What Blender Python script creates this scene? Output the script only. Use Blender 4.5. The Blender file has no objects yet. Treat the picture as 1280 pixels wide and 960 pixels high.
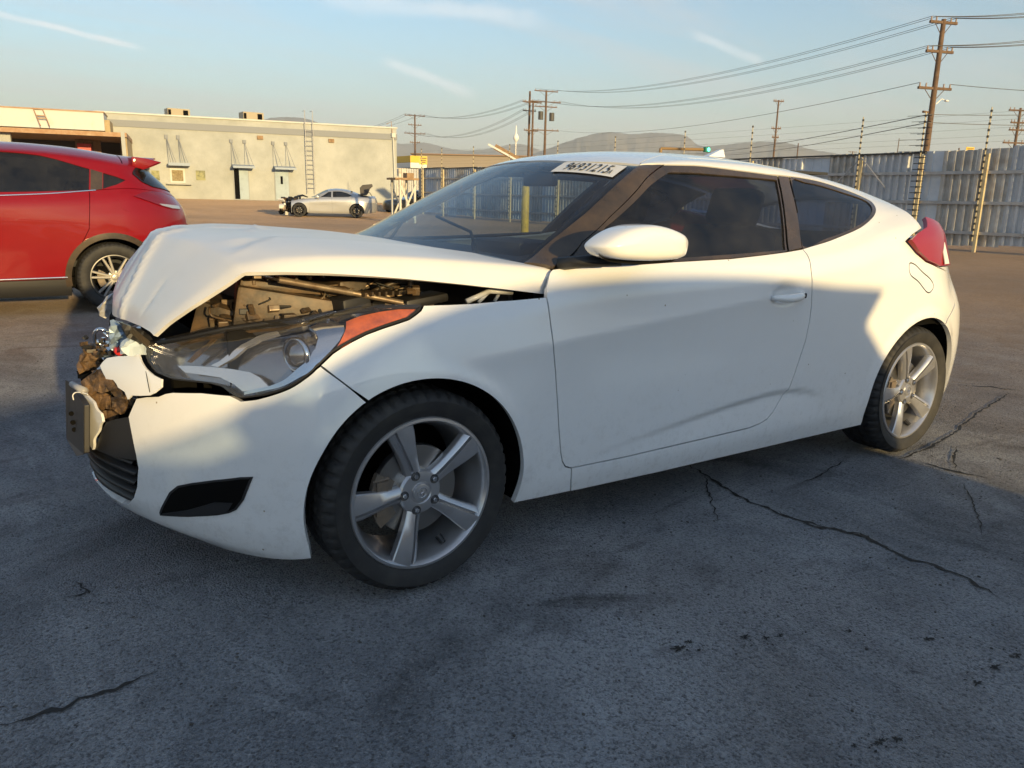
import bpy, bmesh, math, random, os
import numpy as np
from mathutils import Vector, Matrix
from mathutils.bvhtree import BVHTree
from mathutils.geometry import delaunay_2d_cdt

scene = bpy.context.scene
COL = scene.collection
rnd = random.Random(7)

# ------------------------------------------------------------------ camera
CAM_POS = np.array([-1.0434, -2.8464, 1.1769])
CAM_YAW, CAM_PITCH, CAM_ROLL, CAM_F = 0.60061, 0.23046, 0.02188, 986.2


def cam_axes():
    cy, sy = math.cos(CAM_YAW), math.sin(CAM_YAW)
    cp, sp = math.cos(CAM_PITCH), math.sin(CAM_PITCH)
    f = np.array([sy * cp, cy * cp, -sp])
    r = np.array([cy, -sy, 0.0])
    u = np.cross(r, f)
    cr, sr = math.cos(CAM_ROLL), math.sin(CAM_ROLL)
    return cr * r + sr * u, -sr * r + cr * u, f


AX_R, AX_U, AX_F = cam_axes()
cam_data = bpy.data.cameras.new("camera")
cam = bpy.data.objects.new("camera", cam_data)
COL.objects.link(cam)
cam.matrix_world = Matrix([[AX_R[0], AX_U[0], -AX_F[0], CAM_POS[0]],
                           [AX_R[1], AX_U[1], -AX_F[1], CAM_POS[1]],
                           [AX_R[2], AX_U[2], -AX_F[2], CAM_POS[2]],
                           [0, 0, 0, 1]])
cam_data.sensor_fit = 'HORIZONTAL'
cam_data.sensor_width = 36.0
cam_data.lens = CAM_F / 1280 * 36.0
cam_data.clip_start = 0.05
cam_data.clip_end = 30000
scene.camera = cam

# ------------------------------------------------------------------ light
SUN_EL = math.radians(8.2)
SUN_TRAVEL = Vector((0.06, 1.0, 0)).normalized()
sun_dir = Vector((SUN_TRAVEL.x * math.cos(SUN_EL), SUN_TRAVEL.y * math.cos(SUN_EL), -math.sin(SUN_EL)))
sun_data = bpy.data.lights.new("sun", 'SUN')
sun_data.energy = 5.0
sun_data.angle = math.radians(0.8)
sun_data.color = (1.0, 0.72, 0.32)
sun = bpy.data.objects.new("sun", sun_data)
sun.rotation_euler = sun_dir.to_track_quat('-Z', 'Y').to_euler()
sun.location = (0, -30, 20)
COL.objects.link(sun)

world = bpy.data.worlds.new("World")
scene.world = world
world.use_nodes = True


def build_world():
    nt = world.node_tree
    nt.nodes.clear()
    N = nt.nodes.new
    L = nt.links.new
    out = N('ShaderNodeOutputWorld')
    bg = N('ShaderNodeBackground')
    bg.inputs['Strength'].default_value = 0.135
    sky = N('ShaderNodeTexSky')
    sky.sky_type = 'NISHITA'
    sky.sun_disc = False
    sky.sun_elevation = SUN_EL
    sky.sun_rotation = math.atan2(-SUN_TRAVEL.x, -SUN_TRAVEL.y)
    sky.air_density = 1.15
    sky.dust_density = 0.5
    sky.ozone_density = 3.0
    tc = N('ShaderNodeTexCoord')
    sep = N('ShaderNodeSeparateXYZ')
    L(tc.outputs['Generated'], sep.inputs[0])
    # thin high cloud: project the direction on a plane far above
    zc = N('ShaderNodeMath'); zc.operation = 'MAXIMUM'; zc.inputs[1].default_value = 0.0
    L(sep.outputs['Z'], zc.inputs[0])
    za = N('ShaderNodeMath'); za.operation = 'ADD'; za.inputs[1].default_value = 0.09
    L(zc.outputs[0], za.inputs[0])
    dx = N('ShaderNodeMath'); dx.operation = 'DIVIDE'
    dy = N('ShaderNodeMath'); dy.operation = 'DIVIDE'
    L(sep.outputs['X'], dx.inputs[0]); L(za.outputs[0], dx.inputs[1])
    L(sep.outputs['Y'], dy.inputs[0]); L(za.outputs[0], dy.inputs[1])
    cmb = N('ShaderNodeCombineXYZ')
    L(dx.outputs[0], cmb.inputs[0]); L(dy.outputs[0], cmb.inputs[1])
    mp = N('ShaderNodeMapping')
    mp.inputs['Rotation'].default_value = (0, 0, math.radians(28))
    mp.inputs['Scale'].default_value = (0.35, 1.2, 1)
    L(cmb.outputs[0], mp.inputs[0])
    ns = N('ShaderNodeTexNoise')
    ns.inputs['Scale'].default_value = 1.1
    ns.inputs['Detail'].default_value = 9
    ns.inputs['Roughness'].default_value = 0.62
    ns.inputs['Distortion'].default_value = 0.6
    L(mp.outputs[0], ns.inputs['Vector'])
    rp = N('ShaderNodeValToRGB')
    rp.color_ramp.elements[0].position = 0.47
    rp.color_ramp.elements[0].color = (0, 0, 0, 1)
    rp.color_ramp.elements[1].position = 0.74
    rp.color_ramp.elements[1].color = (0.55, 0.55, 0.55, 1)
    L(ns.outputs['Fac'], rp.inputs[0])
    # veil thickens towards the horizon
    hz = N('ShaderNodeMapRange')
    hz.inputs['From Min'].default_value = 0.0
    hz.inputs['From Max'].default_value = 0.22
    hz.inputs['To Min'].default_value = 0.72
    hz.inputs['To Max'].default_value = 0.10
    hz.interpolation_type = 'SMOOTHSTEP'
    L(sep.outputs['Z'], hz.inputs['Value'])
    # contrails: short bright arcs on great circles
    def trail(a, b, w, strength):
        a = Vector(a).normalized(); b = Vector(b).normalized()
        n = a.cross(b).normalized(); m = (a + b).normalized()
        half = a.angle(b) / 2
        nrm = N('ShaderNodeVectorMath'); nrm.operation = 'NORMALIZE'
        L(tc.outputs['Generated'], nrm.inputs[0])
        nz = N('ShaderNodeTexNoise'); nz.inputs['Scale'].default_value = 22; nz.inputs['Detail'].default_value = 6
        L(nrm.outputs[0], nz.inputs['Vector'])
        d = N('ShaderNodeVectorMath'); d.operation = 'DOT_PRODUCT'; d.inputs[1].default_value = n
        L(nrm.outputs[0], d.inputs[0])
        wob = N('ShaderNodeMath'); wob.operation = 'MULTIPLY_ADD'
        wob.inputs[1].default_value = w * 1.6; wob.inputs[2].default_value = -w * 0.8
        L(nz.outputs['Fac'], wob.inputs[0])
        ad = N('ShaderNodeMath'); ad.operation = 'ADD'
        L(d.outputs['Value'], ad.inputs[0]); L(wob.outputs[0], ad.inputs[1])
        ab = N('ShaderNodeMath'); ab.operation = 'ABSOLUTE'; L(ad.outputs[0], ab.inputs[0])
        r1 = N('ShaderNodeMapRange'); r1.inputs['From Min'].default_value = w
        r1.inputs['From Max'].default_value = w * 0.15
        r1.interpolation_type = 'SMOOTHSTEP'
        L(ab.outputs[0], r1.inputs['Value'])
        d2 = N('ShaderNodeVectorMath'); d2.operation = 'DOT_PRODUCT'; d2.inputs[1].default_value = m
        L(nrm.outputs[0], d2.inputs[0])
        r2 = N('ShaderNodeMapRange'); r2.inputs['From Min'].default_value = math.cos(half)
        r2.inputs['From Max'].default_value = math.cos(half * 0.6)
        r2.interpolation_type = 'SMOOTHSTEP'
        L(d2.outputs['Value'], r2.inputs['Value'])
        mu = N('ShaderNodeMath'); mu.operation = 'MULTIPLY'
        L(r1.outputs[0], mu.inputs[0]); L(r2.outputs[0], mu.inputs[1])
        mv = N('ShaderNodeMath'); mv.operation = 'MULTIPLY'
        L(mu.outputs[0], mv.inputs[0]); L(nz.outputs['Fac'], mv.inputs[1])
        m3 = N('ShaderNodeMath'); m3.operation = 'MULTIPLY'; m3.inputs[1].default_value = strength
        L(mv.outputs[0], m3.inputs[0])
        return m3
    def dirpx(x, y):
        d = AX_F + (x - 640) / CAM_F * AX_R - (y - 480) / CAM_F * AX_U
        return tuple(d / np.linalg.norm(d))
    cur = None
    for (p, q, w, s) in [((-90, -6), (190, 64), 0.0045, 1.15), ((470, 72), (600, 122), 0.009, 0.75),
                         ((860, 40), (960, 82), 0.007, 0.6), ((380, -2), (700, 26), 0.014, 0.6)]:
        t = trail(dirpx(*p), dirpx(*q), w, s)
        if cur is None:
            cur = t
            continue
        ad = N('ShaderNodeMath'); ad.operation = 'ADD'; ad.use_clamp = True
        L(cur.outputs[0], ad.inputs[0]); L(t.outputs[0], ad.inputs[1])
        cur = ad
    mix = N('ShaderNodeMix'); mix.data_type = 'RGBA'
    L(hz.outputs[0], mix.inputs['Factor'])
    L(sky.outputs[0], mix.inputs['A'])
    mix.inputs['B'].default_value = (2.15, 2.15, 2.1, 1)
    mc = N('ShaderNodeMix'); mc.data_type = 'RGBA'
    L(rp.outputs[0], mc.inputs['Factor']); L(mix.outputs['Result'], mc.inputs['A'])
    mc.inputs['B'].default_value = (2.9, 2.9, 2.95, 1)
    mt = N('ShaderNodeMix'); mt.data_type = 'RGBA'
    L(cur.outputs[0], mt.inputs['Factor']); L(mc.outputs['Result'], mt.inputs['A'])
    mt.inputs['B'].default_value = (4.3, 4.4, 4.5, 1)
    L(mt.outputs['Result'], bg.inputs['Color'])
    L(bg.outputs[0], out.inputs[0])


build_world()
scene.view_settings.view_transform = 'Standard'
scene.view_settings.look = 'None'
scene.view_settings.exposure = 0.95
scene.view_settings.gamma = 1.0
scene.cycles.max_bounces = 8
scene.cycles.transparent_max_bounces = 16

# ------------------------------------------------------------------ helpers
MATS = {}


def mat(name, color=(.5, .5, .5), rough=.5, metal=0.0, coat=0.0, spec=0.5, noise=None, bump=None, trans=0, emis=None, coat_rough=.03, vary=0, dirt=0):
    """noise=(scale, second colour, amount lo, amount hi); bump=(scale, strength, distance)"""
    if name in MATS:
        return MATS[name]
    m = bpy.data.materials.new(name)
    m.use_nodes = True
    nt = m.node_tree
    b = nt.nodes['Principled BSDF']
    b.inputs['Base Color'].default_value = (*color, 1)
    b.inputs['Roughness'].default_value = rough
    b.inputs['Metallic'].default_value = metal
    b.inputs['Coat Weight'].default_value = coat
    b.inputs['Coat Roughness'].default_value = coat_rough
    b.inputs['Specular IOR Level'].default_value = spec
    b.inputs['Transmission Weight'].default_value = trans
    if emis:
        b.inputs['Emission Color'].default_value = (*emis[0], 1)
        b.inputs['Emission Strength'].default_value = emis[1]
    tc = nt.nodes.new('ShaderNodeTexCoord')
    if noise:
        n = nt.nodes.new('ShaderNodeTexNoise')
        n.inputs['Scale'].default_value = noise[0]
        n.inputs['Detail'].default_value = 8
        n.inputs['Roughness'].default_value = 0.65
        nt.links.new(tc.outputs['Object'], n.inputs['Vector'])
        r = nt.nodes.new('ShaderNodeMapRange')
        r.inputs['From Min'].default_value = noise[2]
        r.inputs['From Max'].default_value = noise[3]
        nt.links.new(n.outputs['Fac'], r.inputs['Value'])
        mx = nt.nodes.new('ShaderNodeMix'); mx.data_type = 'RGBA'
        nt.links.new(r.outputs[0], mx.inputs['Factor'])
        mx.inputs['A'].default_value = (*color, 1)
        mx.inputs['B'].default_value = (*noise[1], 1)
        nt.links.new(mx.outputs['Result'], b.inputs['Base Color'])
    def chain(fac_socket, colour, mode='MIX'):
        src = b.inputs['Base Color'].links[0].from_socket if b.inputs['Base Color'].is_linked else None
        q = nt.nodes.new('ShaderNodeMix'); q.data_type = 'RGBA'; q.blend_type = mode
        nt.links.new(fac_socket, q.inputs['Factor'])
        if src: nt.links.new(src, q.inputs['A'])
        else: q.inputs['A'].default_value = (*color, 1)
        q.inputs['B'].default_value = (*colour, 1)
        nt.links.new(q.outputs['Result'], b.inputs['Base Color'])
    if vary:
        oi = nt.nodes.new('ShaderNodeObjectInfo')
        r_ = nt.nodes.new('ShaderNodeMapRange'); r_.inputs['To Max'].default_value = vary
        nt.links.new(oi.outputs['Random'], r_.inputs['Value'])
        chain(r_.outputs[0], tuple(c * .45 for c in color))
    if dirt:
        gp = nt.nodes.new('ShaderNodeNewGeometry'); sz = nt.nodes.new('ShaderNodeSeparateXYZ')
        nt.links.new(gp.outputs['Position'], sz.inputs[0])
        hz_ = nt.nodes.new('ShaderNodeMapRange'); hz_.inputs['From Min'].default_value = .62; hz_.inputs['From Max'].default_value = .17
        nt.links.new(sz.outputs['Z'], hz_.inputs['Value'])
        nn_ = nt.nodes.new('ShaderNodeTexNoise'); nn_.inputs['Scale'].default_value = 26; nn_.inputs['Detail'].default_value = 10; nn_.inputs['Roughness'].default_value = .8
        nt.links.new(gp.outputs['Position'], nn_.inputs['Vector'])
        rr_ = nt.nodes.new('ShaderNodeMapRange'); rr_.inputs['From Min'].default_value = .50; rr_.inputs['From Max'].default_value = .72
        rr_.inputs['To Max'].default_value = dirt
        nt.links.new(nn_.outputs['Fac'], rr_.inputs['Value'])
        ml = nt.nodes.new('ShaderNodeMath'); ml.operation = 'MULTIPLY'
        nt.links.new(hz_.outputs[0], ml.inputs[0]); nt.links.new(rr_.outputs[0], ml.inputs[1])
        chain(ml.outputs[0], (.22, .19, .15))
        n3 = nt.nodes.new('ShaderNodeTexVoronoi'); n3.inputs['Scale'].default_value = 34
        nt.links.new(gp.outputs['Position'], n3.inputs['Vector'])
        s3 = nt.nodes.new('ShaderNodeSeparateColor'); nt.links.new(n3.outputs['Color'], s3.inputs[0])
        a3 = nt.nodes.new('ShaderNodeMapRange'); a3.inputs['From Min'].default_value = .955; a3.inputs['From Max'].default_value = .96
        nt.links.new(s3.outputs[0], a3.inputs['Value'])
        b3 = nt.nodes.new('ShaderNodeMapRange'); b3.inputs['From Min'].default_value = .13; b3.inputs['From Max'].default_value = .08
        nt.links.new(n3.outputs['Distance'], b3.inputs['Value'])
        m3 = nt.nodes.new('ShaderNodeMath'); m3.operation = 'MULTIPLY'
        nt.links.new(a3.outputs[0], m3.inputs[0]); nt.links.new(b3.outputs[0], m3.inputs[1])
        chain(m3.outputs[0], (.30, .26, .20))
    if bump:
        n2 = nt.nodes.new('ShaderNodeTexNoise')
        n2.inputs['Scale'].default_value = bump[0]
        n2.inputs['Detail'].default_value = 6
        nt.links.new(tc.outputs['Object'], n2.inputs['Vector'])
        bp = nt.nodes.new('ShaderNodeBump')
        bp.inputs['Strength'].default_value = bump[1]
        bp.inputs['Distance'].default_value = bump[2]
        nt.links.new(n2.outputs['Fac'], bp.inputs['Height'])
        nt.links.new(bp.outputs[0], b.inputs['Normal'])
    MATS[name] = m
    return m


def glass_mat(name, tint, rough=0.02, dust=0.0, dustcol=(.45, .42, .38)):
    """thin sheet glass: a tinted see-through layer under a Fresnel reflection"""
    if name in MATS:
        return MATS[name]
    m = bpy.data.materials.new(name)
    m.use_nodes = True
    nt = m.node_tree
    nt.nodes.clear()
    N = nt.nodes.new; L = nt.links.new
    out = N('ShaderNodeOutputMaterial')
    tr = N('ShaderNodeBsdfTransparent'); tr.inputs[0].default_value = (*tint, 1)
    gl = N('ShaderNodeBsdfGlossy'); gl.inputs['Roughness'].default_value = rough
    fr = N('ShaderNodeFresnel')
    gb = N('ShaderNodeNewGeometry'); io = N('ShaderNodeMapRange')
    io.inputs['To Min'].default_value = 1.65; io.inputs['To Max'].default_value = 1 / 1.65
    L(gb.outputs['Backfacing'], io.inputs['Value']); L(io.outputs[0], fr.inputs[0])
    mx = N('ShaderNodeMixShader')
    L(fr.outputs[0], mx.inputs[0]); L(tr.outputs[0], mx.inputs[1]); L(gl.outputs[0], mx.inputs[2])
    last = mx
    if dust > 0:
        df = N('ShaderNodeBsdfDiffuse'); df.inputs[0].default_value = (*dustcol, 1)
        tc = N('ShaderNodeTexCoord'); n = N('ShaderNodeTexNoise')
        n.inputs['Scale'].default_value = 4.5; n.inputs['Detail'].default_value = 9; n.inputs['Roughness'].default_value = .7
        L(tc.outputs['Object'], n.inputs['Vector'])
        r = N('ShaderNodeMapRange'); r.inputs['From Min'].default_value = .3; r.inputs['From Max'].default_value = .8
        r.inputs['To Max'].default_value = dust * 2
        L(n.outputs['Fac'], r.inputs['Value'])
        m2 = N('ShaderNodeMixShader')
        L(r.outputs[0], m2.inputs[0]); L(mx.outputs[0], m2.inputs[1]); L(df.outputs[0], m2.inputs[2])
        last = m2
    L(last.outputs[0], out.inputs[0])
    MATS[name] = m
    return m


def tag(o, label=None, cat=None, group=None, kind=None):
    if label: o['label'] = label
    if cat: o['category'] = cat
    if group: o['group'] = group
    if kind: o['kind'] = kind
    return o


def empty(name, loc=(0, 0, 0), rz=0, label=None, cat=None, group=None):
    o = bpy.data.objects.new(name, None)
    o.empty_display_size = 0.2
    COL.objects.link(o)
    o.location = loc
    o.rotation_euler = (0, 0, rz)
    return tag(o, label, cat, group)


def link(name, me, m=None, parent=None):
    o = bpy.data.objects.new(name, me)
    COL.objects.link(o)
    if m is not None and not me.materials:
        me.materials.append(m)
    if parent is not None:
        o.parent = parent
    return o


def copy_tree(o, parent=None):
    c = o.copy()
    COL.objects.link(c)
    if parent is not None:
        c.parent = parent
    for ch in list(o.children):
        copy_tree(ch, c)
    return c


def mesh_from(name, verts, faces, smooth=False):
    me = bpy.data.meshes.new(name)
    me.from_pydata([tuple(v) for v in verts], [], [tuple(f) for f in faces])
    if smooth:
        me.shade_smooth()
    me.update()
    return me


class MB:
    """collects simple solids into one mesh"""
    def __init__(self):
        self.v = []; self.f = []

    def add(self, vs, fs):
        o = len(self.v)
        self.v += [tuple(p) for p in vs]
        self.f += [tuple(i + o for i in f) for f in fs]
        return self

    def box(self, c, s, rot=None):
        hx, hy, hz = s[0] / 2, s[1] / 2, s[2] / 2
        vs = [Vector((x, y, z)) for x in (-hx, hx) for y in (-hy, hy) for z in (-hz, hz)]
        if rot is not None:
            vs = [rot @ v for v in vs]
        vs = [v + Vector(c) for v in vs]
        return self.add(vs, [(0, 1, 3, 2), (4, 6, 7, 5), (0, 4, 5, 1), (2, 3, 7, 6), (0, 2, 6, 4), (1, 5, 7, 3)])

    def tube(self, a, b, r0, r1=None, n=8, cap=True):
        r1 = r0 if r1 is None else r1
        a = Vector(a); b = Vector(b)
        d = (b - a).normalized()
        p = d.orthogonal().normalized(); q = d.cross(p)
        vs = []
        for (c, r) in ((a, r0), (b, r1)):
            for i in range(n):
                t = 2 * math.pi * i / n
                vs.append(c + p * math.cos(t) * r + q * math.sin(t) * r)
        fs = [(i, (i + 1) % n, n + (i + 1) % n, n + i) for i in range(n)]
        if cap:
            fs += [tuple(range(n))[::-1], tuple(range(n, 2 * n))]
        return self.add(vs, fs)

    def path(self, pts, r, n=6):
        pts = [Vector(p) for p in pts]
        rings = []
        vs = []
        prev = None
        for i, p in enumerate(pts):
            d = (pts[min(i + 1, len(pts) - 1)] - pts[max(i - 1, 0)]).normalized()
            if prev is None:
                a = d.orthogonal().normalized()
            else:
                a = (prev - d * prev.dot(d)).normalized()
            prev = a
            b = d.cross(a)
            rr = r if not isinstance(r, (list, tuple)) else r[i]
            for k in range(n):
                t = 2 * math.pi * k / n
                vs.append(p + a * math.cos(t) * rr + b * math.sin(t) * rr)
        fs = []
        for i in range(len(pts) - 1):
            for k in range(n):
                fs.append((i * n + k, i * n + (k + 1) % n, (i + 1) * n + (k + 1) % n, (i + 1) * n + k))
        fs += [tuple(range(n))[::-1], tuple(range((len(pts) - 1) * n, len(pts) * n))]
        return self.add(vs, fs)

    def lathe(self, prof, n=48, axis='y', center=(0, 0, 0), closed=False):
        """prof = [(radius, axial)]"""
        vs = []
        for i in range(n):
            t = 2 * math.pi * i / n
            for (r, a) in prof:
                if axis == 'y':
                    vs.append((center[0] + r * math.cos(t), center[1] + a, center[2] + r * math.sin(t)))
                else:
                    vs.append((center[0] + r * math.cos(t), center[1] + r * math.sin(t), center[2] + a))
        m = len(prof)
        fs = []
        for i in range(n):
            j = (i + 1) % n
            for k in range(m - 1 + (1 if closed else 0)):
                k2 = (k + 1) % m
                f = (i * m + k, i * m + k2, j * m + k2, j * m + k)
                fs.append(f if axis == 'z' else f)
        return self.add(vs, fs)

    def prism(self, poly, d0, d1, plane='xz'):
        """extrude a 2-D polygon; plane xz -> along y, xy -> along z, yz -> along x"""
        n = len(poly)
        def P(p, d):
            if plane == 'xz': return (p[0], d, p[1])
            if plane == 'xy': return (p[0], p[1], d)
            return (d, p[0], p[1])
        vs = [P(p, d0) for p in poly] + [P(p, d1) for p in poly]
        fs = [tuple(range(n))[::-1], tuple(range(n, 2 * n))]
        fs += [(i, (i + 1) % n, n + (i + 1) % n, n + i) for i in range(n)]
        return self.add(vs, fs)

    def build(self, name, m, parent=None, smooth=False, bevel=0, auto=False, fix=True):
        me = mesh_from(name, self.v, self.f)
        if fix or bevel:
            bm = bmesh.new(); bm.from_mesh(me)
            if bevel:
                es = [e for e in bm.edges if len(e.link_faces) == 2 and e.calc_face_angle(0) > 0.5]
                bmesh.ops.bevel(bm, geom=es, offset=bevel, segments=2, affect='EDGES', profile=.6)
            bmesh.ops.recalc_face_normals(bm, faces=bm.faces)
            bm.to_mesh(me); bm.free()
        if smooth:
            me.shade_smooth()
            if auto:
                me.set_sharp_from_angle(angle=math.radians(38))
        return link(name, me, m, parent)


# pixel helpers used to read the layout off the photograph (1280 x 960)
def ray(px, py):
    d = AX_F + (px - 640) / CAM_F * AX_R - (py - 480) / CAM_F * AX_U
    return CAM_POS, d


def on_y(px, py, Y):
    o, d = ray(px, py)
    return Vector(o + d * (Y - o[1]) / d[1])


def on_x(px, py, X):
    o, d = ray(px, py)
    return Vector(o + d * (X - o[0]) / d[0])


def on_z(px, py, Z=0.0):
    o, d = ray(px, py)
    return Vector(o + d * (Z - o[2]) / d[2])


def at_d(px, py, D):
    o, d = ray(px, py)
    return Vector(o + d * D)


# ------------------------------------------------------------------ smooth lofted body surface
def akima(xs, ys, x):
    """xs (n), ys (n, ...), x (m) -> (m, ...) C1 interpolation that does not ring"""
    xs = np.asarray(xs, float); ys = np.asarray(ys, float); x = np.asarray(x, float)
    n = len(xs)
    dx = np.diff(xs)
    sh = (n - 1,) + (1,) * (ys.ndim - 1)
    m = np.diff(ys, axis=0) / dx.reshape(sh)
    m = np.concatenate([[2 * m[0] * 1.0 - m[min(1, n - 2)]] * 2, m, [2 * m[-1] - m[max(-2, -(n - 1))]] * 2], axis=0)
    m[0] = 2 * m[1] - m[2]
    w1 = np.abs(m[3:] - m[2:-1]) + np.abs(m[3:] + m[2:-1]) * .5
    w2 = np.abs(m[1:-2] - m[:-3]) + np.abs(m[1:-2] + m[:-3]) * .5
    s = w1 + w2
    # m has n+3 entries -> slopes for n knots
    a = m[1:-2]; b = m[2:-1]
    t = np.where(s > 1e-9, (w1 * a + w2 * b) / np.where(s > 1e-9, s, 1), (a + b) / 2)
    i = np.clip(np.searchsorted(xs, x, side='right') - 1, 0, n - 2)
    h = dx[i]
    q = (x - xs[i]) / h
    sh = (len(x),) + (1,) * (ys.ndim - 1)
    q = q.reshape(sh); h = h.reshape(sh)
    y0, y1, t0, t1 = ys[i], ys[i + 1], t[i], t[i + 1]
    return ((2 * q ** 3 - 3 * q ** 2 + 1) * y0 + (q ** 3 - 2 * q ** 2 + q) * h * t0
            + (-2 * q ** 3 + 3 * q ** 2) * y1 + (q ** 3 - q ** 2) * h * t1)


class Surf:
    """dense sheet P(u, v): positions and normals looked up by (u, v)"""
    def __init__(self, U, V, P, bvh=True):
        self.U, self.V, self.P = U, V, P
        Pu = np.gradient(P, U, axis=0, edge_order=1)
        Pv = np.gradient(P, V, axis=1, edge_order=1)
        self.Pu, self.Pv = Pu, Pv
        n = np.cross(Pu, Pv)
        l = np.linalg.norm(n, axis=2, keepdims=True)
        n = n / np.where(l > 1e-12, l, 1)
        self.N = n
        self._tree = None

    def _lookup(self, A, u, v):
        U, V = self.U, self.V
        fu = np.clip((u - U[0]) / (U[1] - U[0]), 0, len(U) - 1.001)
        fv = np.clip((v - V[0]) / (V[1] - V[0]), 0, len(V) - 1.001)
        i = fu.astype(int); j = fv.astype(int)
        a = (fu - i)[:, None]; b = (fv - j)[:, None]
        return (A[i, j] * (1 - a) * (1 - b) + A[i + 1, j] * a * (1 - b) + A[i, j + 1] * (1 - a) * b + A[i + 1, j + 1] * a * b)

    def pos(self, uv):
        uv = np.asarray(uv, float).reshape(-1, 2)
        return self._lookup(self.P, uv[:, 0], uv[:, 1])

    def nor(self, uv):
        uv = np.asarray(uv, float).reshape(-1, 2)
        n = self._lookup(self.N, uv[:, 0], uv[:, 1])
        return n / np.maximum(np.linalg.norm(n, axis=1, keepdims=True), 1e-9)

    def tree(self):
        if self._tree is None:
            s = 3
            self.iu = np.arange(0, len(self.U), s); self.iv = np.arange(0, len(self.V), s)
            Q = self.P[np.ix_(self.iu, self.iv)]
            nu, nv = Q.shape[:2]
            idx = np.arange(nu * nv).reshape(nu, nv)
            F = np.stack([idx[:-1, :-1], idx[1:, :-1], idx[1:, 1:], idx[:-1, 1:]], -1).reshape(-1, 4)
            self._tree = BVHTree.FromPolygons(Q.reshape(-1, 3).tolist(), F.tolist())
            self._nv = nv
        return self._tree

    def refine(self, p, i, j):
        P, Pu, Pv = self.P[i, j], self.Pu[i, j], self.Pv[i, j]
        A = np.stack([Pu, Pv], 1)
        s, *_ = np.linalg.lstsq(A, np.asarray(p) - P, rcond=None)
        du = self.U[1] - self.U[0]; dv = self.V[1] - self.V[0]
        s = np.clip(s, [-6 * du, -6 * dv], [6 * du, 6 * dv])
        return (float(self.U[i] + s[0]), float(self.V[j] + s[1]))

    def cast(self, o, d):
        t = self.tree()
        loc, nn, idx, dist = t.ray_cast(Vector(o), Vector(d))
        if loc is None:
            return None
        ci, cj = divmod(idx, self._nv - 1)
        i = min(self.iu[ci] + 1, len(self.U) - 1); j = min(self.iv[cj] + 1, len(self.V) - 1)
        uv = self.refine(loc, i, j)
        return uv

    def from_px(self, pts):
        out = []
        for (x, y) in pts:
            o, d = ray(x, y)
            uv = self.cast(o, d / np.linalg.norm(d))
            if uv is None:
                if not hasattr(self, '_px'):
                    Q = self.P[::3, ::3].reshape(-1, 3) - CAM_POS
                    z = Q @ AX_F
                    self._px = np.stack([640 + CAM_F * (Q @ AX_R) / z, 480 - CAM_F * (Q @ AX_U) / z], -1)
                    self._pz = np.where(z > 0, z, 1e6)
                dd = ((self._px - np.array([x, y])) ** 2).sum(1)
                dd = dd + np.where(self._pz > 1e5, 1e9, 0) + self._pz * 0.5
                k = int(dd.argmin())
                nv = len(self.V[::3])
                i, j = divmod(k, nv)
                uv = (float(self.U[i * 3]), float(self.V[j * 3]))
            out.append(uv)
        return out

    def from_xz(self, pts):
        out = []
        for (x, z) in pts:
            uv = self.cast((x, -5, z), (0, 1, 0))
            if uv is None:
                Q = self.P[::3, ::3]
                dd = (Q[..., 0] - x) ** 2 + (Q[..., 2] - z) ** 2
                i, j = np.unravel_index(dd.argmin(), dd.shape)
                uv = (float(self.U[i * 3]), float(self.V[j * 3]))
            out.append(uv)
        return out


def resample(poly, res, closed=True):
    out = []
    n = len(poly)
    for i in range(n if closed else n - 1):
        a = np.array(poly[i]); b = np.array(poly[(i + 1) % n])
        L = np.linalg.norm(b - a)
        k = max(1, int(math.ceil(L / res)))
        for q in range(k):
            out.append(a + (b - a) * q / k)
    if not closed:
        out.append(np.array(poly[-1]))
    return np.array(out)


def smooth_curve(pts, sub=6, closed=False):
    """Catmull-Rom through 2-D/3-D points"""
    P = [np.array(p, float) for p in pts]
    n = len(P); out = []
    for i in range(n if closed else n - 1):
        if closed:
            a, b, c, d = P[(i - 1) % n], P[i], P[(i + 1) % n], P[(i + 2) % n]
        else:
            a, b, c, d = P[max(i - 1, 0)], P[i], P[i + 1], P[min(i + 2, n - 1)]
        for q in range(sub):
            t = q / sub
            out.append(.5 * (2 * b + (c - a) * t + (2 * a - 5 * b + 4 * c - d) * t * t + (3 * b - a - 3 * c + d) * t ** 3))
    if not closed:
        out.append(P[-1])
    return [tuple(p) for p in out]


def poly_area(p):
    x, y = p[:, 0], p[:, 1]
    return .5 * np.sum(x * np.roll(y, -1) - y * np.roll(x, -1))


def inset_poly(p, d):
    """move every point of a dense closed outline inward by d"""
    s = 1 if poly_area(p) > 0 else -1
    t = np.roll(p, -1, 0) - np.roll(p, 1, 0)
    t /= np.maximum(np.linalg.norm(t, axis=1, keepdims=True), 1e-9)
    nrm = np.stack([-t[:, 1], t[:, 0]], 1) * s
    return p + nrm * d


def inside(pts, poly):
    x, y = pts[:, 0], pts[:, 1]
    r = np.zeros(len(pts), bool)
    n = len(poly)
    for i in range(n):
        x0, y0 = poly[i]; x1, y1 = poly[(i + 1) % n]
        c = ((y0 > y) != (y1 > y))
        with np.errstate(divide='ignore', invalid='ignore'):
            xi = (x1 - x0) * (y - y0) / (y1 - y0 + 1e-30) + x0
        r ^= c & (x < xi)
    return r


def seg_dist(pts, poly):
    d = np.full(len(pts), 1e9)
    n = len(poly)
    for i in range(n):
        a = poly[i]; b = poly[(i + 1) % n]
        ab = b - a; L = max(ab @ ab, 1e-12)
        t = np.clip(((pts - a) @ ab) / L, 0, 1)
        q = pts - (a + t[:, None] * ab)
        d = np.minimum(d, (q ** 2).sum(1))
    return np.sqrt(d)


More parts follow.
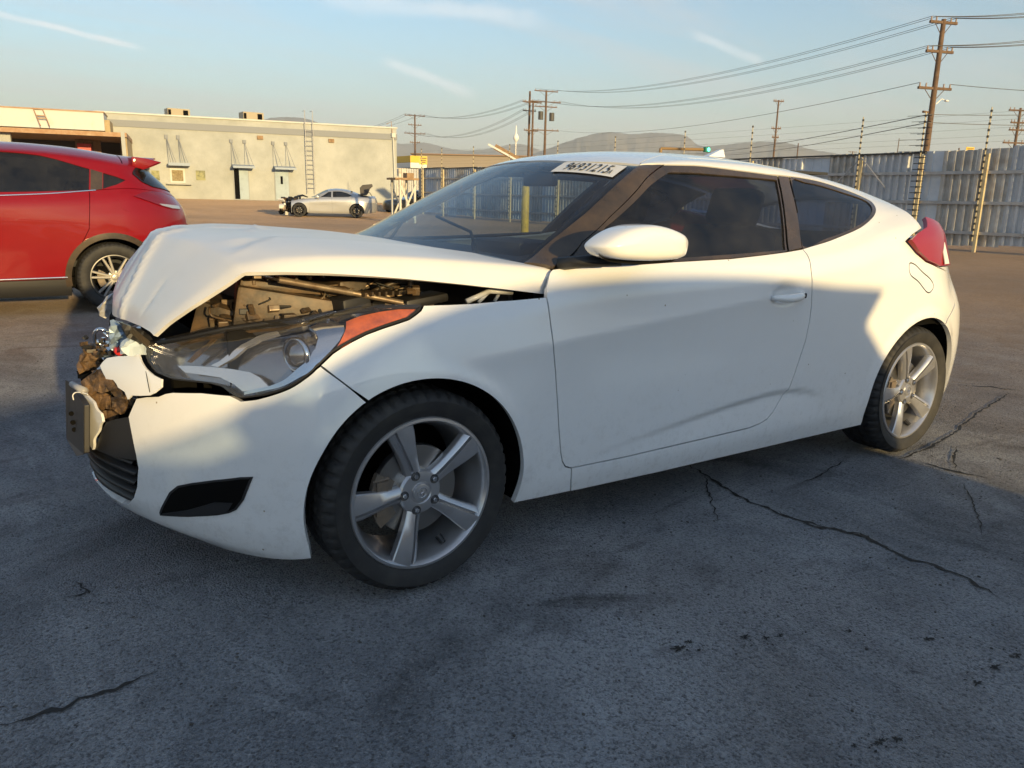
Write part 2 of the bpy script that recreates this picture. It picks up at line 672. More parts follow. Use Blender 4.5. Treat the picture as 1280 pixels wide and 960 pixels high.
def panel_mesh(name, S, uv, off=0.0, res=.035, lip=.012, holes=(), inset=0.0025, shape=None):
    outl = resample(uv, res * .5)
    if inset:
        outl = inset_poly(outl, inset)
    hls = []
    for h in holes:
        hh = resample(h, res * .5)
        if inset:
            hh = inset_poly(hh, -inset)
        hls.append(hh)
    lo, hi = outl.min(0), outl.max(0)
    gx = np.arange(lo[0], hi[0] + res, res)
    gy = np.arange(lo[1], hi[1] + res, res * .87)
    G = np.array([(x + (res / 2 if k % 2 else 0), y) for k, y in enumerate(gy) for x in gx])
    ok = inside(G, outl)
    G = G[ok]
    if len(G):
        G = G[seg_dist(G, outl) > res * .45]
    for h in hls:
        if len(G):
            G = G[~inside(G, h)]
            G = G[seg_dist(G, h) > res * .45] if len(G) else G
    verts = [Vector((float(p[0]), float(p[1]))) for p in outl]
    edges = [(i, (i + 1) % len(outl)) for i in range(len(outl))]
    for h in hls:
        o = len(verts)
        verts += [Vector((float(p[0]), float(p[1]))) for p in h]
        edges += [(o + i, o + (i + 1) % len(h)) for i in range(len(h))]
    verts += [Vector((float(p[0]), float(p[1]))) for p in G]
    vo, eo, fo, *_ = delaunay_2d_cdt(verts, edges, [], 0, 1e-6)
    vo = np.array([(v.x, v.y) for v in vo])
    F = np.array([f for f in fo if len(f) == 3])
    c = vo[F].mean(1)
    keep = inside(c, outl)
    for h in hls:
        keep &= ~inside(c, h)
    F = F[keep]
    a = vo[F]
    ar = (a[:, 1, 0] - a[:, 0, 0]) * (a[:, 2, 1] - a[:, 0, 1]) - (a[:, 1, 1] - a[:, 0, 1]) * (a[:, 2, 0] - a[:, 0, 0])
    F[ar < 0] = F[ar < 0][:, ::-1]
    F = F[np.abs(ar) > 1e-10]
    P = S.pos(vo); Nn = S.nor(vo)
    o = off if shape is None else off + shape(vo)[:, None]
    P = P + Nn * o
    nb = len(P)
    # lip
    cnt = {}
    for f in F:
        for k in range(3):
            e = (int(f[k]), int(f[(k + 1) % 3]))
            if (e[1], e[0]) in cnt: cnt.pop((e[1], e[0]))
            else: cnt[e] = 1
    V = P.tolist(); faces = F.tolist()
    LN = [tuple(Nn[i]) for f in F for i in f]
    if lip:
        for (i, j) in cnt:
            k = len(V)
            V += [P[i].tolist(), P[j].tolist(), (P[j] - Nn[j] * lip).tolist(), (P[i] - Nn[i] * lip).tolist()]
            faces.append([k + 1, k, k + 3, k + 2])
            t = P[j] - P[i]
            nn = np.cross(t, Nn[i]); nn /= max(np.linalg.norm(nn), 1e-9)
            LN += [tuple(nn)] * 4
    return V, faces, LN


def make_mesh(name, V, faces, LN, mirror=False):
    me = bpy.data.meshes.new(name)
    if mirror:
        V = [(v[0], -v[1], v[2]) for v in V]
        nf = []; nl = []; k = 0
        for f in faces:
            n = len(f)
            nf.append(list(f)[::-1])
            nl += [(q[0], -q[1], q[2]) for q in LN[k:k + n][::-1]]
            k += n
        faces, LN = nf, nl
    me.from_pydata(V, [], faces)
    me.shade_smooth()
    me.normals_split_custom_set(LN)
    me.update()
    return me


def panel(name, S, uv, m, parent, mirror=False, label=None, **kw):
    V, F, LN = panel_mesh(name, S, uv, **kw)
    o = link(name, make_mesh(name, V, F, LN), m, parent)
    if label: o['label'] = label
    if mirror:
        o2 = link(name, make_mesh(name, V, F, LN, True), m, parent)
        if label: o2['label'] = label
    return o


def car_surface(T):
    """T: dict of tables -> Surf of the left half. v is roughly metres up the section:
    0..0.8 sill to belt, 0.8..1.2 belt to roof rail, 1.2..1.75 rail to centreline"""
    ts = np.array([-.08, 0, .12, .3, .5, .7, .85, .94, 1.0])
    x = np.array([r[0] for r in T['low']])
    Y = np.array([r[1:] for r in T['low']])
    x0, x1 = T['xf0'], T['xr0']
    US = np.linspace(x0, x1, 260)
    yl = akima(x, Y, US)
    zb = akima(*zip(*T['belt']), US) if False else akima([p[0] for p in T['belt']], [p[1] for p in T['belt']], US)
    wr = akima([p[0] for p in T['rail']], [p[1] for p in T['rail']], US)
    zr = akima([p[0] for p in T['rail']], [p[2] for p in T['rail']], US)
    zc = akima([p[0] for p in T['top']], [p[1] for p in T['top']], US)
    z0 = T['z0']
    rows_v = []; RY = []; RZ = []
    for k, t in enumerate(ts):
        rows_v.append(t * .8); RY.append(yl[:, k]); RZ.append(z0 + (zb - z0) * t)
    wb = yl[:, -1]
    for s in (.25, .5, .75, 1.0):
        rows_v.append(.8 + .4 * s)
        RY.append(wb + (wr - wb) * s + T.get('bulge', .012) * 4 * s * (1 - s)); RZ.append(zb + (zr - zb) * s)
    for q in (.06, .15, .3, .5, .75, 1.0):
        rows_v.append(1.2 + .55 * q)
        RY.append(wr * (1 - q)); RZ.append(zr + (zc - zr) * (1 - (1 - q) ** T.get('crown', 2.3)))
    rows_v = np.array(rows_v)
    C = np.stack([np.repeat(US[:, None], len(rows_v), 1), -np.stack(RY, 1), np.stack(RZ, 1)], -1)  # nu,nr,3
    # ends
    def end(tab, i0, i1, n, k1, p2y, L):
        """tab rows (x, z) for each v row"""
        P0 = C[i0]; T0 = (C[i0] - C[i1]) / abs(US[i0] - US[i1])
        E = akima([r[0] for r in tab], np.array([r[1:] for r in tab]), rows_v)
        K1 = np.interp(rows_v, *zip(*k1)) if isinstance(k1, list) else k1
        K2 = np.interp(rows_v, *zip(*p2y)) if isinstance(p2y, list) else p2y
        out = []
        for tt in np.linspace(0, 1, n)[1:]:
            dxx = np.abs(E[:, 0] - P0[:, 0])
            P1 = P0 + T0 * (K1 * dxx)[:, None]
            P3 = np.stack([E[:, 0], np.zeros(len(rows_v)), E[:, 1]], 1)
            P2 = np.stack([E[:, 0], P0[:, 1] * K2, P0[:, 2] + (E[:, 1] - P0[:, 2]) * .85], 1)
            out.append((1 - tt) ** 3 * P0 + 3 * (1 - tt) ** 2 * tt * P1 + 3 * (1 - tt) * tt ** 2 * P2 + tt ** 3 * P3)
        return np.array(out)
    nE = 90
    R = end(T['rear'], -1, -3, nE, T.get('kr', .5), T.get('pr', .62), 1)
    Fr = end(T['front'], 0, 2, nE, T.get('kf', .5), T.get('pf', .5), 1)[::-1]
    du = (x1 - x0) / 259
    Lr = T.get('Lr', .95); Lf = T.get('Lf', 1.05)
    ua = np.concatenate([np.linspace(x0 - Lf, x0, nE)[:-1], US, np.linspace(x1, x1 + Lr, nE)[1:]])
    G = np.concatenate([Fr, C, R], 0)
    U = np.linspace(ua[0], ua[-1], 760)
    V = np.linspace(rows_v[0], rows_v[-1], 380)
    # in u: linear on the already dense stations; in v: akima
    Gu = np.empty((len(U),) + G.shape[1:])
    for r in range(G.shape[1]):
        for c in range(3):
            Gu[:, r, c] = np.interp(U, ua, G[:, r, c])
    P = akima(rows_v, np.swapaxes(Gu, 0, 1), V)
    P = np.swapaxes(P, 0, 1)
    # light smoothing along u removes kinks where ends join
    for _ in range(6):
        P[1:-1] = .25 * P[:-2] + .5 * P[1:-1] + .25 * P[2:]
    for _ in range(3):
        P[:, 1:-1] = .25 * P[:, :-2] + .5 * P[:, 1:-1] + .25 * P[:, 2:]
    if 'feature' in T:
        P[..., 1] -= T['feature'](P)
    return Surf(U, V, P)


def sstep(a, b, x):
    t = np.clip((x - a) / (b - a), 0, 1)
    return t * t * (3 - 2 * t)


def mirror_v(S, v0, vc=1.75):
    k = np.searchsorted(S.V, v0)
    A = S.P[:, k:]
    B = A[:, ::-1][:, 1:] * np.array([1, -1, 1])
    P = np.concatenate([A, B], 1)
    V = np.linspace(S.V[k], 2 * S.V[-1] - S.V[k], P.shape[1])
    return Surf(S.U, V, P)


def mirror_u(S, front=True, keep=1.6):
    if front:
        n = np.searchsorted(S.U, S.U[0] + keep)
        A = S.P[:n]
        B = A[::-1][:-1] * np.array([1, -1, 1])
        P = np.concatenate([B, A], 0)
        U = np.linspace(2 * S.U[0] - S.U[n - 1], S.U[n - 1], P.shape[0])
    else:
        n = np.searchsorted(S.U, S.U[-1] - keep)
        A = S.P[n:]
        B = A[::-1][1:] * np.array([1, -1, 1])
        P = np.concatenate([A, B], 0)
        U = np.linspace(S.U[n], 2 * S.U[-1] - S.U[n], P.shape[0])
    return Surf(U, S.V, P)


# ------------------------------------------------------------------ materials
white_paint = mat('white_paint', (.84, .85, .86), rough=.26, coat=1.0, coat_rough=.008, noise=(1.7, (.79, .795, .80), .5, .95), dirt=.32)
dusty_white = mat('dusty_white_paint', (.76, .755, .745), rough=.42, coat=.35, coat_rough=.22, noise=(2.2, (.68, .67, .65), .45, .85))
black_plastic = mat('black_plastic', (.018, .018, .02), rough=.5, bump=(160, .15, .002))
black_trim = mat('brown_mottled_black_trim', (.035, .028, .022), rough=.22, coat=.5, coat_rough=.12, noise=(5, (.11, .075, .045), .35, .8))  # brown mottling stands in for ground reflected in gloss black
black_rubber = mat('black_rubber', (.012, .012, .013), rough=.65)
tyre_rubber = mat('tyre_rubber', (.020, .020, .021), rough=.68, noise=(14, (.045, .042, .038), .45, .8), bump=(60, .2, .002))
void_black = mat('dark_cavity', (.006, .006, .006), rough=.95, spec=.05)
alloy = mat('alloy_wheel', (.56, .56, .58), rough=.28, metal=.75, coat=.6, coat_rough=.1, noise=(9, (.40, .38, .36), .50, .9))
alloy_dark = mat('alloy_recess', (.10, .10, .105), rough=.4, metal=.6)
steel = mat('brake_steel', (.35, .34, .33), rough=.35, metal=1.0)
cast_iron = mat('cast_iron', (.16, .14, .12), rough=.6, metal=.4, noise=(20, (.28, .2, .13), .4, .8))
chrome = mat('chrome', (.75, .75, .76), rough=.08, metal=1.0)
silver_plastic = mat('silver_reflector', (.80, .80, .82), rough=.16, metal=.85)
smoke_bowl = mat('lamp_bowl', (.36, .36, .38), rough=.16, metal=.9)
amber = mat('amber_lens', (.62, .13, .03), rough=.30, coat=1.0, noise=(22, (.28, .05, .015), .38, .7), bump=(120, .5, .003))
red_lens = mat('red_lens', (.30, .002, .005), rough=.35, spec=.2, coat=.7)
clear_lens = glass_mat('clear_lens', (.93, .93, .93), rough=.02, dust=.025, dustcol=(.42, .36, .30))
windshield_glass = glass_mat('windshield_glass', (.50, .60, .68), rough=.012, dust=.03, dustcol=(.40, .34, .28))
tinted_glass = glass_mat('tinted_glass', (.10, .13, .20), rough=.012, dust=.03)
cabin_dark = mat('cabin_fabric', (.03, .032, .036), rough=.85)
dash_dark = mat('dashboard', (.07, .07, .075), rough=.6)
dusty_plastic = mat('dusty_engine_plastic', (.045, .034, .024), rough=.5, noise=(14, (.15, .092, .046), .42, .72), bump=(40, .3, .004))
dusty_metal = mat('dusty_engine_metal', (.35, .28, .20), rough=.42, metal=.6, noise=(20, (.16, .10, .06), .4, .7))
foam_brown = mat('crushed_absorber', (.20, .12, .06), rough=.7, noise=(22, (.035, .022, .014), .38, .6), bump=(55, .6, .01))
blue_metal = mat('bluish_metal', (.22, .30, .40), rough=.35, metal=.5)
red_plastic = mat('red_plastic', (.55, .03, .03), rough=.4)
label_white = mat('label_white', (.78, .77, .74), rough=.6)
ink_black = mat('ink_black', (.02, .02, .02), rough=.6)


# ------------------------------------------------------------------ wheels
def wheel_parts(style):
    """mesh data of one wheel: axis along y, outer face towards -y at y = 0, centre at the origin"""
    P = {}
    Rt, Rr = style['R'], style['rim']
    W = style.get('W', .215)
    sb = .012
    # tyre cross-section (radius, axial)
    prof = [(Rr - .008, .012), (Rr + .004, .002), (Rr + .012, -.003), (Rr + .03, -sb * .7), (Rr + .05, -sb),
            (Rt - .035, -sb * .9), (Rt - .022, -.006), (Rt - .012, .004), (Rt - .005, .013), (Rt - .002, .024)]
    tread = [(Rt, a) for a in np.linspace(.03, W - .03, 17)]
    inner = [(Rt - .002, W - .024), (Rt - .012, W - .006), (Rt - .04, W + .008), (Rr, W)]
    prof = prof + tread + inner
    n = 300 if style.get('fine', True) else 48
    mb = MB()
    vs = []
    m = len(prof)
    for i in range(n):
        t = 2 * math.pi * i / n
        for k, (r, a) in enumerate(prof):
            if style.get('fine', True):
                w = a / W
                if 6 <= k <= 9 and i % 6 in (0, 1):
                    r -= .0065 if k > 6 else .003
                if 10 <= k <= 26:
                    g = k - 10
                    if g in (4, 8, 12):
                        r -= .007
                    elif (i + g // 2) % 6 in (0, 1):
                        r -= .0045
            vs.append((r * math.cos(t), a, r * math.sin(t)))
    fs = []
    for i in range(n):
        j = (i + 1) % n
        for k in range(m - 1):
            fs.append((i * m + k, j * m + k, j * m + k + 1, i * m + k + 1))
    mb.add(vs, fs)
    P['tyre'] = mb
    # rim: outer lip, barrel and back
    r = Rr
    mb = MB().lathe([(r - .004, .014), (r + .002, .006), (r - .002, .0), (r - .010, -.001), (r - .016, .006),
                     (r - .022, .022), (r - .030, .05), (r - .040, .09), (r - .035, W - .02), (r - .01, W - .01)], n=96)
    P['rim'] = mb
    ns = style['spokes']
    mb = MB()
    if ns == 5:
        # blade: sections from hub to lip, (radius, half width, front axial, groove position)
        secs = [(.028, .024, .026, .0), (.048, .028, .021, .05), (.070, .025, .016, .15), (.100, .026, .011, .22), (.140, .031, .005, .3),
                (.175, .037, .0, .34), (.200, .041, -.0015, .36), (r - .010, .043, -.0015, .38)]
        for s in range(1):
            ang = math.radians(style['phase'])
            ca, sa = math.cos(ang), math.sin(ang)
            rings = []
            for (rr, hw, ax, gp) in secs:
                g = hw * gp * 1.4
                dg = .011 if rr > .06 else .001
                pr = [(-hw, ax + .034), (-hw, ax + .012), (-hw + .003, ax + .008), (g - .009, ax), (g - .0055, ax + .0005), (g - .0040, ax + dg * 1.5),
                      (g + .0020, ax + dg * 1.5), (g + .0040, ax + .003), (hw - .004, ax + .010), (hw, ax + .016), (hw, ax + .036)]
                rings.append([(rr * ca - t * sa, y, rr * sa + t * ca) for (t, y) in pr])
            k = len(rings[0])
            vs = [p for q in rings for p in q]
            fs = []
            for a in range(len(rings) - 1):
                for b in range(k - 1):
                    fs.append((a * k + b, a * k + b + 1, (a + 1) * k + b + 1, (a + 1) * k + b))
                fs.append((a * k + k - 1, a * k, (a + 1) * k, (a + 1) * k + k - 1))
            fs.append(tuple(range(k)))
            mb.add(vs, fs)
    else:
        for s in range(1):
            for dt in ((-.14, .14) if style.get('split') else (0,)):
                ang = math.radians(style['phase'])
                a2 = ang + dt
                p0 = Vector((.045 * math.cos(ang + dt * 1.2), .012, .045 * math.sin(ang + dt * 1.2)))
                p1 = Vector(((r - .012) * math.cos(a2), .004, (r - .012) * math.sin(a2)))
                d = (p1 - p0).normalized(); q = Vector((-d.z, 0, d.x))
                vs = []
                for (p, hw) in ((p0, .013), (p1, style.get('sw', .016))):
                    vs += [p - q * hw, p - q * hw * .5 + Vector((0, -.006, 0)), p + q * hw * .5 + Vector((0, -.006, 0)), p + q * hw,
                           p + q * hw + Vector((0, .03, 0)), p - q * hw + Vector((0, .03, 0))]
                fs = [(i, (i + 1) % 6, 6 + (i + 1) % 6, 6 + i) for i in range(6)] + [tuple(range(6)), tuple(range(6, 12))]
                mb.add(vs, fs)
    P['spoke'] = mb
    # hub plate with five lug pockets
    hub = MB().lathe([(.0, .0215), (.032, .0215), (.036, .018), (.0465, .0175), (.064, .020), (.070, .028), (.070, .06), (.0, .06)], n=60)
    P['hub'] = hub
    pocket = MB(); nut = MB()
    for s in range(1):
        a = math.radians(style['phase'])
        c = (.0565 * math.cos(a), 0, .0565 * math.sin(a))
        pocket.lathe([(.0002, .0166), (.0125, .0166), (.0140, .0160), (.0150, .0185)], n=20, center=c)
        nut.lathe([(.0002, .0105), (.006, .0105), (.0078, .013), (.0085, .0164), (.0085, .02)], n=6, center=c)
    P['lug_pocket'] = pocket; P['lug_nut'] = nut
    P['cap'] = MB().lathe([(.0002, .0125), (.020, .0125), (.0265, .014), (.0285, .017), (.0285, .022)], n=40)
    # slanted H mark in an oval, raised on the cap
    em = MB()
    em.lathe([(.0148, .0124), (.0150, .0108), (.0168, .0108), (.0170, .0124)], n=32)
    for (x0, z0, x1, z1) in ((-.0075, -.008, -.0035, .009), (.0035, -.009, .0075, .008), (-.005, -.0015, .005, .0015)):
        em.tube((x0, .0118, z0), (x1, .0118, z1), .0014, n=6)
    P['emblem'] = em
    P['brake_disc'] = MB().lathe([(.060, .055), (.062, .052), (.138, .052), (.140, .056), (.140, .074), (.060, .074)], n=64)
    cal = MB()
    pts = []
    for t in np.linspace(math.radians(150), math.radians(215), 8):
        pts.append((.095 * math.cos(t), .095 * math.sin(t)))
    for t in np.linspace(math.radians(215), math.radians(150), 8):
        pts.append((.158 * math.cos(t), .158 * math.sin(t)))
    cal.prism(pts, .030, .05)
    cal.box((-.125, .028, .04), (.035, .014, .03)); cal.box((-.128, .028, -.035), (.035, .014, .03))
    cal.tube((-.15, .035, .055), (-.1, .03, .06), .005)
    P['brake_caliper'] = cal
    P['valve'] = MB().tube(((r - .05) * math.cos(-1.15), .05, (r - .05) * math.sin(-1.15)), ((r - .03) * math.cos(-1.15), .03, (r - .03) * math.sin(-1.15)), .012, .009)
    return P


WHEEL_CACHE = {}


def make_wheel(parent, loc, style_key, style, side=-1, rz=0, seen=True):
    """side -1: outer face towards -y"""
    if style_key not in WHEEL_CACHE:
        P = wheel_parts(style)
        M = {}
        for k, mb in P.items():
            me = mesh_from(k, mb.v, mb.f)
            bm = bmesh.new(); bm.from_mesh(me)
            bmesh.ops.recalc_face_normals(bm, faces=bm.faces)
            if k == 'emblem' or k == 'hub' or k == 'cap':
                pass
            bm.to_mesh(me); bm.free()
            me.shade_smooth(); me.set_sharp_from_angle(angle=math.radians(34))
            mm = {'tyre': tyre_rubber, 'rim': style.get('rim_mat', alloy), 'spoke': style.get('mat', alloy), 'hub': style.get('mat', alloy),
                  'lug_pocket': alloy_dark, 'lug_nut': chrome, 'cap': style.get('mat', alloy), 'emblem': chrome if style.get('fine', True) else style.get('mat', alloy),
                  'brake_disc': style.get('disc', steel), 'brake_caliper': cast_iron, 'valve': black_plastic}[k]
            me.materials.append(mm)
            M[k] = me
        WHEEL_CACHE[style_key] = M
    M = WHEEL_CACHE[style_key]
    root = bpy.data.objects.new('wheel', None)
    root.empty_display_size = .1
    COL.objects.link(root)
    root.parent = parent
    root.location = loc
    root.rotation_euler = (0, 0, rz + (0 if side < 0 else math.pi))
    for k, me in M.items():
        if not seen and k in ('emblem', 'valve', 'lug_pocket', 'lug_nut', 'cap', 'brake_caliper', 'brake_disc'):
            continue
        num = style['spokes'] if k == 'spoke' else 5 if k in ('lug_pocket', 'lug_nut') else 1
        for q in range(num):
            o = bpy.data.objects.new({'hub': 'hub_plate', 'cap': 'hub_cap'}.get(k, k), me)
            COL.objects.link(o); o.parent = root
            o.rotation_euler = (0, q * 2 * math.pi / num, 0)
    return root


# ------------------------------------------------------------------ the white coupe
def arc_xz(cx, cz, r, a0, a1, n=26):
    return [(cx + r * math.cos(t), cz + r * math.sin(t)) for t in np.radians(np.linspace(a0, a1, n))]


def white_feature(P):
    x, z = P[..., 0], P[..., 2]
    side = sstep(-.2, .2, x) * (1 - sstep(2.9, 3.05, x)) * (1 - sstep(.95, 1.1, z))
    zl = .690 + .0911 * x
    d = z - zl
    fa = sstep(-.05, .5, x) * (1 - sstep(1.35, 1.95, x))
    f = .012 * fa * np.exp(-np.sqrt(d * d + .003 ** 2) / .07)
    xs = [.50, .571, .793, 1.052, 1.337, 1.569, 1.702, 1.826, 1.944, 2.026, 2.10]
    zs = [.31, .321, .347, .377, .41, .429, .431, .42, .385, .342, .30]
    zz = np.interp(x, xs, zs)
    A = .016 * sstep(.50, 1.45, x) * (1 - sstep(1.72, 2.04, x))
    dd = zz - z
    f = f - A * sstep(-.004, .026, dd) * np.exp(-np.maximum(dd, 0) / .085)
    for cx in (0, 2.65):
        r = np.hypot(x - cx, z - .31)
        f = f + .011 * np.exp(-((r - .362) / .032) ** 2) * sstep(.22, .34, z)
    # handle scoop
    f = f - .028 * np.exp(-(((x - 1.60) / .075) ** 2 + ((z - .835) / .036) ** 2) ** 1.6)
    # hollow around the filler door
    f = f - .012 * np.exp(-(((x - 3.00) / .10) ** 2 + ((z - .80) / .08) ** 2))
    return f * side


WT = dict(
    z0=.18, xf0=-.30, xr0=2.75, crown=2.3, bulge=.012, kf=.25, pf=.40, kr=[(-.06, .78), (.35, .82), (.6, .58), (1.75, .5)], pr=[(-.06, .86), (.35, .86), (.6, .66), (1.75, .6)], Lf=1.05, Lr=.95,
    low=[(-.30, .80, .835, .855, .866, .870, .858, .825, .785, .735),
         (-.10, .80, .842, .862, .874, .882, .876, .850, .815, .765),
         (0.0, .805, .845, .865, .878, .886, .882, .862, .830, .785),
         (0.3, .80, .842, .862, .874, .882, .884, .872, .846, .802),
         (0.6, .79, .834, .858, .866, .870, .878, .876, .858, .815),
         (1.0, .79, .832, .857, .860, .864, .874, .879, .863, .822),
         (1.4, .79, .832, .857, .860, .864, .874, .882, .867, .824),
         (1.8, .79, .832, .857, .862, .868, .878, .885, .870, .822),
         (2.1, .79, .835, .859, .868, .878, .888, .884, .864, .808),
         (2.4, .80, .845, .868, .884, .894, .892, .872, .838, .770),
         (2.65, .81, .85, .872, .888, .897, .882, .848, .805, .735),
         (2.75, .81, .85, .872, .886, .893, .872, .832, .788, .718)],
    belt=[(-.30, .83), (-.1, .875), (0, .893), (.3, .925), (.5, .957), (.75, .976), (1.05, .985), (1.65, 1.003), (1.9, 1.02),
          (2.1, 1.05), (2.4, 1.12), (2.65, 1.155), (2.75, 1.16)],
    rail=[(-.30, .68, .86), (0, .72, .92), (.3, .735, .95), (.44, .722, .977), (.55, .70, 1.035), (.8, .645, 1.172), (1.0, .595, 1.275),
          (1.08, .575, 1.308), (1.2, .562, 1.328), (1.4, .552, 1.340), (1.8, .548, 1.335), (2.1, .55, 1.312), (2.4, .556, 1.272),
          (2.65, .565, 1.222), (2.75, .565, 1.198)],
    top=[(-.30, .90), (0, .93), (.2, .975), (.35, 1.035), (.5, 1.115), (.8, 1.262), (1.0, 1.345), (1.1, 1.368), (1.3, 1.388), (1.6, 1.396),
         (1.8, 1.391), (2.1, 1.373), (2.4, 1.343), (2.65, 1.302), (2.75, 1.282)],
    front=[(-.064, -.70, .155), (0, -.765, .20), (.096, -.795, .28), (.24, -.805, .40), (.40, -.80, .52), (.56, -.78, .63), (.68, -.745, .71),
           (.75, -.72, .755), (.80, -.69, .79), (1.0, -.60, .82), (1.2, -.55, .84), (1.75, -.50, .86)],
    rear=[(-.064, 3.24, .13), (0, 3.30, .20), (.096, 3.35, .30), (.24, 3.375, .46), (.40, 3.37, .64), (.56, 3.33, .80), (.68, 3.28, .92),
          (.75, 3.26, .98), (.80, 3.24, 1.03), (1.0, 3.24, 1.07), (1.2, 3.26, 1.10), (1.75, 3.28, 1.14)],
    feature=white_feature)


def build_white_car():
    root = empty('white_coupe', (0, 0, 0), 0, 'white two-door coupe with crumpled raised hood and broken front bumper, filling the foreground', 'car')
    S = car_surface(WT)
    px, xz = S.from_px, S.from_xz
    SV = mirror_v(S, .85)
    SF = mirror_u(S, True, 1.35)
    SR = mirror_u(S, False, 1.3)
    umin, umax = S.U[0], S.U[-1]

    # shared edges, traced
    door_front = px([(691, 337), (685, 347), (682.5, 358), (683, 371), (686.4, 390), (689, 410), (691.6, 431), (694.5, 465), (696.7, 500), (699, 540), (701, 566), (703, 577), (707, 583.5), (714.5, 585)])
    door_bot = px([(714.5, 585), (778, 572), (877, 549), (936, 535), (950, 529.5), (959, 523.7), (966, 515), (973.6, 502), (985, 487.5)])
    door_rear = px([(985, 487.5), (993, 468), (1001, 444), (1006.7, 426.7), (1012, 402), (1014.5, 380), (1015, 360), (1014, 340), (1011.7, 325), (1008, 317), (1003, 311)])
    belt = px([(1003, 311), (993, 312.7), (980, 315), (953, 318.5), (913, 323), (842, 327), (800, 330), (740, 334), (691, 337)])
    # ---- door
    door = panel('door', S, door_front + door_bot[1:] + door_rear[1:] + belt[1:-1], white_paint, root, res=.014, lip=.02)
    # ---- fender
    sp_ = S.pos(px([(462.5, 504.4)]))[0]
    a_s = math.degrees(math.atan2(sp_[2] - .31, sp_[0]))
    arch_f = arc_xz(0, .31, .357, a_s, -17, 44)
    ftop = px([(684, 371.6), (655, 373.5), (625.6, 375.6), (591, 379), (560, 380.3), (529.5, 381.5)])
    hl_low = px([(529.5, 381.5), (526, 388), (519, 394), (511, 399.5), (495, 405), (479.5, 410), (458, 418), (440, 427), (427, 434.5), (416, 442), (400, 457)])
    seam_fb = px([(400, 457), (420, 472), (441, 488)]) + xz([arch_f[0]])
    front_bottom = xz([(.345, .205), (.45, .20), (.597, .196)])
    fpoly = door_front[3:] + px([(713.5, 600), (713, 614)]) + front_bottom[::-1][1:] + xz(arch_f)[::-1] + seam_fb[::-1][1:] + hl_low[::-1][1:] + ftop[::-1][1:-1]
    panel('fender', S, fpoly, white_paint, root, mirror=True, res=.022, lip=.02)
    # ---- side panel: sill, quarter, roof rail in one pressing
    arch_r = arc_xz(2.65, .31, .362, 197, -22, 50)
    sill_bot = xz([(.61, .193), (1.0, .185), (1.654, .182), (2.0, .182), (2.302, .185)])
    qtrim = px(smooth_curve([(983.5, 220), (1003, 222.5), (1025.6, 227), (1054, 236), (1076, 244.5), (1089, 252), (1094.5, 261), (1092, 270), (1083, 279), (1069, 287.5), (1036.5, 300.6), (1003.7, 310.5)], 3))
    tail_front = px([(1152.5, 286), (1140, 294), (1131.7, 302), (1144, 316), (1157, 327), (1172, 334)])
    sp_ = S.pos(px([(1181.5, 405)]))[0]
    a_r = math.degrees(math.atan2(sp_[2] - .31, sp_[0] - 2.65))
    cut = xz(arc_xz(2.65, .31, .362, 197, a_r, 46))
    arch_low = xz(arc_xz(2.65, .31, .362, a_r, -24, 24))
    ut, vt = tail_front[-1]; ua, va = cut[-1]
    rail_seam = px([(831, 193.5), (818, 196.5), (808, 199.8), (801.5, 203), (799.5, 205.8)])
    rail_low = px([(831, 205.8), (856, 206.5), (882, 207.8), (922.5, 213), (963, 218.4), (983.5, 220)])
    seam_rb = [(ut, vt), (ut + .12, vt - .02), (ut + .17, vt - .07), (ut + .17, va + .13), (ua + .12, va + .075), (ua, va)]
    arch_up = arch_low
    top_v = 1.268
    rail_top = [(float(u), top_v) for u in np.linspace(min(tail_front[0][0] - .03, 3.1), rail_seam[0][0] + .05, 24)]
    spoly = (px([(714.5, 586.5), (714, 600), (713.5, 614)]) + sill_bot + cut + seam_rb[::-1] + tail_front[::-1][1:] + rail_top
             + rail_seam + rail_low[0:] + qtrim[1:] + door_rear[::-1] + door_bot[::-1][1:])
    fuel = px(smooth_curve([(1137, 329.5), (1144, 331), (1153, 340), (1163, 349), (1167, 358), (1163, 365), (1158, 364.5), (1148, 352), (1138, 343)], 5, True))
    panel('side_panel', S, spoly, white_paint, root, mirror=True, res=.020, lip=.02, holes=[fuel])
    panel('fuel_door', S, fuel, white_paint, root, res=.03, lip=.008)
    if os.environ.get('DBG'):
        for n_, pl in (('door', door_front + door_bot + door_rear + belt), ('spoly', spoly)):
            print(n_, [(round(a, 2), round(b, 2)) for a, b in pl])
    # mirrored door for the far side
    V_, F_, L_ = panel_mesh('door', S, door_front + door_bot[1:] + door_rear[1:] + belt[1:-1], res=.04, lip=.02)
    link('door', make_mesh('door', V_, F_, L_, True), white_paint, root)
    # ---- tail lamp
    tl = px([(1153.5, 286), (1163.5, 290), (1171, 301), (1174, 318), (1174, 333)])
    tpoly = tail_front + [(umax - .42, tail_front[-1][1] + .0), (umax - .38, tail_front[0][1] - .03), (tail_front[0][0] + .06, tail_front[0][1] + .03)]
    tail = panel('tail_light', S, tpoly, red_lens, root, mirror=True, res=.02, lip=.02, off=.010, inset=.003,
                 shape=lambda q: .016 * np.clip(1 - np.abs(q[:, 1] - tail_front[2][1]) / .14, 0, 1))
    c = tail_front[-1]
    clear = [(c[0] + .035, c[1] + .005), (c[0] + .035, c[1] + .055), (c[0] + .10, c[1] + .10), (c[0] + .10, c[1] + .005)]
    panel('reverse_lamp', S, clear, label_white, tail, res=.03, lip=.004, off=.022)
    # ---- rear bumper and hatch
    mu = 2 * umax
    half = [(p[0], p[1]) for p in seam_rb] + arch_low[1:] + [(p, -.05) for p in np.linspace(arch_low[-1][0] + .02, umax, 10)]
    half2 = [(mu - p[0], p[1]) for p in half[::-1][1:]]
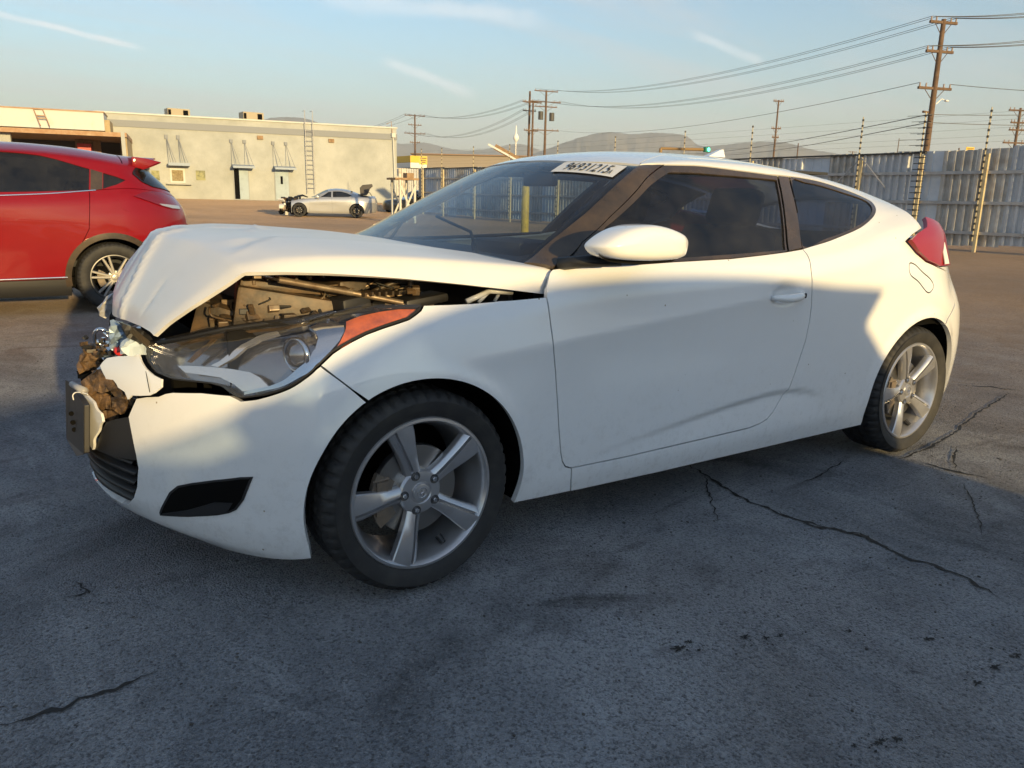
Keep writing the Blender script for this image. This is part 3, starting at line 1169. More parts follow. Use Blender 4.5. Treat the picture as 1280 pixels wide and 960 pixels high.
    up = [(mu - tail_front[-1][0] - .0, tail_front[-1][1] + .002), (tail_front[-1][0] + .01, tail_front[-1][1] + .002)]
    panel('rear_bumper', SR, half + half2 + up[:1] + up[1:], white_paint, root, res=.035, lip=.02, inset=.003)
    hv0 = tail_front[-1][1] + .01
    hatch = [(tail_front[0][0] + .20, tail_front[0][1] + .0), (umax - .40, tail_front[0][1] - .02), (umax - .43, hv0), (mu - umax + .43, hv0), (umax + .40, tail_front[0][1] - .02), (mu - tail_front[0][0] - .10, tail_front[0][1] + .04)]
    panel('hatch', SR, hatch, white_paint, root, res=.05, lip=.02)

    # ---- windshield, roof (full width)
    pf = SV.from_px
    mv = 3.5
    hdr = [p for p in pf([(798, 206.5), (781, 205.3), (763.8, 204.2), (745, 203.6), (725, 203.2), (705, 203)]) if p[1] < 1.74]
    if os.environ.get('DBG'):
        print('hdr', hdr); print(rail_seam, rail_low)
    hc = (hdr[-1][0] - .005, 1.75)
    hdr_full = hdr + [hc] + [(p[0], mv - p[1]) for p in hdr[::-1]]
    sidel = pf([(798, 206.5), (763.5, 236), (729, 268), (690, 299), (653.8, 328.5)])
    base = [(.40, 1.225), (.33, 1.32), (.25, 1.5), (.22, 1.75)]
    wl = sidel + base
    wpoly = [hc] + hdr[::-1] + wl[1:] + [(p[0], mv - p[1]) for p in wl[::-1]][1:-1] + [(p[0], mv - p[1]) for p in hdr]
    ws = panel('windshield', SV, wpoly, windshield_glass, root, res=.03, lip=.004, off=-.004, inset=0.0)
    # black frit border round the glass, a thin frame on the inside
    ins = inset_poly(resample(wpoly, .03), .028)
    panel('windshield_border', SV, [tuple(p) for p in resample(wpoly, .03)], black_rubber, ws, res=.03, lip=0, off=-.009, inset=0.0, holes=[[tuple(p) for p in ins]])
    rs = [p for p in rail_seam[::-1]]
    le = rs + [(float(u), top_v + .008) for u in np.linspace(rail_seam[0][0] + .05, 3.05, 20)]
    rear_edge = [(2.55, 1.36), (2.52, 1.55)]
    rpoly_l = le + [(3.1, 1.30)]
    rpoly = [(hc[0] + .012, 1.75)] + [(p[0] + .012, p[1]) for p in hdr[::-1][:-1]] + rpoly_l
    rpoly_full = rpoly + [(3.12, 1.75)] + [(p[0], mv - p[1]) for p in rpoly[::-1][:-1]]
    panel('roof', SV, rpoly_full, white_paint, root, res=.035, lip=.012, inset=.0015)
    # roof fin aerial
    fin = MB()
    pa = on_y(894, 193.2, 0)
    fx, fz = pa.x, pa.z - .012
    pr = [(-.070, 0), (-.025, .017), (.028, .036), (.047, .039), (.050, .0)]
    for (w0, w1, s) in ((.022, .006, 1),):
        n = len(pr)
        vs = [(fx + a, -w0 * (1 - b / .07), fz + b) for a, b in pr] + [(fx + a, w0 * (1 - b / .07), fz + b) for a, b in pr]
        fin.add(vs, [tuple(range(n)), tuple(range(n, 2 * n))[::-1]] + [(i, i + 1, n + i + 1, n + i) for i in range(n - 1)])
    fin.build('roof_aerial', white_paint, root, smooth=True, auto=True)

    # ---- pillars, frames and side glass
    apl = px([(695, 334), (728, 302.5), (763.8, 269.7), (797, 237), (831, 206)])
    apil = pf([(654.5, 328.5), (691, 335.2)]) + apl[1:] + pf([(815, 206), (799, 206.8), (763.8, 236.2), (729, 268.6), (690, 299.6)])
    panel('windshield_pillar', S, apil, black_trim, root, mirror=True, res=.03, lip=.012, off=.001)
    glass_o = px([(738, 312), (757, 284), (797, 249), (837, 215.6), (890, 218), (932.7, 221.4), (971, 225), (973, 236), (979.4, 281), (981.7, 311.7), (913, 317.3), (846.7, 322), (790, 325), (738, 327.5)])
    frame_o = px([(696, 334.5)]) + apl[1:] + rail_low[1:-1] + px([(971.5, 219.5), (975, 236), (981, 280), (985, 313.5)]) + belt[2:-1] + px([(700, 336)])
    panel('door_frame', S, frame_o, black_trim, door, res=.03, lip=.012, off=-.0015, inset=.0015, holes=[glass_o])
    V_, F_, L_ = panel_mesh('f', S, frame_o, res=.04, lip=.012, off=-.0015, holes=[glass_o])
    link('door_frame', make_mesh('door_frame', V_, F_, L_, True), black_trim, root)
    g2 = inset_poly(resample(glass_o, .03), -.012)
    panel('door_glass', S, [tuple(p) for p in g2], tinted_glass, door, res=.04, lip=0, off=-.008, inset=0)
    V_, F_, L_ = panel_mesh('f', S, [tuple(p) for p in g2], res=.06, lip=0, off=-.008, inset=0)
    farglass = glass_mat('far_side_glass', (.74, .80, .80), rough=.02)
    link('door_glass', make_mesh('door_glass', V_, F_, L_, True), farglass, root)
    bp = px([(973, 219.8), (985.5, 221), (990, 240), (995.6, 262.7), (999.5, 287), (1002.8, 310), (986.5, 313.5), (982.5, 280), (976.5, 236)])
    panel('middle_pillar', S, bp, black_trim, root, mirror=True, res=.03, lip=.01, off=.0005, inset=.001)
    qi = px(smooth_curve([(990.5, 225.5), (1007, 228), (1025.6, 231.7), (1058, 241.6), (1078, 248.5), (1087, 254.5), (1090.5, 261.5), (1087.5, 269), (1079, 277.5), (1058, 288.5), (1030, 298.8), (1004.5, 307.5), (997.5, 262)], 3, True))
    qo = px([(988, 222)]) + qtrim[1:] + px([(1003.3, 309), (1000.5, 287), (997, 262.7), (992, 240)])
    panel('quarter_window_trim', S, qo, black_trim, root, mirror=True, res=.025, lip=.01, off=-.001, inset=.001, holes=[qi])
    panel('quarter_window', S, [tuple(p) for p in inset_poly(resample(qi, .03), -.008)], tinted_glass, root, mirror=True, res=.04, lip=0, off=-.005, inset=0)

    # ---- front bumper (full width, grille opening in the middle)
    mf = 2 * umin
    top_px = [(160, 521), (170, 498), (183, 496), (197.5, 495.5), (206, 492), (215, 490.5), (250, 491), (285, 494.5), (300, 501.5), (320, 499.5), (345, 492.5), (362, 486), (381, 474), (400, 458)]
    btop = px(top_px)
    barch = xz(arc_xz(0, .31, .357, a_s + 1, 196, 30))
    bend = barch[-1]
    bbot = px([(389, 698), (340, 698.5), (285, 696), (235, 690), (205, 683), (192.5, 679), (186, 670), (180, 662.5), (168, 654), (155, 645), (137, 631)])
    gr_edge = px([(171, 608), (172.5, 585), (169.5, 568), (167.5, 560)])
    gr_low = px([(120, 601), (131, 613.5), (142.5, 622.8), (152, 628.5), (160, 630), (167, 622)])
    if os.environ.get('DBG'):
        print('btop', btop); print('bbot', bbot); print('gr', gr_low, gr_edge); print('umin', umin)
    low_c = (umin, -.02)
    glow_c = (umin, gr_low[0][1] - .01)
    left = [glow_c] + gr_low + gr_edge + btop + seam_fb[1:-1] + barch + bbot + [low_c]
    right = [(mf - p[0], p[1]) for p in left[::-1]][1:-1]
    BUMP_LINE[:] = [(a_[0], a_[1]) for a_ in px([(297.5, 506), (312, 540), (317.5, 565), (319, 596)])]
    bump = panel('front_bumper', SF, left + right, white_paint, root, res=.022, lip=.018, inset=.002,
                 shape=lambda q: .010 * sstep(.02, -.006, 0) * 0 + bump_shape(q, S))
    # fog lamp surround; a flush black sheet paints the recess shade
    fog = px([(316.5, 596), (300, 596.5), (267.5, 600), (240, 603.5), (222.5, 607), (212.5, 615), (200, 640), (201, 643.8), (235, 645.5), (272.5, 643.7), (287, 641), (296, 637), (305, 625)])
    panel('fog_lamp_surround', S, fog, black_plastic, bump, mirror=True, res=.03, lip=.004, off=.003, inset=0,
          holes=[[tuple(p) for p in inset_poly(resample(fog, .02), .009)]])
    panel('fog_lamp_dark_sheet', S, [tuple(p) for p in inset_poly(resample(fog, .02), .007)], void_black, bump, mirror=True, res=.03, lip=0, off=.0035, inset=0)
    shelf = px([(204, 641), (235, 637), (270, 627), (292, 628), (286, 638), (272, 641.5), (236, 643.3)])
    panel('fog_lamp_shelf', S, shelf, black_plastic, bump, mirror=True, res=.03, lip=.003, off=.006, inset=0)
    # lower grille: dark recess, blank upper panel and curved slats
    rec = [(umin, gr_low[0][1] - .02)] + gr_low + gr_edge + px([(160, 520), (130, 527), (110, 552)]) + [(umin, gr_edge[-1][1] + .05)]
    rec_full = rec + [(mf - p[0], p[1]) for p in rec[::-1]][1:-1]
    panel('grille_recess', SF, rec_full, void_black, bump, res=.03, lip=0, off=-.045, inset=-.004)
    blank = px([(118, 562), (131, 528), (145, 524), (159, 521.5), (164, 540), (168, 561), (171.5, 576), (150, 573), (130, 567)])
    panel('grille_blank_panel', S, blank, black_plastic, bump, res=.02, lip=.01, off=-.004, inset=0)
    v_lo, v_hi = gr_low[3][1] + .01, blank[-1][1] + .02
    for k in range(5):
        v = v_lo + (v_hi - v_lo) * (k + .5) / 5.0
        ue = gr_edge[0][0] - .006 - .012 * abs(k - 3.2)
        us = np.linspace(umin * 2 - ue, ue, 40)
        wv = .0125
        vs, fs = [], []
        for i, u in enumerate(us):
            for (dv, off) in ((-wv, -.03), (-wv * .2, -.006), (wv * .5, -.012), (wv, -.034)):
                q = np.array([[u, v + dv]])
                p = SF.pos(q) + SF.nor(q) * off
                vs.append(p[0])
        for i in range(len(us) - 1):
            for j in range(3):
                fs.append((i * 4 + j, (i + 1) * 4 + j, (i + 1) * 4 + j + 1, i * 4 + j + 1))
        link('grille_slat', mesh_from('grille_slat', vs, fs, True), black_plastic, bump)
    # broken white cross bar left of the black panel and the torn corner piece under the lamp
    bar = px([(104.5, 509), (106, 530), (108, 549), (117, 562), (119.5, 548), (124, 535), (129, 527), (127, 517), (118, 503), (112, 494), (105, 492)])
    panel('broken_bumper_bar', SF, bar, white_paint, bump, res=.015, lip=.008, off=.004, inset=0,
          shape=lambda q: .006 * np.sin(q[:, 0] * 60) * np.sin(q[:, 1] * 45))
    torn = px([(134, 459), (141, 449.5), (150, 445.8), (182, 445), (187, 455), (192.5, 463), (200, 470), (209, 475), (207, 484), (201, 491), (196, 494), (186, 494.5), (170, 494), (165, 499), (158, 490), (149, 484.5), (144, 475), (137, 474)])
    panel('torn_bumper_corner', S, torn, white_paint, root, res=.018, lip=.006, off=.012, inset=0,
          shape=lambda q: .010 * np.sin(q[:, 0] * 26 + 1) + .007 * np.abs(np.sin(q[:, 1] * 30 + q[:, 0] * 12)))

    ts_ = px([(192, 466), (194.5, 478), (197, 490)])
    MB().path([Vector(S.pos([q_])[0] + S.nor([q_])[0] * .026) for q_ in ts_], .0011, n=5).build('shut_line', void_black, root)
    # ---- headlamp
    hl = px([(181, 433), (185, 427.5), (220, 420), (285, 407.5), (330, 401), (380, 395), (421, 389.5), (474, 382), (505, 379.8), (528, 380.6),
             (526, 387), (518, 393.5), (511, 398.6), (479.5, 409), (458, 417), (440, 426), (426, 434), (415, 441), (399, 456.5), (380, 472.5),
             (361, 484.5), (330, 494.5), (300, 498.5), (289, 492.5), (278, 484), (262, 479.8), (245, 478), (215, 474.5), (196, 466.5), (187, 454)])
    lamp = panel('headlight', S, hl, black_rubber, root, mirror=True, res=.03, lip=.02, off=-.002, inset=.001,
                 holes=[[tuple(p) for p in inset_poly(resample(hl, .02), .008)]])
    hin = [tuple(p) for p in inset_poly(resample(hl, .02), .007)]
    V_, F_, L_ = panel_mesh('b', S, hin, res=.03, lip=0, off=-.055, inset=0)
    link('lamp_bowl', make_mesh('lamp_bowl', V_, F_, L_), smoke_bowl, lamp)
    # bowl wall joining rim and bowl
    q = resample(hin, .02)
    a = S.pos(q) - S.nor(q) * .004; b = S.pos(q) - S.nor(q) * .056
    n = len(q)
    link('lamp_wall', mesh_from('lamp_wall', list(a) + list(b), [(i, (i + 1) % n, n + (i + 1) % n, n + i) for i in range(n)], True), smoke_bowl, lamp)
    def piece(name, pts, m, off, res=.018, lip=.01, shape=None):
        return panel(name, S, px(pts), m, lamp, res=res, lip=lip, off=off, inset=0, shape=shape)
    piece('reflector_blade', [(214, 455), (231.9, 455.4), (257, 457), (282.5, 459.6), (306.4, 463.8), (319, 470.8), (330.3, 482.4), (310.6, 487.6), (297, 489), (286.7, 479.7), (268.4, 470.4), (246, 466.8), (224, 464)], silver_plastic, -.022)
    piece('light_guide', [(255.8, 455), (264.5, 457), (284, 445.5), (301, 430), (320, 418.8), (345, 411), (342, 407.5), (315, 415), (295.5, 426), (277.3, 440.3), (267.4, 448.8)], silver_plastic, -.024)
    piece('inner_guide', [(229, 450.8), (255, 425.8), (263, 418), (257, 418), (236, 437), (225, 450)], dusty_plastic, -.026, lip=.006)
    piece('upper_visor', [(195, 430), (240, 420), (300, 408.5), (370, 399), (425, 391.5), (421, 394), (380, 398.5), (340, 403.5), (300, 411.5), (250, 419.5), (210, 429)], dusty_plastic, -.018)
    outer = [(429.4, 400), (430.4, 407.5), (424.8, 422.5), (413.5, 437.5), (399.4, 451.6), (375, 470.4), (337.5, 486), (300, 493.5)]
    inner = [(300, 489.5), (328, 484.6), (356, 471), (380.6, 450.6), (393.8, 433.8), (397.5, 420.6), (393.8, 411.3), (386, 406.5), (400, 401)]
    piece('chrome_crescent', outer + inner, chrome, -.014, res=.015, shape=lambda q: .006 * np.sin(q[:, 0] * 40))
    piece('turn_signal', [(432.5, 399), (432.5, 408), (425.5, 425.5), (418.5, 436.5), (431, 431.5), (447.6, 420.5), (478, 408), (508, 397), (516, 391), (521, 384.5), (498, 384), (474, 387), (450, 392)], amber, -.010, lip=.02)
    pc = S.pos(px([(366, 437)]))[0]; pn = S.nor(px([(366, 437)]))[0]
    fwd = Vector((-.93, -.36, .02)).normalized()
    qrot = fwd.to_track_quat('Y', 'Z').to_matrix()
    def oriented(name, prof, m, depth, nseg=40):
        mb = MB().lathe([(r_, -a_) for r_, a_ in prof], n=nseg)
        cc = Vector(pc) - Vector(pn) * depth
        me = mesh_from(name, [cc + qrot @ Vector((v[0], -v[1], v[2])) for v in mb.v], mb.f, True)
        bm = bmesh.new(); bm.from_mesh(me); bmesh.ops.recalc_face_normals(bm, faces=bm.faces); bm.to_mesh(me); bm.free()
        return link(name, me, m, lamp)
    oriented('projector_ring', [(.040, .0), (.046, -.006), (.050, .0), (.050, .012), (.040, .012), (.040, .0)], chrome, .040)
    oriented('projector_bowl', [(.0001, .028), (.025, .024), (.040, .004)], smoke_bowl, .040)
    oriented('projector_lens', [(.0001, -.022), (.012, -.020), (.022, -.013), (.028, -.002), (.029, .008)], mat('projector_glass', (.35, .36, .38), rough=.03, coat=1, metal=.3), .040)
    V_, F_, L_ = panel_mesh('l', S, hin, res=.025, lip=0, off=.003, inset=-.002, shape=lambda q: .008 * np.ones(len(q)))
    link('lamp_lens', make_mesh('lamp_lens', V_, F_, L_), clear_lens, lamp)

    # ---- hood, raised and folded
    E_ = [(.465, -.815, .882), (.171, -.81, .924), (-.037, -.79, .949), (-.228, -.76, .966), (-.34, -.74, .972), (-.448, -.71, .973), (-.494, -.68, .935), (-.565, -.62, .878), (-.616, -.55, .826), (-.654, -.50, .779)]
    Sh = [(.508, -.782, .960), (.21, -.772, .990), (-.03, -.748, 1.008), (-.23, -.712, 1.012), (-.345, -.69, 1.008), (-.458, -.66, .992), (-.508, -.628, .948), (-.574, -.575, .888), (-.624, -.515, .833), (-.657, -.47, .786)]
    M1 = [(.42, -.50, .984), (.17, -.50, 1.018), (-.04, -.50, 1.034), (-.24, -.48, 1.044), (-.36, -.46, 1.042), (-.475, -.44, 1.022), (-.533, -.42, .966), (-.592, -.39, .897), (-.640, -.36, .838), (-.664, -.34, .785)]
    M2 = [(.325, -.25, 1.004), (.12, -.25, 1.035), (-.08, -.25, 1.047), (-.26, -.24, 1.055), (-.39, -.23, 1.054), (-.505, -.22, 1.037), (-.563, -.21, .968), (-.612, -.20, .902), (-.658, -.19, .835), (-.674, -.17, .778)]
    C_ = [(.27, 0, 1.020), (.08, 0, 1.044), (-.10, 0, 1.054), (-.28, 0, 1.058), (-.42, 0, 1.057), (-.53, 0, 1.036), (-.585, 0, .962), (-.630, 0, .896), (-.674, 0, .822), (-.680, 0, .770)]
    def mir(row, dx=0, dz=0):
        return [(x + dx * k / 9, -y, z + dz * math.sin(k * .7)) for k, (x, y, z) in enumerate(row)]
    cols = [E_, Sh, M1, M2, C_, mir(M2, .02, .006), mir(M1, .03, .008), mir(Sh, .04, -.01), mir(E_, .04, -.01)]
    H = np.array(cols)  # 9 x 10 x 3
    cu = np.array([0, .08, .36, .61, .86, 1.11, 1.36, 1.64, 1.72])
    cv = np.array([0, .30, .51, .70, .82, .94, 1.01, 1.10, 1.175, 1.235])
    U = np.linspace(0, 1.72, 240); V = np.linspace(0, 1.235, 240)
    Hu = np.swapaxes(akima(cu, H, U), 0, 1)
    P = akima(cv, Hu, V)
    Pl = np.stack([np.stack([np.interp(V, cv, Hu[:, a_, c_]) for c_ in range(3)], -1) for a_ in range(len(U))], 1)
    wl_ = (.25 + .72 * sstep(.66, .88, V))[:, None, None]
    P = P * (1 - wl_) + Pl * wl_
    P = np.swapaxes(P, 0, 1)
    for _ in range(2):
        P[:, 1:-1] = .25 * P[:, :-2] + .5 * P[:, 1:-1] + .25 * P[:, 2:]
        P[1:-1] = .25 * P[:-2] + .5 * P[1:-1] + .25 * P[2:]
    uu, vv = np.meshgrid(U, V, indexing='ij')
    # pressed creases: broad side ridge, buckle folds near the nose
    def ridge(a, b, h, w, s0=.15):
        a = np.array(a); b = np.array(b); d = b - a; L = np.linalg.norm(d); d /= L
        t = (uu - a[0]) * d[0] + (vv - a[1]) * d[1]
        r_ = -(uu - a[0]) * d[1] + (vv - a[1]) * d[0]
        fade = sstep(-.0, s0, t) * (1 - sstep(L - s0, L, t))
        return h * np.exp(-np.sqrt(r_ ** 2 + (w * .18) ** 2) / w) * fade
    dz = ridge((.30, -.1), (.42, .95), .006, .05) + ridge((1.42, -.1), (1.30, .95), .006, .05)
    dz = dz + ridge((.62, 1.25), (.86, .82), .018, .018, .05) + ridge((.14, .94), (.50, .66), .006, .012, .1) + ridge((.78, .56), (.90, .80), .012, .014, .05) + ridge((.36, 1.2), (.44, 1.06), -.006, .010, .03)
    dz = dz + ridge((.25, .92), (.55, .60), -.008, .03, .10) + ridge((.60, .74), (.88, .60), .010, .014, .05)
    dz = dz + ridge((1.0, 1.2), (1.3, .8), .012, .03, .08)
    SH0 = Surf(U, V, P)
    P = P - SH0.N * dz[..., None] * np.sign(SH0.N[120, 60, 2]) * -1
    SH = Surf(U, V, P)
    flip = SH.N[120, 60, 2] < 0
    st = 3
    Q = P[::st, ::st]; nu, nv = Q.shape[:2]
    NN = SH.N[::st, ::st] * (-1 if flip else 1)
    idx = np.arange(nu * nv).reshape(nu, nv)
    F = np.stack([idx[:-1, :-1], idx[1:, :-1], idx[1:, 1:], idx[:-1, 1:]], -1).reshape(-1, 4)
    if flip: F = F[:, ::-1]
    top = Q.reshape(-1, 3); bot = (Q - NN * .012).reshape(-1, 3)
    N2 = nu * nv
    faces = F.tolist() + (F[:, ::-1] + N2).tolist()
    bd = list(idx[:, 0]) + list(idx[-1, 1:]) + list(idx[::-1, -1][1:]) + list(idx[0, ::-1][1:-1])
    faces += [[int(bd[i]), int(bd[(i + 1) % len(bd)]), int(bd[(i + 1) % len(bd)]) + N2, int(bd[i]) + N2] for i in range(len(bd))]
    me = mesh_from('hood', np.concatenate([top, bot]), faces, True)
    bm = bmesh.new(); bm.from_mesh(me); bmesh.ops.recalc_face_normals(bm, faces=bm.faces); bm.to_mesh(me); bm.free()
    me.shade_smooth()
    me.set_sharp_from_angle(angle=math.radians(50))
    hood = link('hood', me, dusty_white, root)
    hood['label'] = 'buckled hood folded up at its middle with a bent down nose'

    # ---- mirror on the door
    mh = empty_part('side_mirror', root, None)
    mc = on_y(795, 303, -1.0)
    mo = [(739.7, 307.5), (746, 300.5), (757, 292.5), (770, 286), (784, 281.7), (797, 280), (808.5, 280), (821, 282.5), (832.5, 286.5), (843, 292), (848, 298), (849, 305), (846, 318), (841, 322.5), (830, 325), (815, 326.2), (795, 326.8), (770.6, 325.6), (756, 323.5), (746.6, 319.5), (741, 313)]
    pts = [on_y(x, y, -.985) for x, y in smooth_curve(mo, 3, True)]
    cx = sum(p.x for p in pts) / len(pts); cz = sum(p.z for p in pts) / len(pts)
    vs, fs = [], []
    n = len(pts)
    layers = [(.97, .05), (.99, .03), (.98, .0), (.95, -.026), (.87, -.046), (.68, -.058), (.36, -.063)]
    for (s, dy) in layers:
        for p in pts:
            x = cx + .012 + (p.x - cx) * s + (dy * -.1); z = cz + (p.z - cz) * s + .008 * (1 - s)
            vs.append((x, p.y + dy, z))
    for l in range(len(layers) - 1):
        for i in range(n):
            fs.append((l * n + i, l * n + (i + 1) % n, (l + 1) * n + (i + 1) % n, (l + 1) * n + i))
    fs.append(tuple((len(layers) - 1) * n + i for i in range(n)))
    sh = mesh_from('mirror_shell', vs, fs, True)
    bm = bmesh.new(); bm.from_mesh(sh); bmesh.ops.recalc_face_normals(bm, faces=bm.faces)
    bm.to_mesh(sh); bm.free(); sh.shade_smooth()
    link('mirror_shell', sh, white_paint, mh)
    # black back housing and foot
    k0 = [(cx + .012 + (p.x - cx) * .92, p.y + .055, cz + (p.z - cz) * .92) for p in pts]
    k1 = [(cx + (p.x - cx) * .84 + .03, p.y + .10, cz + (p.z - cz) * .8 - .004) for p in pts]
    k2 = [(cx + .014 + (p.x - cx) * .93, p.y + .0, cz + (p.z - cz) * .93 - .013) for p in pts]
    link('mirror_housing', mesh_from('mirror_housing', k2 + k0 + k1, [(i, (i + 1) % n, n + (i + 1) % n, n + i) for i in range(n)]
         + [(n + i, n + (i + 1) % n, 2 * n + (i + 1) % n, 2 * n + i) for i in range(n)] + [tuple(range(2 * n, 3 * n))], True), black_plastic, mh)
    foot = MB().path([(.53, -.80, .975), (.58, -.86, .985), (.68, -.93, 1.0)], [.022, .02, .026], n=8)
    foot.build('mirror_foot', black_plastic, mh, smooth=True)
    sail = S.pos(px([(700, 334), (722, 331.5), (745, 329), (738, 312), (738, 308), (720, 318)]))

    # ---- door handle
    hp = S.pos(px([(986, 370)]))[0]
    hb = MB()
    pth = []
    for t in np.linspace(0, 1, 9):
        x = 963.5 + (1000 - 963.5) * t; y = 372.3 - 3.2 * t
        p = S.pos(px([(x, y)]))[0]
        pth.append((p[0], -.885 - .020 * math.sin(math.pi * (0.12 + .76 * t)) , p[2]))
    hb.path(pth, [.009, .014, .0165, .0175, .0175, .0175, .017, .016, .014], n=12)
    handle = hb.build('door_handle', white_paint, door, smooth=True)
    p = S.pos(px([(1003.5, 368.8)]))[0]
    kb = MB().tube((p[0] - .010, -.872, p[2]), (p[0] - .008, -.902, p[2]), .0165, .015, n=20)
    kb.build('lock_cover', white_paint, door, smooth=True, auto=True)
    kb = MB().tube((p[0] - .0085, -.9015, p[2]), (p[0] - .0075, -.9045, p[2]), .0105, .0100, n=16)
    kb.build('key_slot', void_black, door, smooth=False)

    # ---- wheels
    style = dict(R=.3125, rim=.236, spokes=5, phase=109)
    make_wheel(root, (0, -.872, .3125), 'main', style, -1, rz=.02)
    make_wheel(root, (2.65, -.872, .3125), 'main', style, -1)
    make_wheel(root, (0, .872, .3125), 'main', style, 1, seen=False)
    make_wheel(root, (2.65, .872, .3125), 'main', style, 1, seen=False)

    # ---- wheel housings, underbody, inner shell
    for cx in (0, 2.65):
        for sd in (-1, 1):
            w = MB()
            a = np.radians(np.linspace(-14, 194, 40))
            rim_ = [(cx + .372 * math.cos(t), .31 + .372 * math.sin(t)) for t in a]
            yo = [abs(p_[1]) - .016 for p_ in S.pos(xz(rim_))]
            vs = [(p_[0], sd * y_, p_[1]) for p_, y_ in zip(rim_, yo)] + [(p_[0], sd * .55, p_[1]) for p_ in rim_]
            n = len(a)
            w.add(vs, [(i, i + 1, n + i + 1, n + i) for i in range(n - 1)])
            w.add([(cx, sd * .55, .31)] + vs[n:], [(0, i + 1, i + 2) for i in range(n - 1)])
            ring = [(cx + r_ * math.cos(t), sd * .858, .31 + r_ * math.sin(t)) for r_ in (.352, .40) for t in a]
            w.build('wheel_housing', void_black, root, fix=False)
    ub = MB()
    ub.box((1.3, 0, .21), (3.0 - .0, 1.1, .04))
    ub.box((1.32, 0, .20), (1.86, 1.62, .03))
    ub.build('underbody', void_black, root)
    # inner door / quarter skins so gaps read dark
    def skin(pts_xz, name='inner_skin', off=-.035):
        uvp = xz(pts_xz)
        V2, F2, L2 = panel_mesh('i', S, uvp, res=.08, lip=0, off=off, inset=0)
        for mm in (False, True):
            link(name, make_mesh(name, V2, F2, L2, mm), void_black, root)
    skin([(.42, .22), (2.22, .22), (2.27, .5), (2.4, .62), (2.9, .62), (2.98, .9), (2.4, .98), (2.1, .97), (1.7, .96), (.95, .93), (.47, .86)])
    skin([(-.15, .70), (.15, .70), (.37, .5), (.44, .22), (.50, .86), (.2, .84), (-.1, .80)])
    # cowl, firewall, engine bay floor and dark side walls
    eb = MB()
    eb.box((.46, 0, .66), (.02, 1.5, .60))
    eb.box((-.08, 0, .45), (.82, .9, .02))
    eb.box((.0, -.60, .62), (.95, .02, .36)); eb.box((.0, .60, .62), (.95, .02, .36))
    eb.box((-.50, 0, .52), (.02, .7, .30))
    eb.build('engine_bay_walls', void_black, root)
    cw = MB().box((.40, 0, .955), (.20, 1.36, .02), Matrix.Rotation(math.radians(-12), 3, 'Y'))
    cw.build('cowl_panel', black_plastic, root)

    build_engine_bay(root)
    build_crushed_front(root)
    build_cabin(root)
    build_label(ws, SV)
    return root, S


def bump_shape(q, S):
    """pressed crease in the bumper corner running down to the fog lamp, and a swage over the lower lip"""
    a = np.array(BUMP_LINE)
    x = np.interp(q[:, 1], a[::-1, 1], a[::-1, 0])
    d = q[:, 0] - x
    inr = sstep(a[-1, 1] - .03, a[-1, 1] + .05, q[:, 1]) * (q[:, 0] > S.U[0] - .01)
    return -.008 * inr * (1 / (1 + np.exp(d / .006))) * np.exp(-np.maximum(-d, 0) / .16)


BUMP_LINE = [(-.62, .50), (-.60, .36), (-.58, .24)]


def empty_part(name, parent, loc=None):
    o = bpy.data.objects.new(name, None)
    o.empty_display_size = .05
    COL.objects.link(o)
    o.parent = parent
    if loc: o.location = loc
    return o


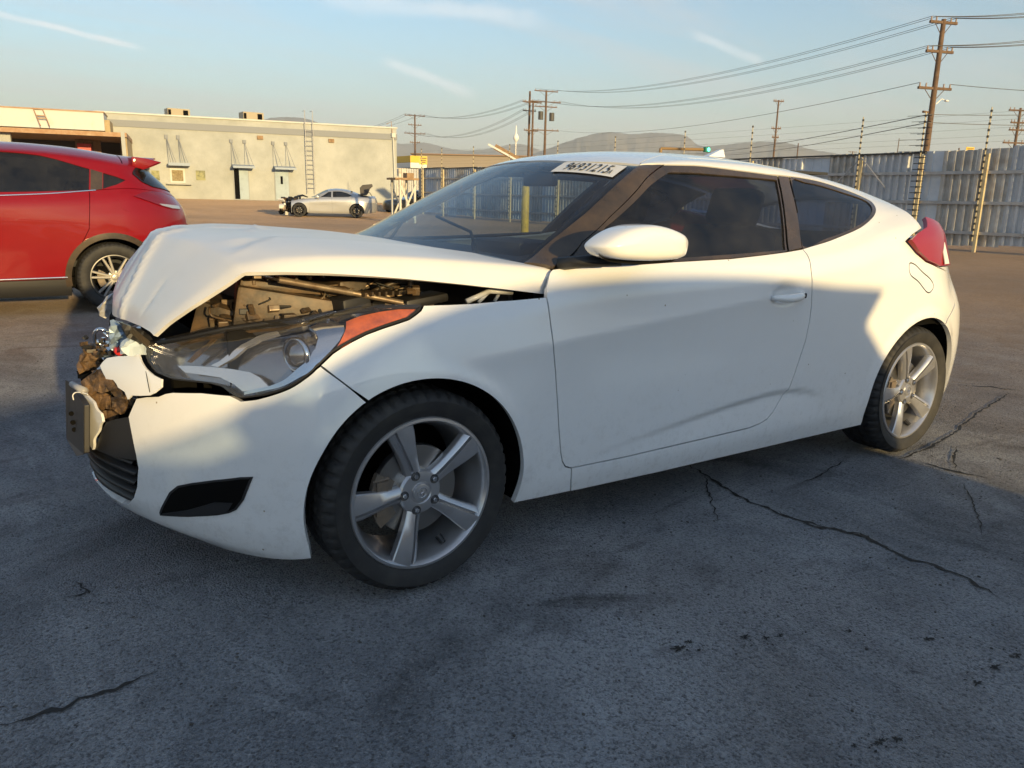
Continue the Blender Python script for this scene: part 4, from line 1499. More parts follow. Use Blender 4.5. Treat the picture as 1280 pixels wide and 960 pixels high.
def build_engine_bay(root):
    r = random.Random(3)
    bay = empty_part('engine_bay', root)
    # air box lid, curved cover, battery box, fuse box, bottles, hoses
    def slab(c, s, rz, ry, m, name, bev=.012):
        R = Matrix.Rotation(rz, 3, 'Z') @ Matrix.Rotation(ry, 3, 'Y')
        return MB().box(c, s, R).build(name, m, bay, smooth=True, bevel=bev, auto=True)
    slab((-.27, -.50, .835), (.30, .20, .12), -.25, .18, dusty_plastic, 'air_box')
    slab((-.24, -.48, .905), (.32, .17, .03), -.20, .10, dusty_plastic, 'air_box_lid')
    slab((-.02, -.42, .84), (.22, .24, .16), .1, 0, dusty_plastic, 'battery_box')
    slab((.02, -.40, .935), (.26, .20, .025), .1, .03, black_plastic, 'battery_cover')
    slab((-.12, -.63, .845), (.10, .09, .08), .2, -.1, black_plastic, 'fuse_box')
    slab((-.42, -.38, .79), (.14, .22, .13), -.5, .3, dusty_plastic, 'intake_scoop')
    slab((-.05, -.05, .86), (.5, .5, .1), 0, 0, black_plastic, 'engine_cover', .03)
    slab((.12, -.62, .86), (.16, .10, .03), .1, -.1, black_plastic, 'relay_cover')
    # strut rod bent across the opening
    a = on_y(312.5, 338.5, -.66); b = on_y(348, 349.5, -.66); c = on_y(440, 366, -.66); d = on_y(503, 378.5, -.68)
    MB().tube(a, b, .004).build('gas_strut_rod', chrome, bay, smooth=True)
    MB().tube(b, c, .0095, n=12).tube(c, d, .0085, n=12).build('gas_strut', dusty_metal, bay, smooth=True, auto=True)
    MB().box(a, (.03, .02, .022)).box((a.x + .018, a.y, a.z - .012), (.022, .02, .02)).build('strut_mount', dusty_metal, bay, bevel=.003)
    # hood hinge
    h0 = on_y(583, 377, -.74); h1 = on_y(612, 364, -.74); h2 = on_y(640, 366, -.74); h3 = on_y(598, 378, -.74)
    MB().tube(h0, h1, .009).tube(h3, h1, .006).tube(h1, h2, .008).tube(on_y(625, 365, -.72), on_y(618, 377, -.72), .006).build('hood_hinge', white_paint, bay, smooth=True)
    for k in range(7):
        c_ = Vector((-.36 + k * .042, -.47 - .0 * k, .925 + k * .0025))
        MB().box(c_, (.010, .15, .014), Matrix.Rotation(-.2, 3, 'Z')).build('cover_rib', dusty_plastic, bay, bevel=.003)
    for k in range(6):
        MB().box((-.10 + k * .022, -.655, .893), (.007, .07, .012), Matrix.Rotation(.2, 3, 'Z')).build('fuse_box_rib', dusty_plastic, bay)
    for k in range(9):
        x = r.uniform(-.5, .12); y = -.60 + max(0, -.25 - x) * .35 + r.uniform(-.02, .10)
        MB().lathe([(.001, .018), (.009, .018), (.010, .004), (.017, .002), (.018, -.01)], n=10, axis='z', center=(x, y, .87 + (x + .5) * .04)).build('bolt', dusty_metal, bay, smooth=True, auto=True)
    for k in range(22):
        x = r.uniform(-.5, .05); y = -.60 + max(0, -.25 - x) * .38 + r.uniform(-.03, .08)
        pts = [(x, y, .86 + (x + .5) * .05)]
        for q in range(4):
            pts.append((pts[-1][0] + r.uniform(-.01, .06), pts[-1][1] + r.uniform(-.03, .03), pts[-1][2] + r.uniform(-.025, .025)))
        MB().path(smooth_curve(pts, 4), r.uniform(.0022, .0045), n=6).build('wire', (black_rubber, dusty_metal, black_rubber, dusty_plastic)[k % 4], bay, smooth=True)
    # clutter: brackets, plugs, hoses
    junk = []
    for k in range(90):
        x = r.uniform(-.52, .16); y = r.uniform(-.66, -.42) + max(0, -.25 - x) * .35
        z = .80 + .06 * r.random() + (x + .5) * .06
        s = (r.uniform(.010, .045), r.uniform(.010, .035), r.uniform(.008, .032))
        R = Matrix.Rotation(r.uniform(-1, 1), 3, 'Z') @ Matrix.Rotation(r.uniform(-.6, .6), 3, 'X')
        m = (dusty_plastic, dusty_metal, black_plastic, dusty_plastic)[k % 4]
        MB().box((x, y, z), s, R).build(('bracket', 'connector', 'clip')[k % 3], m, bay, bevel=.003)
    for k in range(12):
        x = r.uniform(-.45, .1); y = -.55 + r.uniform(-.07, .06)
        pts = [(x, y, .82 + r.uniform(0, .04))]
        for q in range(5):
            pts.append((pts[-1][0] + r.uniform(.02, .09), pts[-1][1] + r.uniform(-.04, .05), pts[-1][2] + r.uniform(-.03, .035)))
        sp = smooth_curve(pts, 4)
        MB().path(sp, r.uniform(.004, .012), n=8).build('hose', (black_rubber, dusty_plastic, dusty_metal)[k % 3], bay, smooth=True)
    # lamp carrier: dark rail just behind the top edge of the lamp
    pts = [on_y(200, 426, -.50), on_y(285, 408, -.62), on_y(380, 395, -.72), on_y(470, 383, -.78)]
    MB().path([p + Vector((.0, .03, -.012)) for p in pts], .007, n=8).build('lamp_carrier', black_plastic, bay, smooth=True)


def crumple(mb_name, outline, Yf, m, parent, thick=.02, seed=1, amp=.012, res=.014):
    """a torn, crumpled sheet: outline in pixels read at depth Yf(px) -> solid with uneven faces"""
    r = random.Random(seed)
    poly = resample(outline, 5)
    lo, hi = poly.min(0), poly.max(0)
    G = np.array([(x + r.uniform(-2, 2), y + r.uniform(-2, 2)) for x in np.arange(lo[0], hi[0], 6) for y in np.arange(lo[1], hi[1], 6)])
    G = G[inside(G, poly)]
    if len(G): G = G[seg_dist(G, poly) > 2.5]
    n = len(poly)
    V = [Vector((float(p[0]), float(p[1]))) for p in poly] + [Vector((float(p[0]), float(p[1]))) for p in G]
    vo, _, fo, *_ = delaunay_2d_cdt(V, [(i, (i + 1) % n) for i in range(n)], [], 0, 1e-6)
    pv = np.array([(v.x, v.y) for v in vo])
    F = [f for f in fo if inside(pv[list(f)].mean(0)[None], poly)[0]]
    P = [on_y(x, y, Yf(x, y) + r.uniform(-amp, amp)) for x, y in pv]
    me = mesh_from(mb_name, P, F)
    o = link(mb_name, me, m, parent)
    md = o.modifiers.new('thickness', 'SOLIDIFY'); md.thickness = thick; md.offset = 0
    return o


def build_crushed_front(root):
    Yf = lambda x, y: -.12 - (x - 120) * .0028
    # brown crushed absorber and carrier between the bumper pieces
    g = empty_part('crushed_front', root)
    crumple('crushed_absorber', [(103, 477), (112, 470), (120, 463), (131, 466), (142, 473), (151, 485), (159, 498), (149, 492), (140, 487), (130, 491), (120, 489), (111, 500)], lambda x, y: Yf(x, y) + .0, foam_brown, g, .012, 4, .007)
    crumple('crushed_absorber', [(117, 491), (128, 492), (138, 495), (141, 504), (139, 512), (130, 511), (120, 514), (114, 501)], lambda x, y: Yf(x, y) + .02, foam_brown, g, .012, 14, .007)
    crumple('crushed_absorber', [(141, 497), (150, 498), (158, 501), (159, 510), (153, 518), (145, 513), (141, 508)], lambda x, y: Yf(x, y) - .01, foam_brown, g, .012, 15, .007)
    crumple('crushed_absorber', [(119, 515), (130, 513), (141, 513), (147, 518), (145, 526), (136, 526), (128, 530), (122, 524)], lambda x, y: Yf(x, y) + .01, foam_brown, g, .012, 16, .006)
    crumple('dark_gap_backing', [(101, 470), (120, 462), (140, 470), (160, 495), (170, 505), (162, 521), (140, 528), (126, 531), (112, 505)], lambda x, y: Yf(x, y) + .07, void_black, g, .01, 17, .004)  # black sheet added so gaps between the foam pieces look shaded
    crumple('bent_bracket', [(108, 432), (122, 430), (127, 440), (125, 455), (118, 463), (100, 464), (99, 452)], lambda x, y: .06, foam_brown, g, .025, 5, .010)
    crumple('torn_carrier', [(116, 464), (134, 461), (143, 474), (140, 480), (152, 489), (160, 500), (170, 498), (164, 512), (150, 500), (136, 486), (124, 474)], lambda x, y: Yf(x, y) + .01, dusty_plastic, g, .012, 6, .010)
    crumple('dark_shell', [(97, 464), (118, 463), (118, 475), (99, 473)], lambda x, y: .07, void_black, g, .02, 7, .004)
    crumple('upper_carrier', [(150, 404), (163, 408), (178, 414), (187, 424), (184, 430), (170, 428), (158, 421)], lambda x, y: -.36, black_plastic, g, .02, 8, .008)
    crumple('blue_beam', [(143, 401), (158, 405), (166, 414), (163, 421), (152, 430), (144, 438), (137, 428), (136, 410)], lambda x, y: -.18, blue_metal, g, .03, 9, .004)
    crumple('beam_cover', [(150, 434), (156, 426), (163, 423), (178, 428), (182, 440), (182, 443), (152, 442)], lambda x, y: -.36, mat('pale_blue_plastic', (.42, .50, .58), rough=.45), g, .02, 10, .004)
    # chromed badge: ring with slanted H, cracked loose and turned edge-on
    bm_ = empty_part('badge', g)
    c = on_y(134, 430, -.14)
    a1 = Vector((-.25, -.75, -.45)).normalized()
    rx = Vector((-.35, -.35, .87)); rx = (rx - a1 * rx.dot(a1)).normalized(); ry = a1.cross(rx)
    pts = [c + rx * .060 * math.cos(t) + ry * .030 * math.sin(t) for t in np.linspace(0, 2 * math.pi, 33)[:-1]]
    MB().path(pts + [pts[0]], .006, n=8).build('badge_ring', chrome, g, smooth=True)
    MB().tube(c - rx * .02 - ry * .022, c + rx * .045 - ry * .010, .005).tube(c - rx * .045 + ry * .010, c + rx * .02 + ry * .022, .005).tube(c - ry * .014 + rx * .005, c + ry * .014 - rx * .005, .005).build('badge_letter', chrome, g, smooth=True)
    bpy.data.objects.remove(bm_)
    MB().lathe([(.0001, -.008), (.012, -.008), (.014, 0), (.014, .02)], n=16, center=on_y(149, 439, -.22)).build('red_reflector', red_plastic, g, smooth=True)
    MB().tube(on_y(136, 415, -.14), on_y(143, 410, -.14), .008).tube(on_y(139, 412, -.14), on_y(138, 425, -.15), .005).build('red_bracket', red_plastic, g, smooth=True)
    r = random.Random(5)
    for k in range(60):
        x = r.uniform(104, 172); y = 428 + (x - 122) * .25 + r.uniform(-6, 16)
        p = on_y(x, y, Yf(x, y) - .0 + r.uniform(-.02, .03))
        R = Matrix.Rotation(r.uniform(-1.5, 1.5), 3, 'Z') @ Matrix.Rotation(r.uniform(-1.5, 1.5), 3, 'X')
        MB().box(p, (r.uniform(.006, .028), r.uniform(.003, .010), r.uniform(.004, .014)), R).build('shard', (chrome, dusty_plastic, black_plastic, blue_metal, dusty_plastic, black_plastic, foam_brown)[k % 7], g)
    # dark core so the torn opening does not show daylight
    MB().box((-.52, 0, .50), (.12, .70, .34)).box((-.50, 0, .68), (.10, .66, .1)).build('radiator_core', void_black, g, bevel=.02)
    fins = MB()
    for k in range(16):
        p = on_y(163 + k * 1.45, 411.5 + k * 1.2, -.37)
        fins.box(p, (.0012, .03, .018), Matrix.Rotation(.4, 3, 'Y'))
    fins.build('vent_fins', dusty_plastic, g)
    # number plate holder: black board with bolt holes, no plate on it
    pl = empty_part('plate_holder', root)
    y0, y1 = -.20, .17
    A = [on_y(104.5, 507, y0), on_y(104.5, 567, y0), on_y(96, 569, y0 + .08), on_y(83, 547, y1), on_y(82, 476, y1), on_y(90, 481, y1 - .08)]
    n = len(A)
    vs = [p for p in A] + [p + Vector((.018, .0, 0)) for p in A]
    MB().add(vs, [tuple(range(n)), tuple(range(n, 2 * n))] + [(i, (i + 1) % n, n + (i + 1) % n, n + i) for i in range(n)]).build('holder_board', black_plastic, pl, bevel=.003)
    MB().tube(on_y(90, 480, -.02), on_y(106, 489, -.12), .010, .012).build('holder_bracket', mat('grey_bracket', (.35, .35, .36), rough=.5), pl, smooth=True)
    MB().path(smooth_curve([on_y(92, 500, -.1), on_y(91, 494, -.1), on_y(95, 490.5, -.1), on_y(103, 491, -.12), on_y(110, 493, -.14)], 4), .0018).build('cable_tie', label_white, pl, smooth=True)
    for (x, y) in ((91, 517), (95, 537), (93, 528)):
        p = on_y(x, y, -.02)
        MB().lathe([(.0001, 0), (.008, 0), (.008, .004)], n=10, center=(p.x - .004, p.y, p.z)).build('bolt', void_black, pl)
    # crumpled grey shell beside the nose
    sh = crumple('bent_fender_liner', [(123, 385), (134, 372), (146, 362), (150, 366), (143, 380), (140, 392), (132, 398), (125, 394)], lambda x, y: .42, mat('grey_liner', (.30, .30, .31), rough=.4, coat=.4), g, .02, 12, .004)


def build_cabin(root):
    cb = empty_part('cabin', root)
    MB().box((1.6, 0, .30), (2.4, 1.35, .05)).build('cabin_floor', cabin_dark, cb)
    dash = MB()
    prof = [(.42, .955), (.60, .985), (.78, .975), (.88, .93), (.92, .80), (.86, .55), (.46, .5)]
    dash.prism([(a, b) for a, b in prof], -.66, .66, 'xz')
    dash.build('dashboard', dash_dark, cb, bevel=.02, smooth=True, auto=True)
    MB().box((.66, -.36, 1.0), (.20, .34, .06)).build('instrument_hood', dash_dark, cb, bevel=.025, smooth=True, auto=True)
    sw = MB()
    c = Vector((.93, -.36, .93)); ax = Vector((-.9, 0, .42)).normalized()
    e1 = Vector((0, 1, 0)); e2 = ax.cross(e1)
    ring = [c + e1 * .18 * math.cos(t) + e2 * .18 * math.sin(t) for t in np.linspace(0, 2 * math.pi, 33)]
    sw.path(ring, .014, n=8)
    for t in (0.2, math.pi - .2, -math.pi / 2):
        sw.tube(c, c + e1 * .17 * math.cos(t) + e2 * .17 * math.sin(t), .016, .012)
    sw.tube(c - ax * .02, c + ax * .02, .06, n=16)
    sw.build('steering_wheel', black_plastic, cb, smooth=True)
    for sy in (-.36, .36):
        seat = empty_part('seat', cb)
        MB().box((1.42, sy, .50), (.52, .50, .16)).build('seat_cushion', cabin_dark, seat, bevel=.05, smooth=True)
        R = Matrix.Rotation(math.radians(18), 3, 'Y')
        MB().box((1.76, sy, .80), (.15, .48, .58), R).build('seat_backrest', cabin_dark, seat, bevel=.06, smooth=True)
        MB().box((1.87, sy, 1.16), (.09, .26, .17), R).build('headrest', cabin_dark, seat, bevel=.035, smooth=True)
    MB().box((2.45, 0, .55), (.5, 1.1, .2)).box((2.72, 0, .80), (.15, 1.15, .5), Matrix.Rotation(.35, 3, 'Y')).build('rear_bench', cabin_dark, cb, bevel=.05, smooth=True)
    # headlining, a dark sheet under the roof
    hl = MB().box((1.75, 0, 1.325), (1.25, .95, .012))
    hl.build('headlining', cabin_dark, cb)
    MB().box((1.03, 0, 1.262), (.03, .22, .06)).tube((1.03, 0, 1.30), (1.06, 0, 1.34), .008).build('rear_view_mirror', black_plastic, cb, bevel=.01)
    # wiper blades at the base of the glass
    MB().path([(.38, -.55, .985), (.50, -.30, 1.055), (.55, .05, 1.10)], .006).path([(.34, .05, 1.01), (.52, .28, 1.085), (.55, .52, 1.065)], .006).build('wiper', black_rubber, root, smooth=True)


def text_mesh(s, size=1.0, bold=0.0):
    cu = bpy.data.curves.new('t', 'FONT')
    cu.body = s
    cu.size = size
    cu.offset = bold
    cu.resolution_u = 3
    o = bpy.data.objects.new('t', cu)
    COL.objects.link(o)
    dg = bpy.context.evaluated_depsgraph_get()
    me = bpy.data.meshes.new_from_object(o.evaluated_get(dg))
    V = np.array([v.co[:] for v in me.vertices]); F = [tuple(p.vertices) for p in me.polygons]
    bpy.data.objects.remove(o); bpy.data.curves.remove(cu); bpy.data.meshes.remove(me)
    return V, F


def build_label(ws, SV):
    TL, TR, BR, BL = SV.from_px([(706.3, 202.9), (784, 208), (765.5, 221.6), (688, 214.7)])
    if os.environ.get('DBG'): print('label', TL, TR, BR, BL)
    def M(a, b):
        u = (1 - b) * ((1 - a) * BL[0] + a * BR[0]) + b * ((1 - a) * TL[0] + a * TR[0])
        v = (1 - b) * ((1 - a) * BL[1] + a * BR[1]) + b * ((1 - a) * TL[1] + a * TR[1])
        return u, v
    n = 20
    uv = np.array([M(i / n, j / 4) for i in range(n + 1) for j in range(5)])
    P = SV.pos(uv) + SV.nor(uv) * .0005
    F = [(i * 5 + j, (i + 1) * 5 + j, (i + 1) * 5 + j + 1, i * 5 + j + 1) for i in range(n) for j in range(4)]
    link('lot_label', mesh_from('lot_label', P, F, True), label_white, ws)
    for (s, x0, x1, y0, y1) in (('96931215', .15, .86, .14, .86), ('A', .87, .92, .14, .50)):
        V, F = text_mesh(s, 1.0, .004)
        lo, hi = V.min(0), V.max(0)
        a = x0 + (V[:, 0] - lo[0]) / (hi[0] - lo[0]) * (x1 - x0)
        b = y0 + (V[:, 1] - lo[1]) / (hi[1] - lo[1]) * (y1 - y0)
        uv = np.array([M(p, q) for p, q in zip(a, b)])
        P = SV.pos(uv) + SV.nor(uv) * .0035
        link('lot_number', mesh_from('lot_number', P, F), ink_black, ws)


white_car, WS = build_white_car()


# ------------------------------------------------------------------ the other vehicles
def px_local(S, pts, off, sc=1.0):
    out = []
    for (x, y) in pts:
        o, d = ray(x, y)
        uv = S.cast((o - np.array(off)) / sc, d / np.linalg.norm(d))
        if uv is None:
            Q = S.P[::3, ::3].reshape(-1, 3) * sc + np.array(off) - CAM_POS
            z = Q @ AX_F
            z = np.where(z > .1, z, 1e9)
            dd = (640 + CAM_F * (Q @ AX_R) / z - x) ** 2 + (480 - CAM_F * (Q @ AX_U) / z - y) ** 2
            i, j = divmod(int(dd.argmin()), len(S.V[::3]))
            uv = (float(S.U[i * 3]), float(S.V[j * 3]))
        out.append(uv)
    return out


def band(u0, u1, v0, v1, n=8):
    a = [(u, v0) for u in np.linspace(u0, u1, n)]
    return [(float(p), float(q)) for p, q in a + [(u, v1) for u in np.linspace(u1, u0, n)]]


def generic_car(name, T, G, paint, loc, label, seen_detail=True, rz=0):
    """a closed body from a section table and a few (x, z) outlines; mirrored left and right"""
    root = empty(name, loc, rz, label, 'car')
    S = car_surface(T)
    SV = mirror_v(S, .78)
    xz = S.from_xz
    R = G['res']
    umin, umax = float(S.U[0]), float(S.U[-1])
    wb, ar, az = G['wb'], G['arch'], G['az']
    vb = G.get('vb', 0.0)
    c0 = G['seams'][0]
    af = [p for p in xz(arc_xz(0, az, ar, 195, -15, 30)) if p[1] > vb]
    arr = [p for p in xz(arc_xz(wb, az, ar, 195, -15, 30)) if p[1] > vb]
    def seam(k, v0=vb, v1=.8):
        pts = G['seams'][k]
        z0 = T['z0']
        return [(u, v) for u, v in xz(pts)]
    s0, s1, s2 = seam(0), seam(1), seam(2)
    s0 = [(s0[0][0], vb)] + s0 + [(s0[-1][0], .8)]
    s1 = [(s1[0][0], vb)] + s1 + [(s1[-1][0], .8)]
    s2 = s2 + [(s2[-1][0], .8)]
    fu = G.get('front_cut', umin)
    nosev = .80
    front = [(fu, vb)] + [(float(u), vb) for u in np.linspace(fu, af[0][0] - .01, 10)][1:] + af + s0 + [(float(u), nosev) for u in np.linspace(s0[-1][0], fu, 22)]
    panel('front_fender', S, front, paint, root, mirror=True, res=R, lip=.015)
    panel('door', S, s0 + s1[::-1], paint, root, mirror=True, res=R, lip=.015)
    k = [p for p in arr if p[0] < s2[0][0] + .02]
    cutr = [p for p in arr if p[0] >= s2[0][0]]
    panel('door', S, s1 + s2[::-1] + cutr[:0] + [p for p in arr if p[0] < s2[0][0]][::-1] + [(arr[0][0], vb)], paint, root, mirror=True, res=R, lip=.015)
    rear = cutr + [(float(u), vb) for u in np.linspace(arr[-1][0] + .01, umax, 14)] + [(umax, .80)] + [(float(u), .80) for u in np.linspace(umax, s2[-1][0], 18)][1:-1] + s2[::-1]
    # body-coloured greenhouse with holes for the glass
    gh0, gh1 = G['glass_x']
    upper = [(float(u), .803) for u in np.linspace(gh0, umax, 26)] + [(umax, 1.235)] + [(float(u), 1.235) for u in np.linspace(umax, G['apex'], 26)][1:] + [(gh0 + (G['apex'] - gh0) * .5, 1.2)]
    wins = [([(float(a), float(b)) for a, b in xz(w)]) for w in G['windows']]
    panel('rear_quarter', S, rear, paint, root, mirror=True, res=R, lip=.015)
    panel('side_frame', S, upper, paint, root, mirror=True, res=R, lip=.01, inset=.001, holes=wins)
    for w in wins:
        panel('side_window', S, [tuple(p) for p in inset_poly(resample(w, R), -.006)], tinted_glass if G.get('tint', True) else G['glass'], root, mirror=True, res=R * 1.5, lip=0, off=-.006, inset=0)
    # sill, bumper skirts in black
    if vb > 0.01:
        segs = [(umin, af[0][0] - .01), (af[-1][0] + .01, arr[0][0] - .01), (arr[-1][0] + .01, umax)]
        for (a, b) in segs:
            panel('sill_cladding', S, band(a, b, -.06, vb - .002, 10), black_plastic, root, mirror=True, res=R * 1.5, lip=.01, off=.006, inset=0)
        for (cx, arc) in ((0, af), (wb, arr)):
            o_ = xz(arc_xz(cx, az, ar + .055, 190, -10, 30))
            panel('arch_cladding', S, o_ + xz(arc_xz(cx, az, ar + .001, 190, -10, 30))[::-1], black_trim, root, mirror=True, res=R, lip=.02, off=.012, inset=0)
    # full-width pieces
    ax, bx = G['wind']
    if G.get('hood', True):
        panel('hood', SV, [(float(u), .83) for u in np.linspace(umin, ax - .05, 16)] + [(ax - .10, 1.75)] + [(float(u), 2.67) for u in np.linspace(ax - .05, umin, 16)], paint, root, res=R * 1.6, lip=.01)
    wsp = [(ax, 1.215), (bx, 1.215), (bx - .06, 1.45), (bx - .07, 1.75), (bx - .06, 2.05), (bx, 2.285), (ax, 2.285), (ax - .12, 2.0), (ax - .16, 1.75), (ax - .12, 1.5)]
    panel('windshield', SV, wsp, windshield_glass if not G.get('dark') else tinted_glass, root, res=R * 1.6, lip=.004, off=-.003)
    rx = G['roof_end']
    panel('roof', SV, [(bx - .0, 1.238)] + [(float(u), 1.238) for u in np.linspace(bx + .05, rx, 12)] + [(rx, 1.75)] + [(float(u), 2.262) for u in np.linspace(rx, bx, 12)] + [(bx - .055, 2.05), (bx - .065, 1.75), (bx - .055, 1.45)], paint, root, res=R * 1.6, lip=.01)
    if G.get('rear_deck', True):
        panel('tailgate', SV, [(rx + .01, 1.238)] + [(float(u), 1.238) for u in np.linspace(rx + .05, umax - .02, 8)] + [(umax - .02, 1.75)] + [(float(u), 2.262) for u in np.linspace(umax - .02, rx, 8)] + [(rx + .01, 1.75)], G.get('deck_mat', paint), root, res=R * 2, lip=.01)
    # underside, housings, cabin block
    MB().box((wb / 2, 0, T['z0'] + .06), (wb + 1.2, 1.25, .06)).box((wb / 2, 0, T['z0'] + .03), (wb - ar * 2.1, 1.66, .05)).build('underbody', void_black, root)
    for cx in (0, wb):
        for sd in (-1, 1):
            a = np.radians(np.linspace(-20, 200, 26)); yw = G['hw'] - .045
            vs = [(cx + (ar + .02) * math.cos(t), sd * y, az + (ar + .02) * math.sin(t)) for y in (yw, .50) for t in a]
            n = len(a)
            vs.append((cx, sd * .50, az))
            MB().add(vs, [(i, i + 1, n + i + 1, n + i) for i in range(n - 1)] + [(2 * n, n + i, n + i + 1) for i in range(n - 1)]).build('wheel_housing', void_black, root, fix=False)
    MB().box((ax + (rx - ax) * .55, 0, T['z0'] + .22), (rx - ax + .5, 1.3, .06)).build('cabin_floor', cabin_dark, root)
    for sy in (-.36, .36):
        for sx in (G['seat'], G['seat'] + .85):
            st = empty_part('seat', root)
            MB().box((sx, sy, T['z0'] + .40), (.5, .5, .18)).build('seat_cushion', cabin_dark, st, bevel=.04)
            MB().box((sx + .30, sy, T['z0'] + .72), (.14, .48, .55), Matrix.Rotation(.25, 3, 'Y')).build('seat_backrest', cabin_dark, st, bevel=.04)
            MB().box((sx + .38, sy, T['z0'] + 1.06), (.09, .26, .16), Matrix.Rotation(.25, 3, 'Y')).build('headrest', cabin_dark, st, bevel=.03)
    MB().prism([(ax - .15, T['z0'] + .5), (ax - .15, T['z0'] + .72), (ax + .25, T['z0'] + .70), (ax + .32, T['z0'] + .5)], -.62, .62).build('dashboard', dash_dark, root)
    # mirrors
    mx, mz = G['mirror']
    for sd in (-1, 1):
        MB().prism([(mx - .02, mz - .05), (mx - .07, mz + .02), (mx - .03, mz + .085), (mx + .10, mz + .09), (mx + .12, mz - .03), (mx + .06, mz - .06)], sd * (G['hw'] - .02), sd * (G['hw'] + .16)).build('side_mirror', paint, root, bevel=.02, smooth=True)
    for cx in (0, wb):
        make_wheel(root, (cx, -G['hw'] + .012, G['R']), G['wkey'], G['wstyle'], -1)
        make_wheel(root, (cx, G['hw'] - .012, G['R']), G['wkey'], G['wstyle'], 1)
    return root, S, SV


SUVT = dict(
    z0=.24, xf0=-.32, xr0=2.72, crown=2.2, bulge=.014, kf=.35, pf=.52, kr=.45, pr=.60, Lf=.95, Lr=.95,
    low=[(-.32, .80, .83, .85, .862, .868, .862, .84, .815, .78), (0, .81, .845, .868, .880, .886, .882, .866, .845, .81),
         (.4, .80, .84, .858, .866, .872, .874, .866, .852, .825), (1.0, .80, .84, .852, .856, .866, .876, .874, .862, .835),
         (1.6, .80, .84, .852, .856, .866, .878, .876, .862, .832), (2.1, .80, .84, .856, .872, .882, .884, .874, .856, .82),
         (2.5, .81, .845, .868, .882, .890, .884, .862, .836, .795), (2.72, .81, .845, .866, .880, .886, .876, .85, .82, .775)],
    belt=[(-.32, .93), (0, .98), (.4, 1.03), (.8, 1.055), (1.5, 1.085), (2.1, 1.12), (2.5, 1.16), (2.72, 1.18)],
    rail=[(-.32, .72, .965), (.2, .76, 1.03), (.4, .745, 1.06), (.55, .72, 1.13), (.9, .655, 1.325), (1.2, .615, 1.445), (1.6, .60, 1.495), (2.1, .595, 1.492), (2.5, .60, 1.455), (2.72, .605, 1.42)],
    top=[(-.32, 1.0), (.2, 1.07), (.4, 1.12), (.6, 1.24), (.9, 1.42), (1.2, 1.54), (1.5, 1.59), (1.9, 1.602), (2.3, 1.585), (2.72, 1.535)],
    front=[(-.064, -.76, .22), (0, -.80, .27), (.1, -.84, .36), (.24, -.85, .5), (.4, -.84, .65), (.56, -.82, .76), (.68, -.78, .84), (.8, -.72, .90), (1.2, -.62, .95), (1.75, -.56, .97)],
    rear=[(-.064, 3.24, .22), (0, 3.32, .28), (.1, 3.38, .38), (.24, 3.41, .52), (.40, 3.40, .66), (.56, 3.38, .84), (.68, 3.35, .97), (.80, 3.27, 1.09), (1.0, 3.11, 1.27), (1.12, 3.02, 1.38), (1.2, 3.05, 1.42), (1.3, 3.08, 1.46), (1.75, 3.11, 1.50)])
SUVG = dict(wb=2.61, arch=.375, az=.335, vb=.085, hw=.885, R=.334, res=.05, seams=[[(.55, .36), (.56, .7), (.56, .98)], [(1.50, .36), (1.52, .7), (1.50, 1.05)], [(2.32, .62), (2.42, .80), (2.46, 1.13)]],
            glass_x=(.62, 2.9), apex=1.15, wind=(.46, 1.12), roof_end=2.85, seat=1.25, mirror=(.74, 1.10), wkey='suv',
            windows=[[(.80, 1.085), (1.47, 1.115), (1.46, 1.445), (1.22, 1.425), (1.0, 1.33)], [(1.56, 1.118), (2.30, 1.15), (2.36, 1.30), (2.18, 1.40), (1.9, 1.455), (1.56, 1.455)], [(2.42, 1.165), (2.74, 1.24), (2.44, 1.33)]],
            wstyle=dict(R=.334, rim=.222, W=.215, spokes=5, phase=60, fine=True))
red_paint = mat('red_paint', (.21, .0012, .005), rough=.5, spec=.10, metal=.0, coat=.8, coat_rough=.03, noise=(2.5, (.24, .004, .008), .4, .8))
plain_white = mat('plain_white_paint', (.80, .80, .80), rough=.3, coat=1.0)  # white picked so the unseen SUV bounces fill light onto the car
silver_paint = mat('silver_paint', (.55, .55, .55), rough=.30, metal=.6, coat=1.0)
dark_paint = mat('dark_paint', (.02, .022, .026), rough=.25, coat=1.0)


